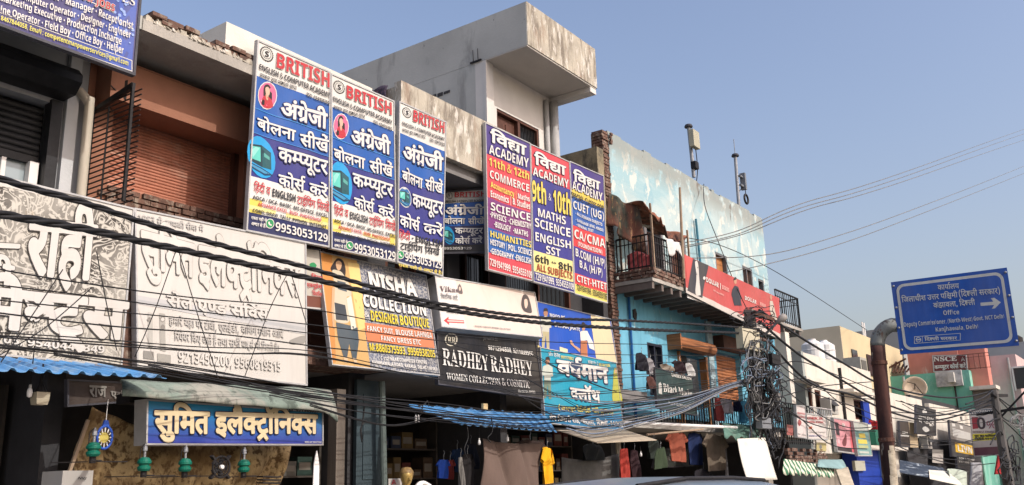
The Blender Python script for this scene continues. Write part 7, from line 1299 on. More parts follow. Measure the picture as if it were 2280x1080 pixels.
mb.build('spoke_ring', white_paint, t); MB().slab([c+Vector((-.035, -.01, .1)), c+Vector((.035, -.01, .1)), c+Vector((.018, -.01, .16)), c+Vector((-.018, -.01, .16))], (0, .02, 0)).build('clip', plain('blue_rim', 40, 80, 170), t)
MB().tube([c+Vector((0, 0, .16)), c+Vector((.004, 0, .36))], .003, 5).build('string', white_paint, t)
# white fan blade hanging at the right
c = at(706, 1003, 8.1); d = at(710, 1100, 8.1)
W_ = [(0, .0), (.018, .06), (.04, .16), (.045, .42), (-.045, .42), (-.04, .16), (-.018, .06)]
tag(MB().slab([c+Vector((x, 0, -z)) for x, z in W_], (0, .012, 0)).build('fan_paddle', white_paint), 'single white fan blade hanging by its tip right of the small blue sign', 'fan blade')
# stacked plates, carton
c = at(600, 1068, 8.0); t = thing('blade_stack', 'stack of dark fan blades piled at the right of the tarpaulin', 'fan blades', c)
for i in range(5): MB().hexa([c+Vector(p)+Vector((0, 0, .032*i-.1)) for p in ((-.13, -.05, 0), (.12, -.05, -.01), (.12, .05, -.01), (-.13, .05, 0), (-.13, -.05, .012), (.12, -.05, .004), (.12, .05, .004), (-.13, .05, .012))]).build('blade', iron, t)
p = at(140, 1048, 8.2); q = at(208, 1050, 8.2); s = Sign('carton', 'white carton with black printing at the foot of the left dark shop', 'carton', (p.x, 8.2, 1.3), (q.x, 8.2, 1.3), (q.x, 8.2, q.z+.01), (p.x, 8.2, q.z+.01), [(0, 1, ink(168, 166, 160))], .35, None, back=ink(190, 188, 182)); s.zoom = (0, 840, 4.5)
s.t('NVJ', 'S', 0, (772, 998, 1022), (850, 1000, 1024), BLACK, shear=.2)
# lamp and bulb in the dark shop
def bulb(x, y, Y, label, L=.035, hang=.35, grp='white bulbs hanging in the shops'):
    c = at(x, y, Y); t = thing('light_bulb', label, 'bulb', c, grp)
    MB().lathe(c, [(.001, -L*1.3), (L*.6, -L), (L*.7, 0), (L*.55, L*.8), (L*.3, L*1.2)], 12).build('glass', mat('bulb_glass', (.8, .8, .78, 1), .3, .02, 2, bump=0), t, smooth=True)
    MB().tube([c+Vector((0, 0, L*1.2)), c+Vector((0, 0, L*2))], L*.34, 8).build('cap', plain('white_plastic', 200, 200, 196), t); MB().tube([c+Vector((0, 0, L*2)), c+Vector((0, 0, L*2+hang))], .006, 5).build('cord', iron, t)
bulb(66, 874, 8.3, 'white bulb hanging in the dark shop at the far left beside the lantern'); bulb(1067, 985, 8.1, 'white bulb hanging left of the brown curtain on a bare cord', .03, .3); bulb(1130, 977, 8.1, 'white bulb hanging above the brown curtain', .03, .2); bulb(1427, 1012, 8.6, 'white bulb hanging below the end of the cream sheet awning', .032, .1)
c = at(89, 884, 8.3); t = thing('hanging_lantern', 'squat beige lantern hanging in the dark shop at the far left', 'lantern', c)
MB().lathe(c, [(.001, -.075), (.07, -.07), (.082, -.02), (.085, .04), (.001, .045)], 4).build('shade', plain('dim_glass', 170, 162, 140), t); MB().lathe(c, [(.06, .045), (.04, .08), (.02, .12), (.006, .3)], 10).build('hanger', iron, t)
# dim sign letters hanging in the left shop
s = Sign('shop_board', 'dim brown board with pale letters in the dark passage beside the small blue sign', 'signboard', at(150, 905, 9.3), at(285, 895, 9.3), at(285, 852, 9.3), at(150, 845, 9.3), [(0, 1, ink(62, 50, 44))], .05, DARKEDGE, .02); s.zoom = (0, 840, 4.5)
s.t('राज', 'D', 30, (890, 85, 190), (1060, 95, 195), GREY); s.t('एसी', 'D', 30, (1100, 140, 195), (1250, 160, 210), GREY)

# ------------------------------------------------------------------ clothes and cloths of the middle shops
def garment(name, label, cat, P, m, wave=.02, sleeves=True, group=None, yaw=0.):
    "P = top left, top right, bottom right, bottom left points; a shirt-like body with sleeves and folds"
    P = [Vector(p) for p in P]; X = (P[1]-P[0]); n = X.cross(P[0]-P[3]).normalized()
    w_ = X.length
    t = thing(name, label, cat, (P[0]+P[1])/2, group)
    def f(u, v):
        p = lerp(lerp(P[0], P[1], u), lerp(P[3], P[2], u), v); dip = .09*w_*math.exp(-((u-.5)/.16)**2)*(1-v)**3 if v < .4 else 0
        sh_ = .10*w_*(abs(u-.5)*2)**2*(1-v)**4
        return p+n*(wave*math.sin(14*u+2*v)*(.3+v)+wave*.6*math.sin(5*u-4*v)+.25*w_*math.sin(math.pi*u)*.35)-Vector((0, 0, dip+sh_))
    mb = MB(); mb.grid(f, 16, 14); g = lambda u, v: f(u, v)-n*(.22*w_*math.sin(math.pi*u)*.7+.012)
    mb.grid(lambda u, v: g(1-u, v), 16, 14); mb.build('body', m, t, smooth=True)
    if sleeves:
        for sg, c0 in ((-1, P[0]), (1, P[1])):
            dn = (P[3]-P[0]); a = c0+dn*.02-X*.06*sg; b = c0+dn*.26-X*.10*sg; o_ = c0+X*(.24*sg)+dn*.30; o2 = c0+X*(.05*sg)+dn*.40
            mb = MB(); mb.grid(lambda u, v: lerp(lerp(a, b, u), lerp(o_, o2, u), v)+n*.03*math.sin(math.pi*u), 5, 6); mb.grid(lambda u, v: lerp(lerp(b, a, u), lerp(o2, o_, u), v)-n*.035*math.sin(math.pi*u), 5, 6)
            mb.build('sleeve', m, t, smooth=True)
    hk = (P[0]+P[1])/2; MB().tube(curve([hk-Vector((0, 0, .02)), hk+Vector((.0, 0, .05)), hk+Vector((.02, 0, .09)), hk+Vector((0, 0, .12))]), .005, 5).build('hanger_hook', steel, t)
    return t
def cloth_m(name, r, g, b): return mat(name, tuple(v*.85 for v in lin(r, g, b)[:3])+(1,), .9, .2, 5, bump=.2)
def pxq(a, b, c, d, Y): return [at(*a, Y), at(*b, Y), at(*c, Y), at(*d, Y)]
garment('tee_shirt', 'bright blue tee shirt on a hanger at the left of the brown curtain', 'shirt', pxq((978, 1022), (998, 1022), (996, 1066), (974, 1064), 8.75), cloth_m('blue_cotton', 50, 90, 190))
garment('tee_shirt', 'pinkish red tee shirt hanging just right of the bright blue one', 'shirt', pxq((995, 1024), (1010, 1022), (1008, 1068), (994, 1066), 8.85), cloth_m('red_cotton', 160, 70, 66))
garment('denim_shirt', 'dark blue denim shirt hanging high left of the brown curtain', 'shirt', pxq((1008, 1000), (1028, 996), (1030, 1052), (1010, 1050), 8.9), cloth_m('denim', 40, 62, 96))
garment('grey_scarf', 'pale grey scarf hanging beside the left edge of the brown curtain', 'scarf', pxq((1022, 1018), (1030, 1016), (1034, 1090), (1024, 1090), 8.4), cloth_m('grey_cotton', 130, 128, 124), sleeves=False)
garment('dark_kurta', 'black kurta hanging against the left edge of the brown curtain', 'kurta', pxq((1030, 1010), (1052, 1008), (1058, 1095), (1030, 1095), 8.45), cloth_m('black_cotton', 34, 32, 34))
brown = mat('brown_curtain', (.125, .088, .072, 1), .9, .15, (4, 4, 1.2), bump=.25)
K = pxq((1074, 976), (1206, 984), (1196, 1120), (1070, 1120), 8.25)
def f(u, v):
    p = lerp(lerp(K[0], K[1], u), lerp(K[3], K[2], u), v)
    d = .035*math.sin(10*u-5*v)+.05*math.exp(-((u-.25-.35*v)/.04)**2)+.05*math.exp(-((u-.62-.3*v)/.04)**2)
    return p+Vector((0, d, -.05*math.sin(math.pi*u)*(1-v)))
drape(f, 40, 20, 'curtain', brown, 'large brown curtain with diagonal folds hanging below the middle blue tin awning', 'curtain')
garment('yellow_kurta', 'bright yellow kurta hanging at the right edge of the brown curtain', 'kurta', pxq((1209, 993), (1228, 997), (1230, 1092), (1211, 1092), 8.2), cloth_m('yellow_cotton', 236, 176, 30), .02)
c = at(905, 1066, 8.3); t = thing('mannequin', 'golden mannequin head and shoulders beside a small white poster in the dark middle shop', 'mannequin', c)
gold = mat('gold_paint', (.36, .25, .08, 1), .35, .2, 8, .3)
MB().lathe(c, [(.001, -.42), (.17, -.40), (.19, -.28), (.12, -.18), (.045, -.14), (.04, -.09), (.06, -.05), (.078, .0), (.085, .05), (.07, .10), (.035, .125), (.001, .13)], 16).build('bust', gold, t, smooth=True)
MB().lathe(c+Vector((.01, .01, .04)), [(.001, .11), (.06, .10), (.094, .05), (.092, .0), (.075, -.04), (.06, -.03)], 14).build('hair', mat('brass_hair', (.20, .13, .05, 1), .5, .4, 25), t, smooth=True)
MB().tube([c+Vector((-.03, -.075, .01)), c+Vector((-.035, -.098, -.015)), c+Vector((-.03, -.08, -.03))], .010, 6).build('nose', gold, t)
MB().tube(curve([c+Vector((.12, 0, -.2)), c+Vector((.3, 0, -.06)), c+Vector((.44, -.05, -.12))]), [.04]*6+[.03]*6+[.02], 8).build('arm', white_paint, t)
s = Sign('poster', 'small white poster with red letters behind the golden mannequin head', 'poster', at(865, 1095, 8.5), at(895, 1095, 8.5), at(895, 1065, 8.5), at(865, 1066, 8.5), [(0, 1, ink(190, 186, 180))], .01, None); s.zoom = (700, 860, 3.0)
s.t('A', 'S', 0, (510, 625, 655), (540, 625, 655), RED)
garment('red_sari', 'red and dark sari cloth hanging below the cream sheet awning', 'sari', pxq((1381, 998), (1398, 996), (1402, 1066), (1380, 1066), 9.0), cloth_m('red_silk', 160, 56, 46), sleeves=False)
P = pxq((1250, 1018), (1378, 1010), (1382, 1090), (1250, 1090), 9.2)
def f(u, v): return lerp(lerp(P[0], P[1], u), lerp(P[3], P[2], u), v)+Vector((0, .03*math.sin(9*u), -.08*math.sin(math.pi*u)*(1-v)))
drape(f, 20, 8, 'dust_sheet', mat('dull_sheet', (.10, .10, .095, 1), .9, .3, 3), 'dull grey dust sheet hung across the dark shop below the cream sheet awning', 'sheet')
# shirts below the blue house
garment('tee_shirt', 'rust orange tee shirt hanging below the lower balcony of the blue house', 'shirt', pxq((1489, 958), (1523, 960), (1527, 1030), (1493, 1026), 9.15), cloth_m('rust_cotton', 150, 80, 60))
garment('jeans', 'dark blue jeans hanging between the orange tee and the long grey kurta', 'jeans', pxq((1532, 960), (1563, 962), (1564, 1036), (1534, 1034), 9.25), cloth_m('navy_denim', 34, 50, 92), sleeves=False)
garment('grey_kurta', 'long brownish grey kurta hanging below the white pole in front of the blue house', 'kurta', pxq((1572, 962), (1612, 966), (1616, 1046), (1575, 1050), 8.9), cloth_m('grey_brown_cotton', 112, 100, 86))
garment('green_bag', 'dark green cloth bag hanging left of the orange tee shirt', 'bag', pxq((1462, 998), (1480, 992), (1486, 1040), (1454, 1046), 8.6), cloth_m('olive_cotton', 52, 66, 46), sleeves=False)
tag(MB().tube([at(1386, 941, 8.5), at(1640, 952, 8.5)], .035, 8).build('white_pole', white_paint), 'white horizontal pole with clothes hung under it in front of the blue house', 'pole')
tag(MB().tube([at(1440, 968, 8.3), at(1565, 956, 8.3)], .02, 8).build('clothes_rail', bamboo), 'thin bamboo clothes rail below the white horizontal pole', 'rail')
# washing on the lower balcony of the blue house
for lab, nm, cat, q, col, Y, sl in [
    ('black jacket hanging on the line left of the dark green balcony board', 'jacket', 'jacket', ((1417, 782), (1440, 790), (1442, 828), (1415, 822)), (34, 34, 42), 9.0, 0),
    ('pale grey shirt on the line between the black jacket and the green board', 'shirt', 'shirt', ((1441, 794), (1456, 806), (1460, 838), (1442, 832)), (160, 158, 160), 9.1, 0),
    ('dark brown jacket hanging over the top of the green balcony board', 'jacket', 'jacket', ((1502, 800), (1524, 806), (1526, 832), (1500, 828)), (44, 30, 34), 9.2, 1),
    ('white striped towel hanging right of the dark brown jacket', 'towel', 'towel', ((1527, 806), (1542, 810), (1546, 838), (1528, 836)), (196, 196, 192), 9.15, 0),
    ('cream patterned cloth over the rail left of the dark brown jacket', 'cloth', 'cloth', ((1470, 806), (1498, 812), (1500, 828), (1470, 822)), (150, 140, 126), 9.2, 0),
    ('reddish brown cloth hanging beside the left end of the green balcony board', 'cloth', 'cloth', ((1440, 836), (1456, 838), (1458, 866), (1442, 866)), (90, 62, 56), 9.05, 0),
    ('maroon scarf hanging on the balcony rail left of the white vest', 'scarf', 'scarf', ((1592, 884), (1604, 886), (1612, 938), (1592, 936)), (140, 62, 60), 9.0, 0),
    ('white vest hanging on the lower balcony rail', 'vest', 'vest', ((1604, 884), (1630, 888), (1630, 922), (1606, 918)), (190, 182, 186), 9.0, 0),
    ('navy cloth hanging on the lower balcony rail beside the light blue sari', 'cloth', 'cloth', ((1632, 888), (1650, 892), (1650, 918), (1636, 914)), (40, 44, 74), 9.0, 0),
    ('light blue sari hanging at the right end of the lower balcony rail', 'sari', 'sari', ((1650, 890), (1666, 892), (1664, 944), (1646, 940)), (90, 170, 206), 8.98, 0)]:
    garment(nm, lab, cat, pxq(*q, Y), cloth_m('washed_cloth', *col), .03, bool(sl))

# ------------------------------------------------------------------ parked car in front
cc = thing('parked_car', 'grey blue car roof just rising above the bottom edge before the shops', 'car', (7.9, 4.0, 0))
paint = mat('grey_blue_car_paint', (.16, .20, .24, 1), .32, .05, 2, .2, layers=(((.30, .29, .27, 1), 5, .55, .75, .35),), bump=.02, spec=.5)
prof = [(5.7, 1.0, .80), (6.0, 1.46, .70), (6.5, 1.575, .66), (7.4, 1.612, .65), (8.4, 1.605, .65), (9.1, 1.585, .66), (9.6, 1.53, .70), (10.3, 1.02, .82)]
mb = MB(); rows = []
for x, z, hw in prof:
    n = len(mb.v); 
    for j in range(13):
        a = -1+2*j/12; mb.v.append(Vector((x, 4.0+hw*a, z-.10*abs(a)**3.5-.0)))
    rows.append(n)
for a, b in zip(rows, rows[1:]):
    for j in range(12): mb.f.append((a+j, b+j, b+j+1, a+j+1)); mb.m.append(0)
mb.build('roof', paint, cc, smooth=True)
for sg in (-1, 1): MB().tube([(6.5, 4+sg*.52, 1.545), (7.4, 4+sg*.52, 1.59), (8.4, 4+sg*.52, 1.583), (9.2, 4+sg*.52, 1.55)], .018, 8).build('roof_rail', iron, cc)
mb = MB()
for sg in (-1, 1):
    mb.slab([(5.75, 4+sg*.80, .98), (10.2, 4+sg*.81, 1.0), (9.6, 4+sg*.70, 1.44), (6.05, 4+sg*.70, 1.40)], (0, -sg*.02, 0))
mb.build('side_window', glass_dark, cc)
mb = MB(); sec = [(5.0, .35), (5.0, .85), (5.6, 1.0), (10.3, 1.02), (11.2, .9), (11.4, .6), (11.4, .35)]
mb.slab([(x, 3.15, z) for x, z in sec], (0, 1.7, 0)); mb.build('body', paint, cc)
for x in (6.0, 10.3):
    for y in (3.2, 4.8):
        w = MB().lathe((x, y-.1, .33), [(.001, 0), (.30, .0), (.33, .03), (.33, .17), (.30, .2), (.001, .2)], 20, axis=(0, 1, 0)).build('wheel', mat('tyre', gray(.02), .9), cc)
        MB().lathe((x, y-.105 if y < 4 else y+.101, .33), [(.001, 0), (.19, 0), (.2, .004), (.001, .006)], 16, axis=(0, 1, 0)).build('rim', steel, w)
# ------------------------------------------------------------------ houses farther along the street
cream_wall = mat('cream_wall', (.62, .58, .50, 1), .9, .1, .8, layers=(((.34, .31, .26, 1), (1.5, 1.5, .4), .52, .7, .6), ((.15, .14, .12, 1), (3, 3, 1), .62, .72, .5)), bump=.2)
shaded_side = mat('shaded_side_wall', (.30, .33, .31, 1), .9, .1, .8, layers=(((.2, .2, .19, 1), (1.5, 1.5, .5), .55, .7, .5),), bump=.15)  # shade of the side wall put into a darker, greyer colour
beige_wall = mat('beige_wall', (.56, .47, .29, 1), .9, .1, .5, layers=(((.36, .30, .2, 1), (1.2, 1.2, .3), .55, .72, .4),), bump=.15)
green_wall = mat('sea_green_wall', (.16, .44, .34, 1), .9, .12, .8, layers=(((.34, .56, .48, 1), (.8, .8, .5), .55, .62, .6), ((.12, .28, .24, 1), (2, 2, .6), .6, .72, .5)), bump=.2)
pink_wall = mat('coral_wall', (.56, .22, .17, 1), .9, .12, .8, layers=(((.66, .52, .44, 1), (1.5, 1.5, .5), .58, .68, .6),), bump=.2)
pale_pink = mat('pale_pink_wall', (.58, .42, .40, 1), .9, .12, .8, layers=(((.6, .55, .5, 1), (1.2, 1.2, .5), .55, .68, .6),), bump=.2)
blue_paint = plain('royal_blue_wall', 30, 62, 160, .6)
W = thing('white_house', 'two storey whitewashed house with shade-darkened side wall and brown windows right of the blue house', 'building', (35, 10, 0))
wins = [(at(1793, 862, 10).x, at(1806, 862, 10).x, at(1800, 919, 10).z, at(1800, 862, 10).z), (at(1813, 868, 10).x, at(1826, 868, 10).x, at(1818, 922, 10).z, at(1818, 868, 10).z), (at(1900, 890, 10).x, at(1921, 890, 10).x, at(1910, 934, 10).z, at(1910, 890, 10).z)]
zt = 5.62; x1 = at(1944, 880, 10).x
mb = MB(); wall_with_holes(mb, 31.2, x1, 0, zt, 10.0, 10.2, wins); mb.box(x1-.2, x1, 10.202, 14, 0, zt); mb.build('front_wall', cream_wall, W)
MB().box(30.95, 31.19, 9.99, 14, 0, zt+.02).build('side_wall', shaded_side, W)
for w in wins: window(W, *w, 10.05, plain('brown_window_frame', 96, 60, 48), wood_brown, 5, mull=0)
for (a, b) in ((1786, 1832), (1892, 1936)):
    p = at(a, 846 if a < 1800 else 872, 9.6); q = at(b, 850, 9.6); MB().box(p.x, q.x, 9.45, 9.998, p.z, p.z+.12).build('ledge', cream_wall, W)
MB().tube([(at(1869, 820, 9.95).x, 9.95, 1.5), (at(1869, 820, 9.95).x, 9.95, 5.4)], .06, 8).build('downpipe', iron, W)
rb = MB().box(31.4, 40, 9.0, 9.998, at(1750, 985, 9.0).z-.1, at(1750, 985, 9.0).z+.04).build('balcony', cream_wall, W)
p = at(1747, 988, 9.0); q = at(1812, 985, 9.0)
railing(rb, (p.x, 9.03, p.z), (q.x, 9.03, p.z), 1.15, 14, iron); railing(rb, (q.x+.05, 9.03, p.z), (at(1860, 985, 9).x, 9.03, p.z), 1.15, 12, white_paint)
MB().box(at(1815, 985, 9).x, at(1868, 985, 9).x, 8.96, 9.0, at(1850, 1010, 9).z, at(1815, 975, 9).z).build('balcony_panel', cream_wall, rb)
mb = MB(); bricks(mb, (p.x, 8.98, p.z-.5), (1, 0, 0), (0, 0, 1), (0, .1, 0), 14, 4, .25, .1, .05, .3); mb.build('broken_brickwork', brickm, rb)
for k, (a, lab) in enumerate(((1812, 'white plastic water tank on the white house roof, left of two'), (1838, 'white plastic water tank on the white house roof, right of two'))):
    c = at(a, 800, 11.0+.3*k); r = .42
    t = MB().lathe(c-Vector((0, 0, .3)), [(.001, 0), (r, 0), (r, .25), (r*1.04, .28), (r, .31), (r, .6), (r*1.04, .63), (r, .66), (r, .85), (r*.5, 1.0), (.15, 1.03), (.15, 1.08), (.001, 1.08)], 20)
    tag(t.build('water_tank', plain('white_tank', 226, 226, 222), smooth=False), lab, 'tank', 'white water tanks on the white house roof')
    tag(MB().box(c.x-.5, c.x+.5, c.y-.45, c.y+.45, zt-.3, c.z-.3).build('tank_stand', iron), 'low dark stand under the '+('left' if k == 0 else 'right')+' white water tank', 'stand')
c = at(1908, 820, 10.6); t = thing('air_cooler', 'dusty box air cooler on the white house roof before the beige block', 'cooler', c)
MB().box(c.x-.5, c.x+.5, c.y-.3, c.y+.4, c.z-.42, c.z+.42).build('case', plain('cooler_case', 170, 168, 156), t); MB().box(c.x-.36, c.x+.36, c.y-.32, c.y-.302, c.z-.32, c.z+.3).build('grille', plain('cooler_grille', 96, 94, 88), t)
MB().box(c.x-.4, c.x-.3, c.y-.2, c.y+.3, zt-.2, c.z-.42).build('leg', iron, t); MB().box(c.x+.3, c.x+.4, c.y-.2, c.y+.3, zt-.2, c.z-.42).build('leg', iron, t)
# blue fronted shop
BZ = thing('blue_shop', 'narrow shop house with royal blue front panels beside the rusty sign pole', 'building', (43, 10, 0))
MB().box(x1+.02, 48, 9.9, 14, 0, 4.9).build('wall', cream_wall, BZ)
a = at(1921, 893, 9.8); b = at(1941, 945, 9.8); MB().box(a.x, b.x, 9.80, 9.898, b.z, a.z).build('blue_panel', blue_paint, BZ)
a = at(1905, 1000, 9.4); b = at(1972, 1072, 9.4); MB().box(a.x, b.x, 9.4, 9.898, .3, a.z).build('blue_front', blue_paint, BZ)
a = at(1956, 1000, 9.36); b = at(1974, 1060, 9.36); MB().box(a.x, b.x, 9.33, 9.39, b.z, a.z).build('light_panel', ink(120, 160, 210), BZ)
a = at(1903, 1026, 9.3); b = at(1928, 1048, 9.3); MB().box(a.x, b.x, 9.30, 9.398, b.z, a.z).build('notice', ink(196, 196, 180), BZ)
c = at(1946, 950, 9.3)
def f(u, v):
    a = at(1934, 942, 9.3); b = at(1960, 957, 9.1); return (lerp(a.x, b.x, u), 9.3-.3*math.sin(3*v), lerp(a.z, b.z, v)+.12*math.sin(8*u+3*v))
drape(f, 14, 8, 'red_cloth', cloth_m('red_cloth', 190, 50, 60), 'crumpled red cloth bundle on top of the green box sign', 'cloth')
a = at(1935, 957, 9.2); b = at(1963, 992, 9.2); tag(MB().box(a.x, b.x, 9.0, 9.3, b.z, a.z).build('box_sign', ink(30, 120, 96)), 'plain dark green box sign under the crumpled red cloth', 'sign')
# beige block behind
BB = thing('beige_block', 'plain beige block of flats rising behind the white house', 'building', (54, 17, 0))
MB().box(50.4, 64, 14, 22, 0, 9.3).build('front_wall', beige_wall, BB); MB().box(50.36, 50.39, 13.99, 22, 0, 9.32).build('side_wall', mat('shaded_side_beige', (.56, .50, .37, 1), .9, .1, .5), BB)  # side sheet in greyer beige: its shaded tone is in the colour
for x in (57.0, 57.4): MB().tube([(x, 14.5, 9.3), (x, 14.5, 10.4)], .05, 6).build('roof_pipe', white_paint, BB)
# green house across the bend
G = thing('green_house', 'sea green house facing the viewer with a coral rooftop room where the street bends', 'building', (60, 11, 0))
ga = atX(1975, 838, 60); gb = atX(2157, 826, 60)
MB().box(60, 68, gb.y, 15.5, 0, 7.28).build('wall', green_wall, G)
ca = atX(2020, 790, 60.6); cb = atX(2132, 786, 60.6)
MB().box(60.6, 67, cb.y, ca.y, 7.28, 8.95).build('rooftop_room', pink_wall, G)
ka = atX(2133, 790, 61.5)
MB().box(60.8, 62.0, gb.y-.9, cb.y-.02, 6.0, 9.0).build('stair_tower', pink_wall, G)
mb = MB()
for k in range(9): mb.bar((60.2, lerp(ca.y+1.7, ca.y+.1, k/8), 7.5), (61.5, lerp(ca.y+1.7, ca.y+.1, k/8), 8.7-.25*k*.4), .08)
mb.bar((60.1, ca.y+2.0, 7.42), (60.1, ca.y, 8.3), .1); mb.build('rooftop_shed', rust, G)
railing(G, (60.1, gb.y+.5, 7.3), (60.1, gb.y-1.2, 7.3), .9, 6, rust)
MB().box(59.3, 60.8, gb.y-1.4, gb.y, 6.05, 6.25).build('side_balcony', cream_wall, G)
MB().box(60.0, 60.6, gb.y-1.3, gb.y-.03, 3.4, 6.03).build('side_bay', mat('dim_bay', (.16, .15, .145, 1), .9, .2, 1), G)
a = atX(2082, 828, 59.8); b = atX(2145, 858, 59.8)
MB().box(59.7, 59.98, b.y, a.y, b.z, a.z).build('whitewash_patch', mat('grey_white_patch', (.42, .42, .41, 1), .9, .4, 3), G)
MB().box(59.3, 59.69, lerp(a.y, b.y, .75), lerp(a.y, b.y, .5), b.z+.2, a.z-.15).build('air_conditioner', plain('ac_white', 196, 194, 186), G)
# satellite dish
c = atX(2037, 866, 56); t = thing('satellite_dish', 'pale round satellite dish standing in front of the sea green wall', 'dish', c-Vector((0, 0, 2)))
mb = MB(); n = Vector((-1, -.25, .25)).normalized(); u = n.orthogonal().normalized(); w = n.cross(u); R_ = .66
mb.grid(lambda a, b: c+(u*math.cos(6.2832*a)+w*math.sin(6.2832*a))*R_*b+n*(.25*b*b), 24, 5); o = mb.build('reflector', plain('dish_cream', 206, 186, 160), t, smooth=True); o.modifiers.new('thickness', 'SOLIDIFY').thickness = .04
MB().tube([c, c+n*.9], .03, 6).tube([c+u*.55+n*.15, c+n*.9], .02, 6).tube([c-u*.55+n*.15, c+n*.9], .02, 6).build('feed_arm', iron, t); MB().tube([c-n*.05, c-n*.2-Vector((0, 0, 1.0)), c-n*.2-Vector((0, 0, 2.2))], .06, 8).build('mast', iron, t)
s = Sign('school_board', 'maroon rooftop board with white letters on the coral room of the sea green house', 'signboard', atX(2079, 828, 60.4), atX(2154, 825, 60.4), atX(2151, 790, 60.4), atX(2076, 792, 60.4), [(0, .5, ink(112, 42, 52)), (.5, 1, ink(120, 40, 46))], .1, EDGE, .06); s.zoom = (2000, 760, 3.375)
for a in [('NSCE', 'R', 20, (264, 116, 150), (440, 110, 146), WHITE), ('A', 'S', 0, (472, 120, 150), (500, 118, 148), PALE), ('कम्प्यूटर कोर्स करें', 'D', 30, (272, 184, 208), (508, 170, 200), WHITE)]: s.t(*a[:6])
# coral and grey houses at the right edge
PH = thing('coral_house', 'coral pink house with a projecting dark window box near the right edge', 'building', (70, 6, 0))
a = atX(2190, 782, 66); b = atX(2262, 800, 66)
MB().box(66, 76, b.y, a.y, 0, 8.6).build('wall', pale_pink, PH)
MB().box(65.4, 65.98, atX(2262, 0, 66).y, atX(2205, 0, 66).y, 5.6, 7.9).build('window_box', pink_wall, PH)
MB().box(65.3, 65.38, atX(2242, 0, 66).y, atX(2208, 0, 66).y, 6.1, 7.2).build('window', glass_dark, PH)
MB().box(65.0, 65.98, atX(2250, 0, 66).y, atX(2196, 0, 66).y, 7.4, 7.55).build('canopy', mat('rust_canopy', (.25, .10, .08, 1), .9, .2, 3), PH)
GH = thing('grey_house', 'pale grey flat roofed house at the right edge behind the coral house', 'building', (84, 6, 0))
MB().box(82, 96, 2.2, 14, 0, 11.2).build('wall', mat('far_grey_wall', (.36, .37, .37, 1), .9, .1, .5, layers=(((.24, .24, .24, 1), (.8, .8, .3), .55, .7, .5),)), GH)
MB().box(80.5, 82, 2.0, 6.5, 8.3, 8.6).build('roof_slab', conc_grey, GH)
FH = thing('grey_tower_block', 'taller grey block half hidden behind the road sign', 'building', (80, 20, 0))
MB().box(76, 90, 16.5, 22, 0, 12.6).build('wall', mat('far_concrete', (.34, .34, .32, 1), .9, .1, .5), FH)
# shop fronts along the bend under the green house
RS = thing('shop_row', 'low white shop building with small windows between the sign pole and the sea green house', 'building', (52, 10, 0))
a = at(1988, 885, 9.6); b = at(2052, 905, 9.6)
wl = [(at(1997, 0, 9.6).x, at(2002, 0, 9.6).x, at(2000, 912, 9.6).z, at(2000, 896, 9.6).z), (at(2024, 0, 9.6).x, at(2030, 0, 9.6).x, at(2026, 914, 9.6).z, at(2026, 898, 9.6).z)]
mb = MB(); wall_with_holes(mb, 48.05, 59.7, 0, at(2000, 882, 9.6).z, 9.6, 9.8, wl); mb.build('wall', cream_wall, RS)
MB().box(48.05, 59.7, 10.4, 10.6, 0, 5.2).build('back_wall', dark_wall, RS)
for w in wl: window(RS, *w, 9.64, plain('white_frame', 200, 196, 188), glass_dark, 0, mull=0)
SW = thing('green_shop', 'narrow dark green shop front under the sea green wall', 'building', (59, 9, 0))
a = atX(2078, 940, 58.5); b = atX(2116, 1010, 58.5); MB().box(58.5, 59.6, b.y, a.y, 0, a.z).build('wall', plain('bottle_green', 26, 84, 62), SW)
MB().box(58.3, 58.48, lerp(a.y, b.y, .35), lerp(a.y, b.y, .65), a.z-1.6, a.z-.4).build('window', glass_dark, SW)
# small far signs
def fsign(label, bl, br, tr, tl, Y, bands, T, zoom, name='shop_board', extra=(), fr=None, cat='signboard', **k):
    s = Sign(name, label, cat, at(*bl, Y), at(*br, Y), at(*tr, Y), at(*tl, Y), bands, .08, fr, .04, **k); s.zoom = zoom
    if extra: s.shape('picture', [(sm(s.q(p), 3) if r else s.q(p), m) for p, m, r in extra])
    for a in T: s.t(*a[:6])
    return s
ZE = (1720, 840, 4.5); ZF = (2000, 760, 3.375)
fsign('narrow white clinic banner with a red round mark, on the white house balcony', (1775, 974), (1796, 976), (1792, 904), (1772, 902), 8.95, [(0, 1, ink(226, 216, 212))], [('DENTAL', 'S', 5, (248, 350, 364), (325, 362, 376), RED), ('CLINIC', 'S', 5, (252, 385, 398), (322, 395, 408), RED), ('Dr. Ghai', 'S', 5, (255, 560, 572), (335, 575, 588), GREY)], ZE, extra=[([(272, 420), (290, 455), (272, 490), (254, 455)], ink(170, 90, 90), 1)], fr=EDGE, name='clinic_banner', cat='banner')
fsign('square white clinic banner with a red heading, on the white house balcony', (1799, 978), (1842, 979), (1838, 927), (1795, 920), 8.95, [(0, 1, ink(230, 222, 216))], [('OMRICAN', 'R', 10, (345, 395, 420), (500, 400, 425), RED), ('DENTAL CLINIC', 'S', 5, (345, 438, 455), (510, 442, 460), RED), ('Root Canal Treatment', 'S', 5, (365, 545, 556), (530, 545, 556), GREY), ('9873312110', 'S', 5, (362, 580, 594), (480, 582, 596), INDIGO)], ZE, extra=[([(360, 505), (390, 490), (405, 505), (380, 522)], ink(196, 110, 80), 1), ([(460, 470), (500, 466), (520, 500), (480, 505)], PALE, 1)], fr=EDGE, name='clinic_banner', cat='banner')
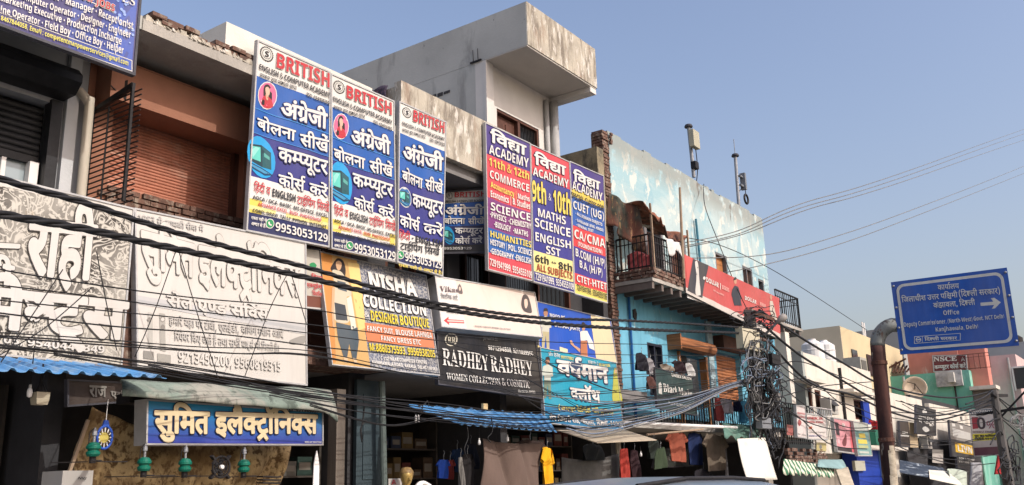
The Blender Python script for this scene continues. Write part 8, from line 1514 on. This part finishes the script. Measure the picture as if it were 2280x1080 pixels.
fsign('pink beauty advert with a dark caption box, right of the clinic banners', (1864, 1005), (1908, 1011), (1897, 937), (1855, 930), 8.8, [(0, .86, ink(226, 160, 168)), (.86, 1, ink(60, 50, 54))], [('B', 'S', 0, (700, 460, 500), (720, 462, 502), WHITE)], ZE, extra=[([(622, 450), (662, 455), (682, 585), (640, 575)], ink(64, 54, 60), 0), ([(770, 440), (800, 440), (838, 760), (800, 750), (780, 600)], ink(226, 110, 120), 0), ([(705, 650), (722, 600), (732, 560), (742, 600), (738, 680), (715, 690)], ink(120, 60, 66), 1), ([(645, 600), (675, 606), (680, 668), (652, 660)], ink(240, 196, 200), 0)], fr=EDGE, name='advert_board')
fsign('pale green leaning board with yellow price blocks, left of the green box sign', (1910, 1015), (1942, 1015), (1931, 943), (1899, 938), 8.7, [(0, .25, ink(200, 206, 196)), (.25, 1, ink(130, 172, 168))], [], ZE, extra=[([(868, 562), (925, 565), (932, 610), (875, 608)], YEL, 0), ([(860, 622), (940, 625), (950, 668), (866, 664)], YEL, 0), ([(865, 680), (955, 684), (962, 712), (870, 708)], ink(190, 196, 140), 0), ([(870, 740), (965, 745), (968, 765), (874, 760)], ink(206, 210, 200), 0)], fr=EDGE, name='price_board')
fsign('dark menu board with a pale heading, first right of the sign pole', (2006, 994), (2026, 995), (2022, 939), (2002, 937), 9.3, [(0, .55, ink(74, 66, 60)), (.55, .6, PALE), (.6, 1, ink(70, 62, 58))], [('ZORY', 'S', 5, (28, 678, 694), (68, 682, 700), WHITE)], ZF, fr=DARKEDGE, name='menu_board')
fsign('plain cream board beside the dark menu board', (2027, 996), (2045, 997), (2041, 942), (2023, 940), 9.3, [(0, 1, ink(216, 196, 160))], [('Jai Durga', 'S', 5, (92, 700, 712), (122, 712, 724), GREY)], ZF)
fsign('square black board with ornate white letters below the satellite dish', (2040, 965), (2084, 970), (2083, 913), (2040, 901), 9.0, [(0, 1, ink(52, 52, 54))], [('द कंटूर', 'D', 30, (148, 578, 605), (268, 606, 632), WHITE), ('SALON', 'S', 0, (150, 548, 562), (262, 578, 596), PALE)], ZF, extra=[([(180, 530), (198, 505), (216, 535), (198, 545)], PALE, 1), ([(180, 655), (205, 640), (235, 668), (205, 682)], PALE, 1)], fr=DARKEDGE)
fsign('grey board with pale patches over a yellow panel with white initials', (2119, 1016), (2168, 1021), (2162, 950), (2113, 935), 9.0, [(0, .52, ink(150, 146, 140)), (.52, 1, ink(66, 66, 68))], [('LIVN', 'S', 10, (445, 775, 825), (552, 795, 845), WHITE)], ZF, extra=[([(425, 757), (556, 785), (566, 856), (432, 832)], ink(236, 190, 40), 0), ([(402, 615), (425, 620), (430, 640), (405, 640)], WHITE, 0), ([(460, 630), (482, 636), (486, 660), (464, 655)], WHITE, 0), ([(405, 650), (540, 690), (545, 745), (412, 715)], PALE, 0)], fr=DARKEDGE)
fsign('black board with three columns of tiny white writing below the yellow panel', (2132, 1042), (2172, 1046), (2170, 1020), (2130, 1016), 9.0, [(0, 1, ink(34, 34, 36))], [('TOY LAB PM', 'S', 0, (452, 870, 886), (568, 882, 898), PALE), ('777 500 950', 'S', 0, (452, 896, 910), (570, 908, 922), PALE)], ZF, fr=DARKEDGE, name='rate_board')
s = Sign('finance_board', 'tall white finance board with a big zero percent print near the far utility pole', 'signboard', atX(2169, 1016, 57), atX(2226, 1013, 57), atX(2215, 909, 57), atX(2157, 912, 57), [(0, .13, ink(50, 70, 100)), (.13, .53, ink(206, 202, 200)), (.53, .68, ink(226, 220, 70)), (.68, .82, ink(196, 192, 190)), (.82, 1, ink(110, 70, 86))], .1, EDGE, .05); s.zoom = ZF
for a in [('AAROHNYA', 'S', 10, (535, 518, 535), (718, 514, 532), WHITE), ('ENTERPRISES', 'S', 10, (540, 540, 556), (715, 535, 552), WHITE), ('0', 'S', 0, (592, 572, 660), (655, 570, 658), ink(60, 50, 60)), ('%', 'S', 0, (665, 600, 655), (735, 598, 652), ink(150, 60, 80)), ('INTEREST FINANCE', 'S', 0, (560, 674, 690), (735, 672, 688), ink(90, 60, 70)), ('घर का सामान', 'D', 40, (572, 705, 720), (730, 702, 717), BLACK), ('किस्तों पर पाएं', 'D', 40, (575, 728, 742), (735, 725, 739), BLACK)]: s.t(*a[:6])
s.shape('picture', [(s.q([(552, 570), (598, 568), (602, 655), (560, 660)]), ink(150, 40, 60))])
# dark awning row on the far right
def slope_awning(label, a, b, c, d, Y1, Y2, m):
    tag(MB().slab([at(*a, Y1), at(*b, Y1), at(*c, Y2), at(*d, Y2)], (0, 0, -.04)).build('shop_awning', m), label, 'awning')
slope_awning('dark blue shop awning with a pale stripe right of the sign pole', (2003, 1050), (2118, 1070), (2100, 1042), (2003, 1024), 8.2, 9.2, mat('navy_canvas', (.03, .045, .07, 1), .7, .3, 1, layers=(((.4, .46, .5, 1), (.15, 8, 8), .58, .62),)))
slope_awning('white cloth awning edge at the end of the dark blue awning', (2070, 1064), (2142, 1080), (2120, 1050), (2068, 1046), 8.0, 8.6, wc)
def f(u, v):
    a = lerp(at(2112, 1048, 8.3), at(2152, 1050, 8.3), u); b = lerp(at(2120, 1085, 8.2), at(2150, 1085, 8.2), u); return lerp(a, b, v)+Vector((0, .2*math.sin(7*u), .1*math.sin(5*u)))
drape(f, 12, 8, 'tarpaulin', mat('pale_green_tarp', (.42, .48, .40, 1), .8, .2, 2), 'pale greenish tarpaulin bundled under the yellow panelled board', 'tarpaulin')
def f(u, v):
    a = lerp(at(2168, 1030, 8.3), at(2178, 1030, 8.3), u); b = lerp(at(2160, 1085, 8.2), at(2188, 1085, 8.2), u); return lerp(a, b, v)+Vector((0, .2*math.sin(7*u), 0))
drape(f, 10, 8, 'grey_sheet', mat('grey_tarp', (.36, .36, .36, 1), .8, .2, 2), 'grey hanging sheet below the far finance board', 'sheet')
def f(u, v):
    a = lerp(at(2226, 1012, 8.3), at(2240, 1010, 8.3), u); b = lerp(at(2216, 1056, 8.2), at(2246, 1056, 8.2), u); return lerp(a, b, v)+Vector((0, .2*math.sin(7*u), 0))
drape(f, 10, 8, 'red_cloth', cloth_m('red_bag_cloth', 150, 34, 36), 'dark red cloth hanging near the foot of the far utility pole', 'cloth')
FS = thing('far_shops', 'dark row of low shops below the boards at the bottom right corner', 'building', (60, 9.6, 0))
MB().box(42, 59.5, 9.52, 9.58, 0, 3.0).build('shop_front', dark_wall, FS); MB().box(62, 95, 5.2, 5.6, 0, 3.4).build('shop_front', mat('dim_shop_fronts', (.09, .085, .085, 1), .9, .5, .8), FS)
# ------------------------------------------------------------------ poles and wires
wire_m = mat('black_cable', (.014, .014, .015, 1), .6, .3, 20, bump=0)
wire_b = mat('blue_grey_cable', (.16, .20, .27, 1), .5, .3, 20, bump=0)
wire_g = mat('grey_cable', (.17, .17, .165, 1), .6, .3, 20, bump=0)
up = thing('utility_pole', 'concrete utility pole with a cross arm wrapped in cable loops before the blue house', 'utility pole', (22.9, 8.5, 0))
p_top = at(1668, 690, 8.5); p_bot = Vector((p_top.x+.02, 8.5, 0))
MB().hexa([(p_bot.x-.16, 8.36, 0), (p_bot.x+.16, 8.36, 0), (p_bot.x+.16, 8.64, 0), (p_bot.x-.16, 8.64, 0), (p_top.x-.11, 8.39, p_top.z), (p_top.x+.11, 8.39, p_top.z), (p_top.x+.11, 8.61, p_top.z), (p_top.x-.11, 8.61, p_top.z)]).build('shaft', mat('grey_concrete_pole', (.22, .20, .17, 1), .9, .2, 3, bump=.2), up)
MB().bar(p_top+Vector((-.2, -.16, -.12)), p_top+Vector((1.25, -.16, -.12)), .09, .09).bar(p_top+Vector((-.15, -.16, -.75)), p_top+Vector((.6, -.16, -.75)), .07).build('cross_arm', rust, up)
c = at(1670, 758, 8.2); o = thing('meter_box', 'beige electric meter box fixed on the cable wrapped utility pole', 'meter box', c)
MB().box(c.x-.55, c.x+.58, 8.16, 8.34, c.z-.24, c.z+.28).build('case', plain('meter_beige', 196, 190, 166), o); MB().box(c.x-.16, c.x+.1, 8.145, 8.158, c.z-.13, c.z-.02).build('window', glass_dark, o); MB().box(c.x-.52, c.x+.55, 8.147, 8.158, c.z+.19, c.z+.2).build('seam', iron, o)
o = thing('street_lamp', 'grey cobra head street lamp on a slanting arm beside the utility pole', 'street lamp', at(1706, 742, 8.4))
a = at(1706, 742, 8.4); b = at(1730, 718, 8.1); d = at(1750, 702, 7.9)
MB().tube([a, b], .035, 8).build('arm', steel, o)
n_ = (d-b).normalized(); mb = MB(); mb.tube([b-n_*.05, b+n_*.1, lerp(b, d, .5), lerp(b, d, .9), d], [.04, .07, .11, .09, .03], 10); mb.build('lamp_head', plain('lamp_grey', 150, 146, 140), o, smooth=True)
def wire(pts, r, m, label, group=None, name='overhead_wire', n=8, twist=False):
    P = curve(pts, n); mb = MB()
    if twist:
        for ph in (0, 2.09, 4.19):
            Q = []; s_ = 0
            for i, p in enumerate(P):
                if i: s_ += (P[i]-P[i-1]).length
                d = (P[min(i+1, len(P)-1)]-P[max(i-1, 0)]).normalized(); u = d.cross(Vector((0, 0, 1))).normalized(); w = u.cross(d)
                Q.append(p+(u*math.cos(s_*9+ph)+w*math.sin(s_*9+ph))*r*.55)
            mb.tube(Q, r*.55, 6)
    else: mb.tube(P, r, 5)
    return tag(mb.build(name, m, smooth=True), label, 'wire', group)
def W3(px, Y0, Y1): return [at(x, y, lerp(Y0, Y1, i/(len(px)-1))) for i, (x, y) in enumerate(px)]
wire(W3([(-80, 372), (60, 416), (200, 455), (350, 505), (500, 548), (700, 600), (850, 645), (1000, 680), (1200, 707), (1400, 714), (1550, 722), (1660, 730)], 6.6, 8.3), .026, wire_m, 'upper of the two thick twisted black cables sweeping across the signboards to the utility pole', name='power_cable', n=26, twist=True)
wire(W3([(-80, 464), (60, 487), (200, 512), (350, 545), (500, 577), (700, 622), (850, 658), (1000, 690), (1200, 718), (1400, 732), (1550, 738), (1664, 742)], 6.7, 8.3), .032, wire_m, 'lower of the two thick twisted black cables sweeping across the signboards to the utility pole', name='power_cable', n=26, twist=True)
rw = random.Random(11)
GL_ = 'thin wires strung across the fronts of the shops'
LB = 'thin black wire strung across the lower shop boards toward the utility pole'
lines = [[(-60, 590), (150, 625), (420, 660), (700, 690), (1000, 745), (1250, 762), (1500, 770), (1690, 780)], [(-60, 630), (200, 660), (480, 700), (720, 725), (1000, 760), (1300, 790), (1690, 790)], [(-60, 662), (200, 690), (450, 715), (690, 742), (1050, 790), (1300, 812), (1700, 800)],
         [(-60, 690), (250, 725), (500, 745), (740, 775), (1000, 800), (1350, 835), (1700, 815)], [(-60, 735), (200, 752), (450, 772), (690, 782), (950, 830), (1250, 850), (1690, 820)], [(-60, 745), (250, 770), (520, 785), (700, 790), (1000, 850), (1300, 880), (1690, 835)],
         [(-60, 765), (200, 790), (420, 822), (650, 860), (900, 905), (1150, 935), (1380, 915), (1690, 850)], [(-40, 772), (220, 800), (460, 838), (700, 880), (960, 925), (1180, 945), (1420, 905), (1695, 855)], [(120, 790), (330, 822), (560, 862), (780, 895), (1000, 925), (1220, 940), (1440, 900), (1690, 862)],
         [(330, 812), (500, 850), (700, 884), (900, 915), (1100, 930), (1300, 925), (1500, 890), (1690, 850)], [(560, 860), (760, 885), (980, 905), (1200, 915), (1400, 890), (1690, 840)], [(690, 900), (860, 945), (1000, 930), (1200, 950), (1400, 945), (1690, 880)], [(600, 880), (820, 918), (1040, 938), (1260, 955), (1460, 930), (1690, 870)],
         [(990, 760), (1100, 800), (1240, 880), (1330, 905), (1500, 880), (1690, 830)], [(970, 790), (1150, 880), (1250, 925), (1400, 925), (1560, 895), (1690, 845)], [(1100, 870), (1250, 905), (1380, 900), (1520, 880), (1690, 842)], [(1180, 790), (1300, 845), (1420, 880), (1550, 880), (1690, 838)]]
for L in lines:
    for k in range(1 if L[0][0] < 0 and L[0][1] < 740 else 2):
        j = [(x, y+rw.uniform(-7, 7)*(k > 0 or .3)) for x, y in L]; wire(W3(j, 7.3+rw.uniform(-.2, .2), 8.3), rw.uniform(.0045, .0072), wire_m, LB, GL_)
LBb = 'blue grey cable in the loose sheaf between cyan cloth board and utility pole'
for k in range(10):
    y0 = 885+k*8.5+rw.uniform(-5, 5); L = [(1230+rw.uniform(-20, 90), y0-4), (1325, y0+8), (1400, lerp(y0, 895, .25)+6), (1520, lerp(y0, 880, .55)), (1620, lerp(y0, 850, .85)), (1675, 838+k*1.5), (1700, 822+rw.uniform(-6, 6))]
    wire(W3(L, 7.7+rw.uniform(-.2, .2), 8.25), rw.uniform(.008, .0125), wire_b if k % 3 else wire_g, LBb, 'blue grey cable sheaf left of the utility pole', 'service_cable')
# thin stay wires criss-crossing the bleached board
LS = 'hair thin slack wire criss crossing the bleached white board'
for L in ([(300, 795), (345, 690), (395, 548)], [(395, 548), (440, 700), (488, 850)], [(545, 838), (600, 690), (645, 600)], [(645, 600), (664, 660), (682, 720)], [(140, 600), (60, 720), (-20, 840)], [(215, 560), (240, 690), (260, 780)], [(205, 640), (100, 730), (0, 790)]):
    wire(W3(L, 8.3, 8.3), .0055, wire_m, LS, 'slack wires on the bleached white board')
# sky wires
LK = 'high wire crossing the open sky to the pale wall of the blue house'
for L in ([(2420, 240), (2280, 288), (2000, 388), (1780, 455), (1640, 515), (1500, 545)], [(2420, 252), (2280, 298), (2000, 398), (1780, 464), (1640, 522), (1500, 552)], [(2420, 268), (2280, 312), (2000, 408), (1800, 466), (1650, 523), (1500, 556)], [(2420, 312), (2280, 370), (2050, 460), (1850, 530), (1700, 568), (1520, 575)], [(2420, 330), (2280, 386), (2080, 465), (1880, 540), (1700, 590), (1580, 612)]):
    wire(W3(L, 4.2, 9.7), .013, wire_g, LK, 'high wires across the open sky')
wire(W3([(1500, 525), (1600, 545), (1700, 590), (1800, 650), (1930, 735)], 9.6, 9.8), .012, wire_m, 'single thin wire dropping from the pale blue wall to the beige block')
wire(W3([(1567, 410), (1570, 460), (1600, 540), (1640, 640), (1690, 742)], 9.9, 8.6), .012, wire_m, 'dark wire hanging down the pale blue wall from the roof edge to the utility pole')
# cables onward to the right
LR = 'black cable running from the utility pole past the white house to the far pole'
for L in ([(1690, 690), (1780, 750), (1880, 810), (1960, 855), (2060, 880), (2140, 885), (2205, 872)], [(1690, 715), (1780, 790), (1880, 850), (1960, 895), (2060, 925), (2140, 915), (2210, 890)], [(1690, 735), (1800, 850), (1900, 880), (1990, 920), (2090, 935), (2210, 900)]):
    wire([at(x, y, lerp(8.4, 7.0, min(1, i/6))) for i, (x, y) in enumerate(L)], .035, wire_m, LR, 'cables running on to the far pole', 'power_cable')
LT = 'thin wire fanning out over the white house wall'
for L in ([(1700, 780), (1790, 850), (1870, 880), (1950, 890)], [(1700, 800), (1800, 870), (1900, 905), (1960, 930)], [(1710, 830), (1790, 900), (1880, 950), (1950, 950)], [(1700, 850), (1760, 920), (1850, 955), (1950, 960)], [(1715, 860), (1800, 845), (1880, 905), (1950, 940)], [(1705, 885), (1780, 930), (1850, 990), (1930, 1000)], [(1690, 900), (1750, 880), (1830, 860), (1940, 850)], [(1720, 815), (1780, 805), (1850, 830), (1950, 870)]):
    wire([at(x, y, 8.5) for x, y in L], .016, wire_m, LT, 'thin wires over the white house wall')
# tangles: coils and loops on the utility pole
def loop(cx, cy, rx, ry, Y, r, m, label, group, turns=1.2):
    pts = []; a0 = rw.uniform(0, 6.28)
    for i in range(int(14*turns)+1):
        a = a0+i*2*math.pi/14; pts.append(at(cx+rx*math.cos(a)+rw.gauss(0, .16)*rx+.3*rx*math.sin(2*a+3*a0), cy+ry*math.sin(a)+rw.gauss(0, .14)*ry, Y+.10*math.sin(a*1.3)))
    wire(pts, r, m, label, group, 'cable_loop', 3)
GT = 'cable loops tangled round the utility pole'
for k in range(10): loop(1672+rw.uniform(-16, 28), 712+rw.uniform(-14, 16), rw.uniform(18, 42), rw.uniform(10, 22), 8.25, rw.uniform(.009, .016), wire_m, 'black cable loop wound round the top of the utility pole', GT)
for k in range(44): loop(1700+rw.uniform(-26, 22), 830+rw.uniform(-55, 70), rw.uniform(8, 26), rw.uniform(16, 52), 8.15+rw.uniform(-.2, .15), rw.uniform(.007, .016), (wire_m, wire_m, wire_m, wire_g)[k % 4], 'black cable loop in the dense tangle below the meter box', GT)
for k in range(4): loop(1692+rw.uniform(-18, 12), 828+rw.uniform(-14, 14), rw.uniform(20, 42), rw.uniform(14, 26), 8.0, .012, wire_b, 'pale blue cable loop coiled in front of the dense tangle', GT, .9)
for k in range(6): loop(1723+rw.uniform(-3, 6), 848+rw.uniform(-6, 6), rw.uniform(9, 14), rw.uniform(16, 24), 8.0, .015, wire_m, 'dark upright coil at the right side of the dense tangle', GT)
for k in range(16): loop(1716+rw.uniform(-22, 18), 950+rw.uniform(-60, 60), rw.uniform(6, 20), rw.uniform(12, 40), 8.2, rw.uniform(.008, .018), wire_m, 'black cable loop hanging low below the tangle', GT)
LV = 'cable dropping down along the utility pole'
for k in range(22):
    x = 1690+rw.uniform(-24, 34); L = [(x+rw.uniform(-14, 8), 745+rw.uniform(0, 30)), (x+rw.uniform(-8, 8), 800), (x+rw.uniform(-10, 10), 860), (x+rw.uniform(-8, 16), 930), (x+rw.uniform(-10, 26), 1000)]
    wire([at(a, b, 8.2+rw.uniform(-.1, .1)) for a, b in L], rw.uniform(.006, .014), (wire_m, wire_m, wire_g, wire_b)[k % 4], LV, 'cables dropping along the utility pole')
for k, (x, y, w_, h_) in enumerate(((1690, 905, 30, 26), (1705, 935, 34, 40), (1722, 905, 26, 34), (1712, 980, 22, 40))):
    c = at(x, y, 8.35); t = MB(); q = w_/2032*24; z = h_/2032*24
    for i in range(9):
        a = Vector((rw.uniform(-q, q), rw.uniform(-.12, .1), rw.uniform(-z, z)))*.5; t.tube(curve([c+a+Vector((rw.uniform(-.2, .2), 0, .2)), c+a*1.2, c+a+Vector((rw.uniform(-.25, .25), -.08, -.25)), c+a*.4], 4), .05, 6)
    tag(t.build('cable_bundle', wire_m, smooth=True), ('black knotted cable bundle below the coils, beside the light blue sari', 'large black knotted cable bundle at mid height below the coils', 'black knotted cable bundle at the right below the upright coil', 'lowest black knotted cable bundle, above the striped awning end')[k], 'cables')
for k, (x, y, lab) in enumerate(((1700, 942, 'grey junction box low on the cable tangle beside the light blue sari'), (1722, 800, 'small dark junction box beside the street lamp arm'))):
    c = at(x, y, 8.0); t = thing('junction_box', lab, 'junction box', c); MB().box(c.x-.3, c.x+.3, c.y-.08, c.y+.08, c.z-.13, c.z+.12).build('case', plain('box_grey', 120, 124, 128) if k == 0 else iron, t); MB().box(c.x-.27, c.x+.27, c.y-.09, c.y-.082, c.z-.02, c.z-.005).build('seam', iron, t)
# loose ends and hooks below the middle awning
LH = 'short loose wire end dangling below the middle of the row'
for L in ([(812, 905), (808, 935), (804, 960), (808, 978)], [(815, 935), (803, 955), (806, 985)], [(1040, 950), (1042, 975), (1034, 1000), (1040, 1020)], [(1094, 930), (1096, 960), (1086, 975), (1092, 985)], [(930, 905), (945, 900), (952, 893), (955, 905)], [(918, 915), (935, 925), (942, 900)]):
    wire([at(x, y, 7.9) for x, y in L], .008, wire_m, LH, 'loose wire ends in the middle of the row')
for x, lab in ((926, 'left of two white insulator pegs hanging side by side on wires'), (932, 'right of two white insulator pegs hanging side by side on wires')):
    c = at(x, 932, 7.85); tag(MB().lathe(c, [(.001, -.05), (.012, -.045), (.014, .03), (.006, .04), (.001, .05)], 10).build('insulator_peg', white_paint), lab, 'insulator')
c = at(1079, 906, 8.8); tag(MB().box(c.x-.055, c.x+.055, 8.78, 8.82, c.z-.05, c.z+.05).build('switch_box', plain('cream_switch', 206, 180, 130)), 'small cream switch box on the dark wall above the middle blue tin awning', 'switch box')
# far pole
fp = thing('utility_pole', 'dark lattice topped utility pole at the right edge in front of the finance board', 'utility pole', (48, 6.8, 0))
a = at(2212, 868, 6.8); b = at(2236, 1085, 6.8); b2 = Vector((a.x, 6.8, 0))
MB().tube([b2, a], [.26, .17], 8).build('shaft', mat('dark_far_pole', (.10, .095, .09, 1), .8, .2, 2), fp)
MB().bar(a+Vector((-.6, 0, -.3)), a+Vector((1.6, -.3, -.2)), .14).bar(a+Vector((0, .9, -1.1)), a+Vector((0, -1.3, -.9)), .12).bar(a+Vector((0, .0, -1.4)), a+Vector((0, -1.7, .2)), .08).build('cross_arm', iron, fp)
LF = 'black cable around the far utility pole at the right edge'
for L in ([(2205, 872), (2235, 900), (2262, 930), (2300, 965)], [(2215, 880), (2250, 905), (2300, 940)], [(2212, 905), (2240, 935), (2275, 945), (2300, 940)], [(2200, 940), (2225, 932), (2250, 950), (2300, 1000)], [(2150, 900), (2190, 885), (2210, 870)], [(2205, 990), (2225, 960), (2240, 985), (2260, 1030)]):
    wire([at(x, y, 6.7) for x, y in L], .03, wire_m, LF, 'cables round the far utility pole')
for k in range(5): loop(2268+rw.uniform(-4, 4), 938+rw.uniform(-4, 4), 12+rw.uniform(-2, 3), 13, 6.6, .02, wire_g, 'grey cable coil right of the far utility pole', 'cable coils at the right edge')
for k in range(14): loop(2248+rw.uniform(-14, 20), 1020+rw.uniform(-30, 40), rw.uniform(4, 14), rw.uniform(8, 26), 6.7, .03, wire_m, 'dark cable loop massed at the foot of the far utility pole', 'cable loops at the far pole foot')
# ------------------------------------------------------------------ stock and clutter in the shops
shelf_m = mat('dull_shelf', (.05, .043, .036, 1), .8, .2, 3)
def shelf(label, x0, x1, y, zs, seed):
    r_ = random.Random(seed); t = thing('stock_shelf', label, 'shelf', ((x0+x1)/2, y, 0))
    for x in (x0, x1): MB().box(x-.02, x+.02, y-.2, y+.2, .1, zs[-1]+.5).build('upright', shelf_m, t)
    for i, z in enumerate(zs): MB().box(x0+.021, x1-.021, y-.2, y+.2, z, z+.025).build('board', shelf_m, t)
    for i, z in enumerate(zs):
        x = x0+.05
        while x < x1-.25:
            w = r_.uniform(.14, .32); h = r_.uniform(.14, .36); c = r_.choice([(74, 60, 46), (92, 90, 84), (44, 52, 70), (80, 40, 36), (40, 58, 52), (92, 76, 46)])
            b = thing('stock_box', 'cardboard stock box standing on the shelves inside a dark shop', 'box', (x+w/2, y, z+.026), 'stock boxes on the shop shelves')
            MB().box(x, x+w, y-.16, y+.12, z+.026, z+.026+h).build('carton', cloth_m('printed_carton', *c), b); MB().box(x+.03, x+w-.03, y-.163, y-.1605, z+.026+h*.3, z+.026+h*.7).build('caption', ink(110, 106, 98), b)
            x += w+r_.uniform(.01, .08)
shelf('shelf of boxes at the back of the leftmost dark shop', 2.6, 5.0, 10.6, (1.2, 1.75, 2.3), 2)
shelf('shelf of boxes behind the dark passage right of the small blue sign', 8.6, 9.35, 10.3, (1.2, 1.75, 2.3), 3)
shelf('shelf of boxes deep behind the golden mannequin', 10.2, 13.0, 11.2, (1.2, 1.7, 2.2), 5)
shelf('shelf of boxes behind the dull grey dust sheet', 14.0, 17.3, 11.0, (1.3, 1.8, 2.3), 6)
tag(MB().bar(at(142, 1085, 8.9), at(196, 935, 8.9), .03).build('wooden_prop', bamboo), 'slanting wooden prop in the dark shop left of the tarpaulin', 'prop')
teal_d = mat('dark_teal_door', (.035, .055, .065, 1), .7, .2, 2)
a = at(792, 940, 9.5); b = at(846, 940, 9.5); t = thing('shop_door', 'dark teal folded shop door left of the golden mannequin', 'door', ((a.x+b.x)/2, 9.5, 0))
MB().box(a.x, b.x, 9.48, 9.54, .12, 3.1).build('leaf', teal_d, t); MB().box(a.x+.12, b.x-.12, 9.465, 9.479, .5, 1.5).box(a.x+.12, b.x-.12, 9.465, 9.479, 1.7, 2.9).build('raised_panel', teal_d, t); MB().box(b.x-.1, b.x-.06, 9.44, 9.48, 1.0, 1.3).build('handle', steel, t)
tag(MB().tube([at(850, 850, 9.3), at(856, 1120, 9.3)], .05, 10).build('steel_post', mat('green_grey_post', (.10, .13, .12, 1), .6, .2, 3)), 'thin grey green post standing between the dark teal door and the mannequin', 'post')
a = at(757, 1000, 9.2); tag(MB().box(a.x-.07, a.x+.09, 9.2, 9.36, .12, 2.9).build('timber_post', mat('old_timber', (.13, .11, .09, 1), .9, .25, (8, 8, 1))), 'grey timber post right of the hanging white fan blade', 'post')
# cloth bundles behind the clothes
rs = random.Random(21)
for k, (x, y, w, h, c, lab) in enumerate(((1035, 985, 26, 60, (30, 36, 52), 'navy cloth hanging at the back left of the brown curtain'), (1150, 975, 60, 30, (52, 40, 36), 'folded brown cloth hung over the top of the brown curtain'), (1405, 1000, 16, 70, (60, 40, 44), 'dark maroon cloth hanging right of the red sari'), (1300, 985, 40, 40, (40, 44, 46), 'dark grey cloth hung under the cream sheet awning'), (1445, 975, 22, 46, (44, 52, 46), 'dull green cloth hanging under the bamboo rail'), (1548, 1040, 36, 40, (36, 34, 40), 'black cloth hanging low below the jeans'))):
    garment('hanging_cloth', lab, 'cloth', pxq((x, y), (x+w, y+2), (x+w+3, y+h), (x-2, y+h), 9.1), cloth_m('shop_cloth', *c), .04, False)
# cables, pipes and small fittings on the far fronts
LQ = 'thin wire strung low across the far shop boards'
for k in range(9):
    y0 = rw.uniform(890, 1000); y1 = y0+rw.uniform(-40, 50)
    wire([at(2000+rw.uniform(-20, 10), y0, 8.0), at(2060, lerp(y0, y1, .3)+14, 8.0), at(2140, lerp(y0, y1, .7)+16, 7.6), at(2215, y1, 7.2)], rw.uniform(.012, .022), wire_m, LQ, 'thin wires across the far shop boards')
for lab, q, col, Y in (('small white poster on the wall below the ornate black board', (2052, 976, 2074, 996), (206, 196, 180), 9.4), ('pale patched poster beside the dark green shop front', (2076, 1000, 2100, 1030), (196, 190, 182), 9.3), ('faded yellow poster under the clinic banners', (1818, 985, 1840, 1003), (190, 176, 120), 8.93), ('white square poster on the pillar below the street lamp', (1716, 872, 1738, 900), (206, 204, 200), 8.9), ('small reddish poster on the balcony rail beside the clinic banners', (1752, 945, 1766, 968), (170, 96, 90), 8.9)):
    x0, y0, x1_, y1_ = q; s = Sign('wall_poster', lab, 'poster', at(x0, y1_, Y), at(x1_, y1_+2, Y), at(x1_, y0+2, Y), at(x0, y0, Y), [(0, .3, ink(*[int(c*.7) for c in col])), (.3, 1, ink(*col))], .01, None)
for lab, x, y, Y in (('white air conditioner box on the white house wall between its windows', 1848, 905, 9.75), ('grey air conditioner box under the ornate black board', 2062, 985, 9.3)):
    c = at(x, y, Y); t = thing('air_conditioner', lab, 'air conditioner', c); MB().box(c.x-.42, c.x+.42, Y-.15, Y+.2, c.z-.28, c.z+.28).build('case', plain('ac_grey_white', 180, 178, 170), t)
    MB().lathe((c.x-.1, Y-.152, c.z), [(.001, 0), (.2, -.004), (.22, .0)], 16, axis=(0, 1, 0)).build('fan_grille', plain('ac_grille', 60, 60, 62), t)
for lab, x, y, X in (('black plastic water tank on the far grey house roof', 2262, 764, 84), ('black plastic water tank on the coral rooftop room', 2052, 783, 62)):
    c = atX(x, y, X); tag(MB().lathe((c.x, c.y, c.z-.4), [(.001, 0), (.55, 0), (.55, .3), (.58, .33), (.55, .36), (.55, .8), (.3, 1.0), (.12, 1.05), (.001, 1.06)], 16).build('water_tank', iron), lab, 'tank')
GW = [(83.0, 3.0, 6.4), (83.0, 5.2, 6.4), (83.0, 3.0, 9.0), (83.0, 5.2, 9.0)]
for x, y, z in GW: MB().box(81.9, 81.99, y-.5, y+.5, z-.7, z+.6).build('window', glass_dark, GH)
MB().box(80.9, 81.98, 2.2, 7.5, 4.9, 5.05).build('balcony_slab', conc_grey, GH)
for y in (15.0, 17.2, 19.4): MB().box(50.3, 50.355, y-.4, y+.4, 7.0, 8.2).build('window', glass_dark, BB)
for x in (52.5, 55.5, 58.5): MB().box(x-.5, x+.5, 13.93, 13.99, 7.0, 8.2).build('window', glass_dark, BB)
# openings and fittings on the coral and pink houses
for k, (y, z) in enumerate(((7.2, 3.2), (5.4, 3.2), (3.6, 3.2), (3.4, 6.4), (7.4, 6.4))): MB().box(65.94, 65.99, y-.5, y+.5, z, z+1.3).build('pane', glass_dark, MB().box(65.9, 65.99, y-.6, y-.501, z-.1, z+1.4).box(65.9, 65.99, y+.501, y+.6, z-.1, z+1.4).box(65.86, 65.99, y-.5, y+.5, z+1.301, z+1.4).build('window', white_paint, PH))
MB().box(65.0, 65.96, 3.0, 8.0, 2.6, 2.75).build('balcony_slab', conc_grey, PH)
railing(PH, (65.05, 3.0, 2.75), (65.05, 8.0, 2.75), 1.0, 16, iron)
MB().tube([(65.9, 8.1, 1), (65.9, 8.1, 8.4)], .07, 8).build('downpipe', grey_pipe, PH)
MB().tube([(59.9, 13.2, 1), (59.9, 13.2, 7.2)], .07, 8).build('downpipe', grey_pipe, G)
MB().tube([(59.9, 10.4, 4.5), (59.9, 10.4, 7.2)], .05, 8).build('downpipe', iron, G)
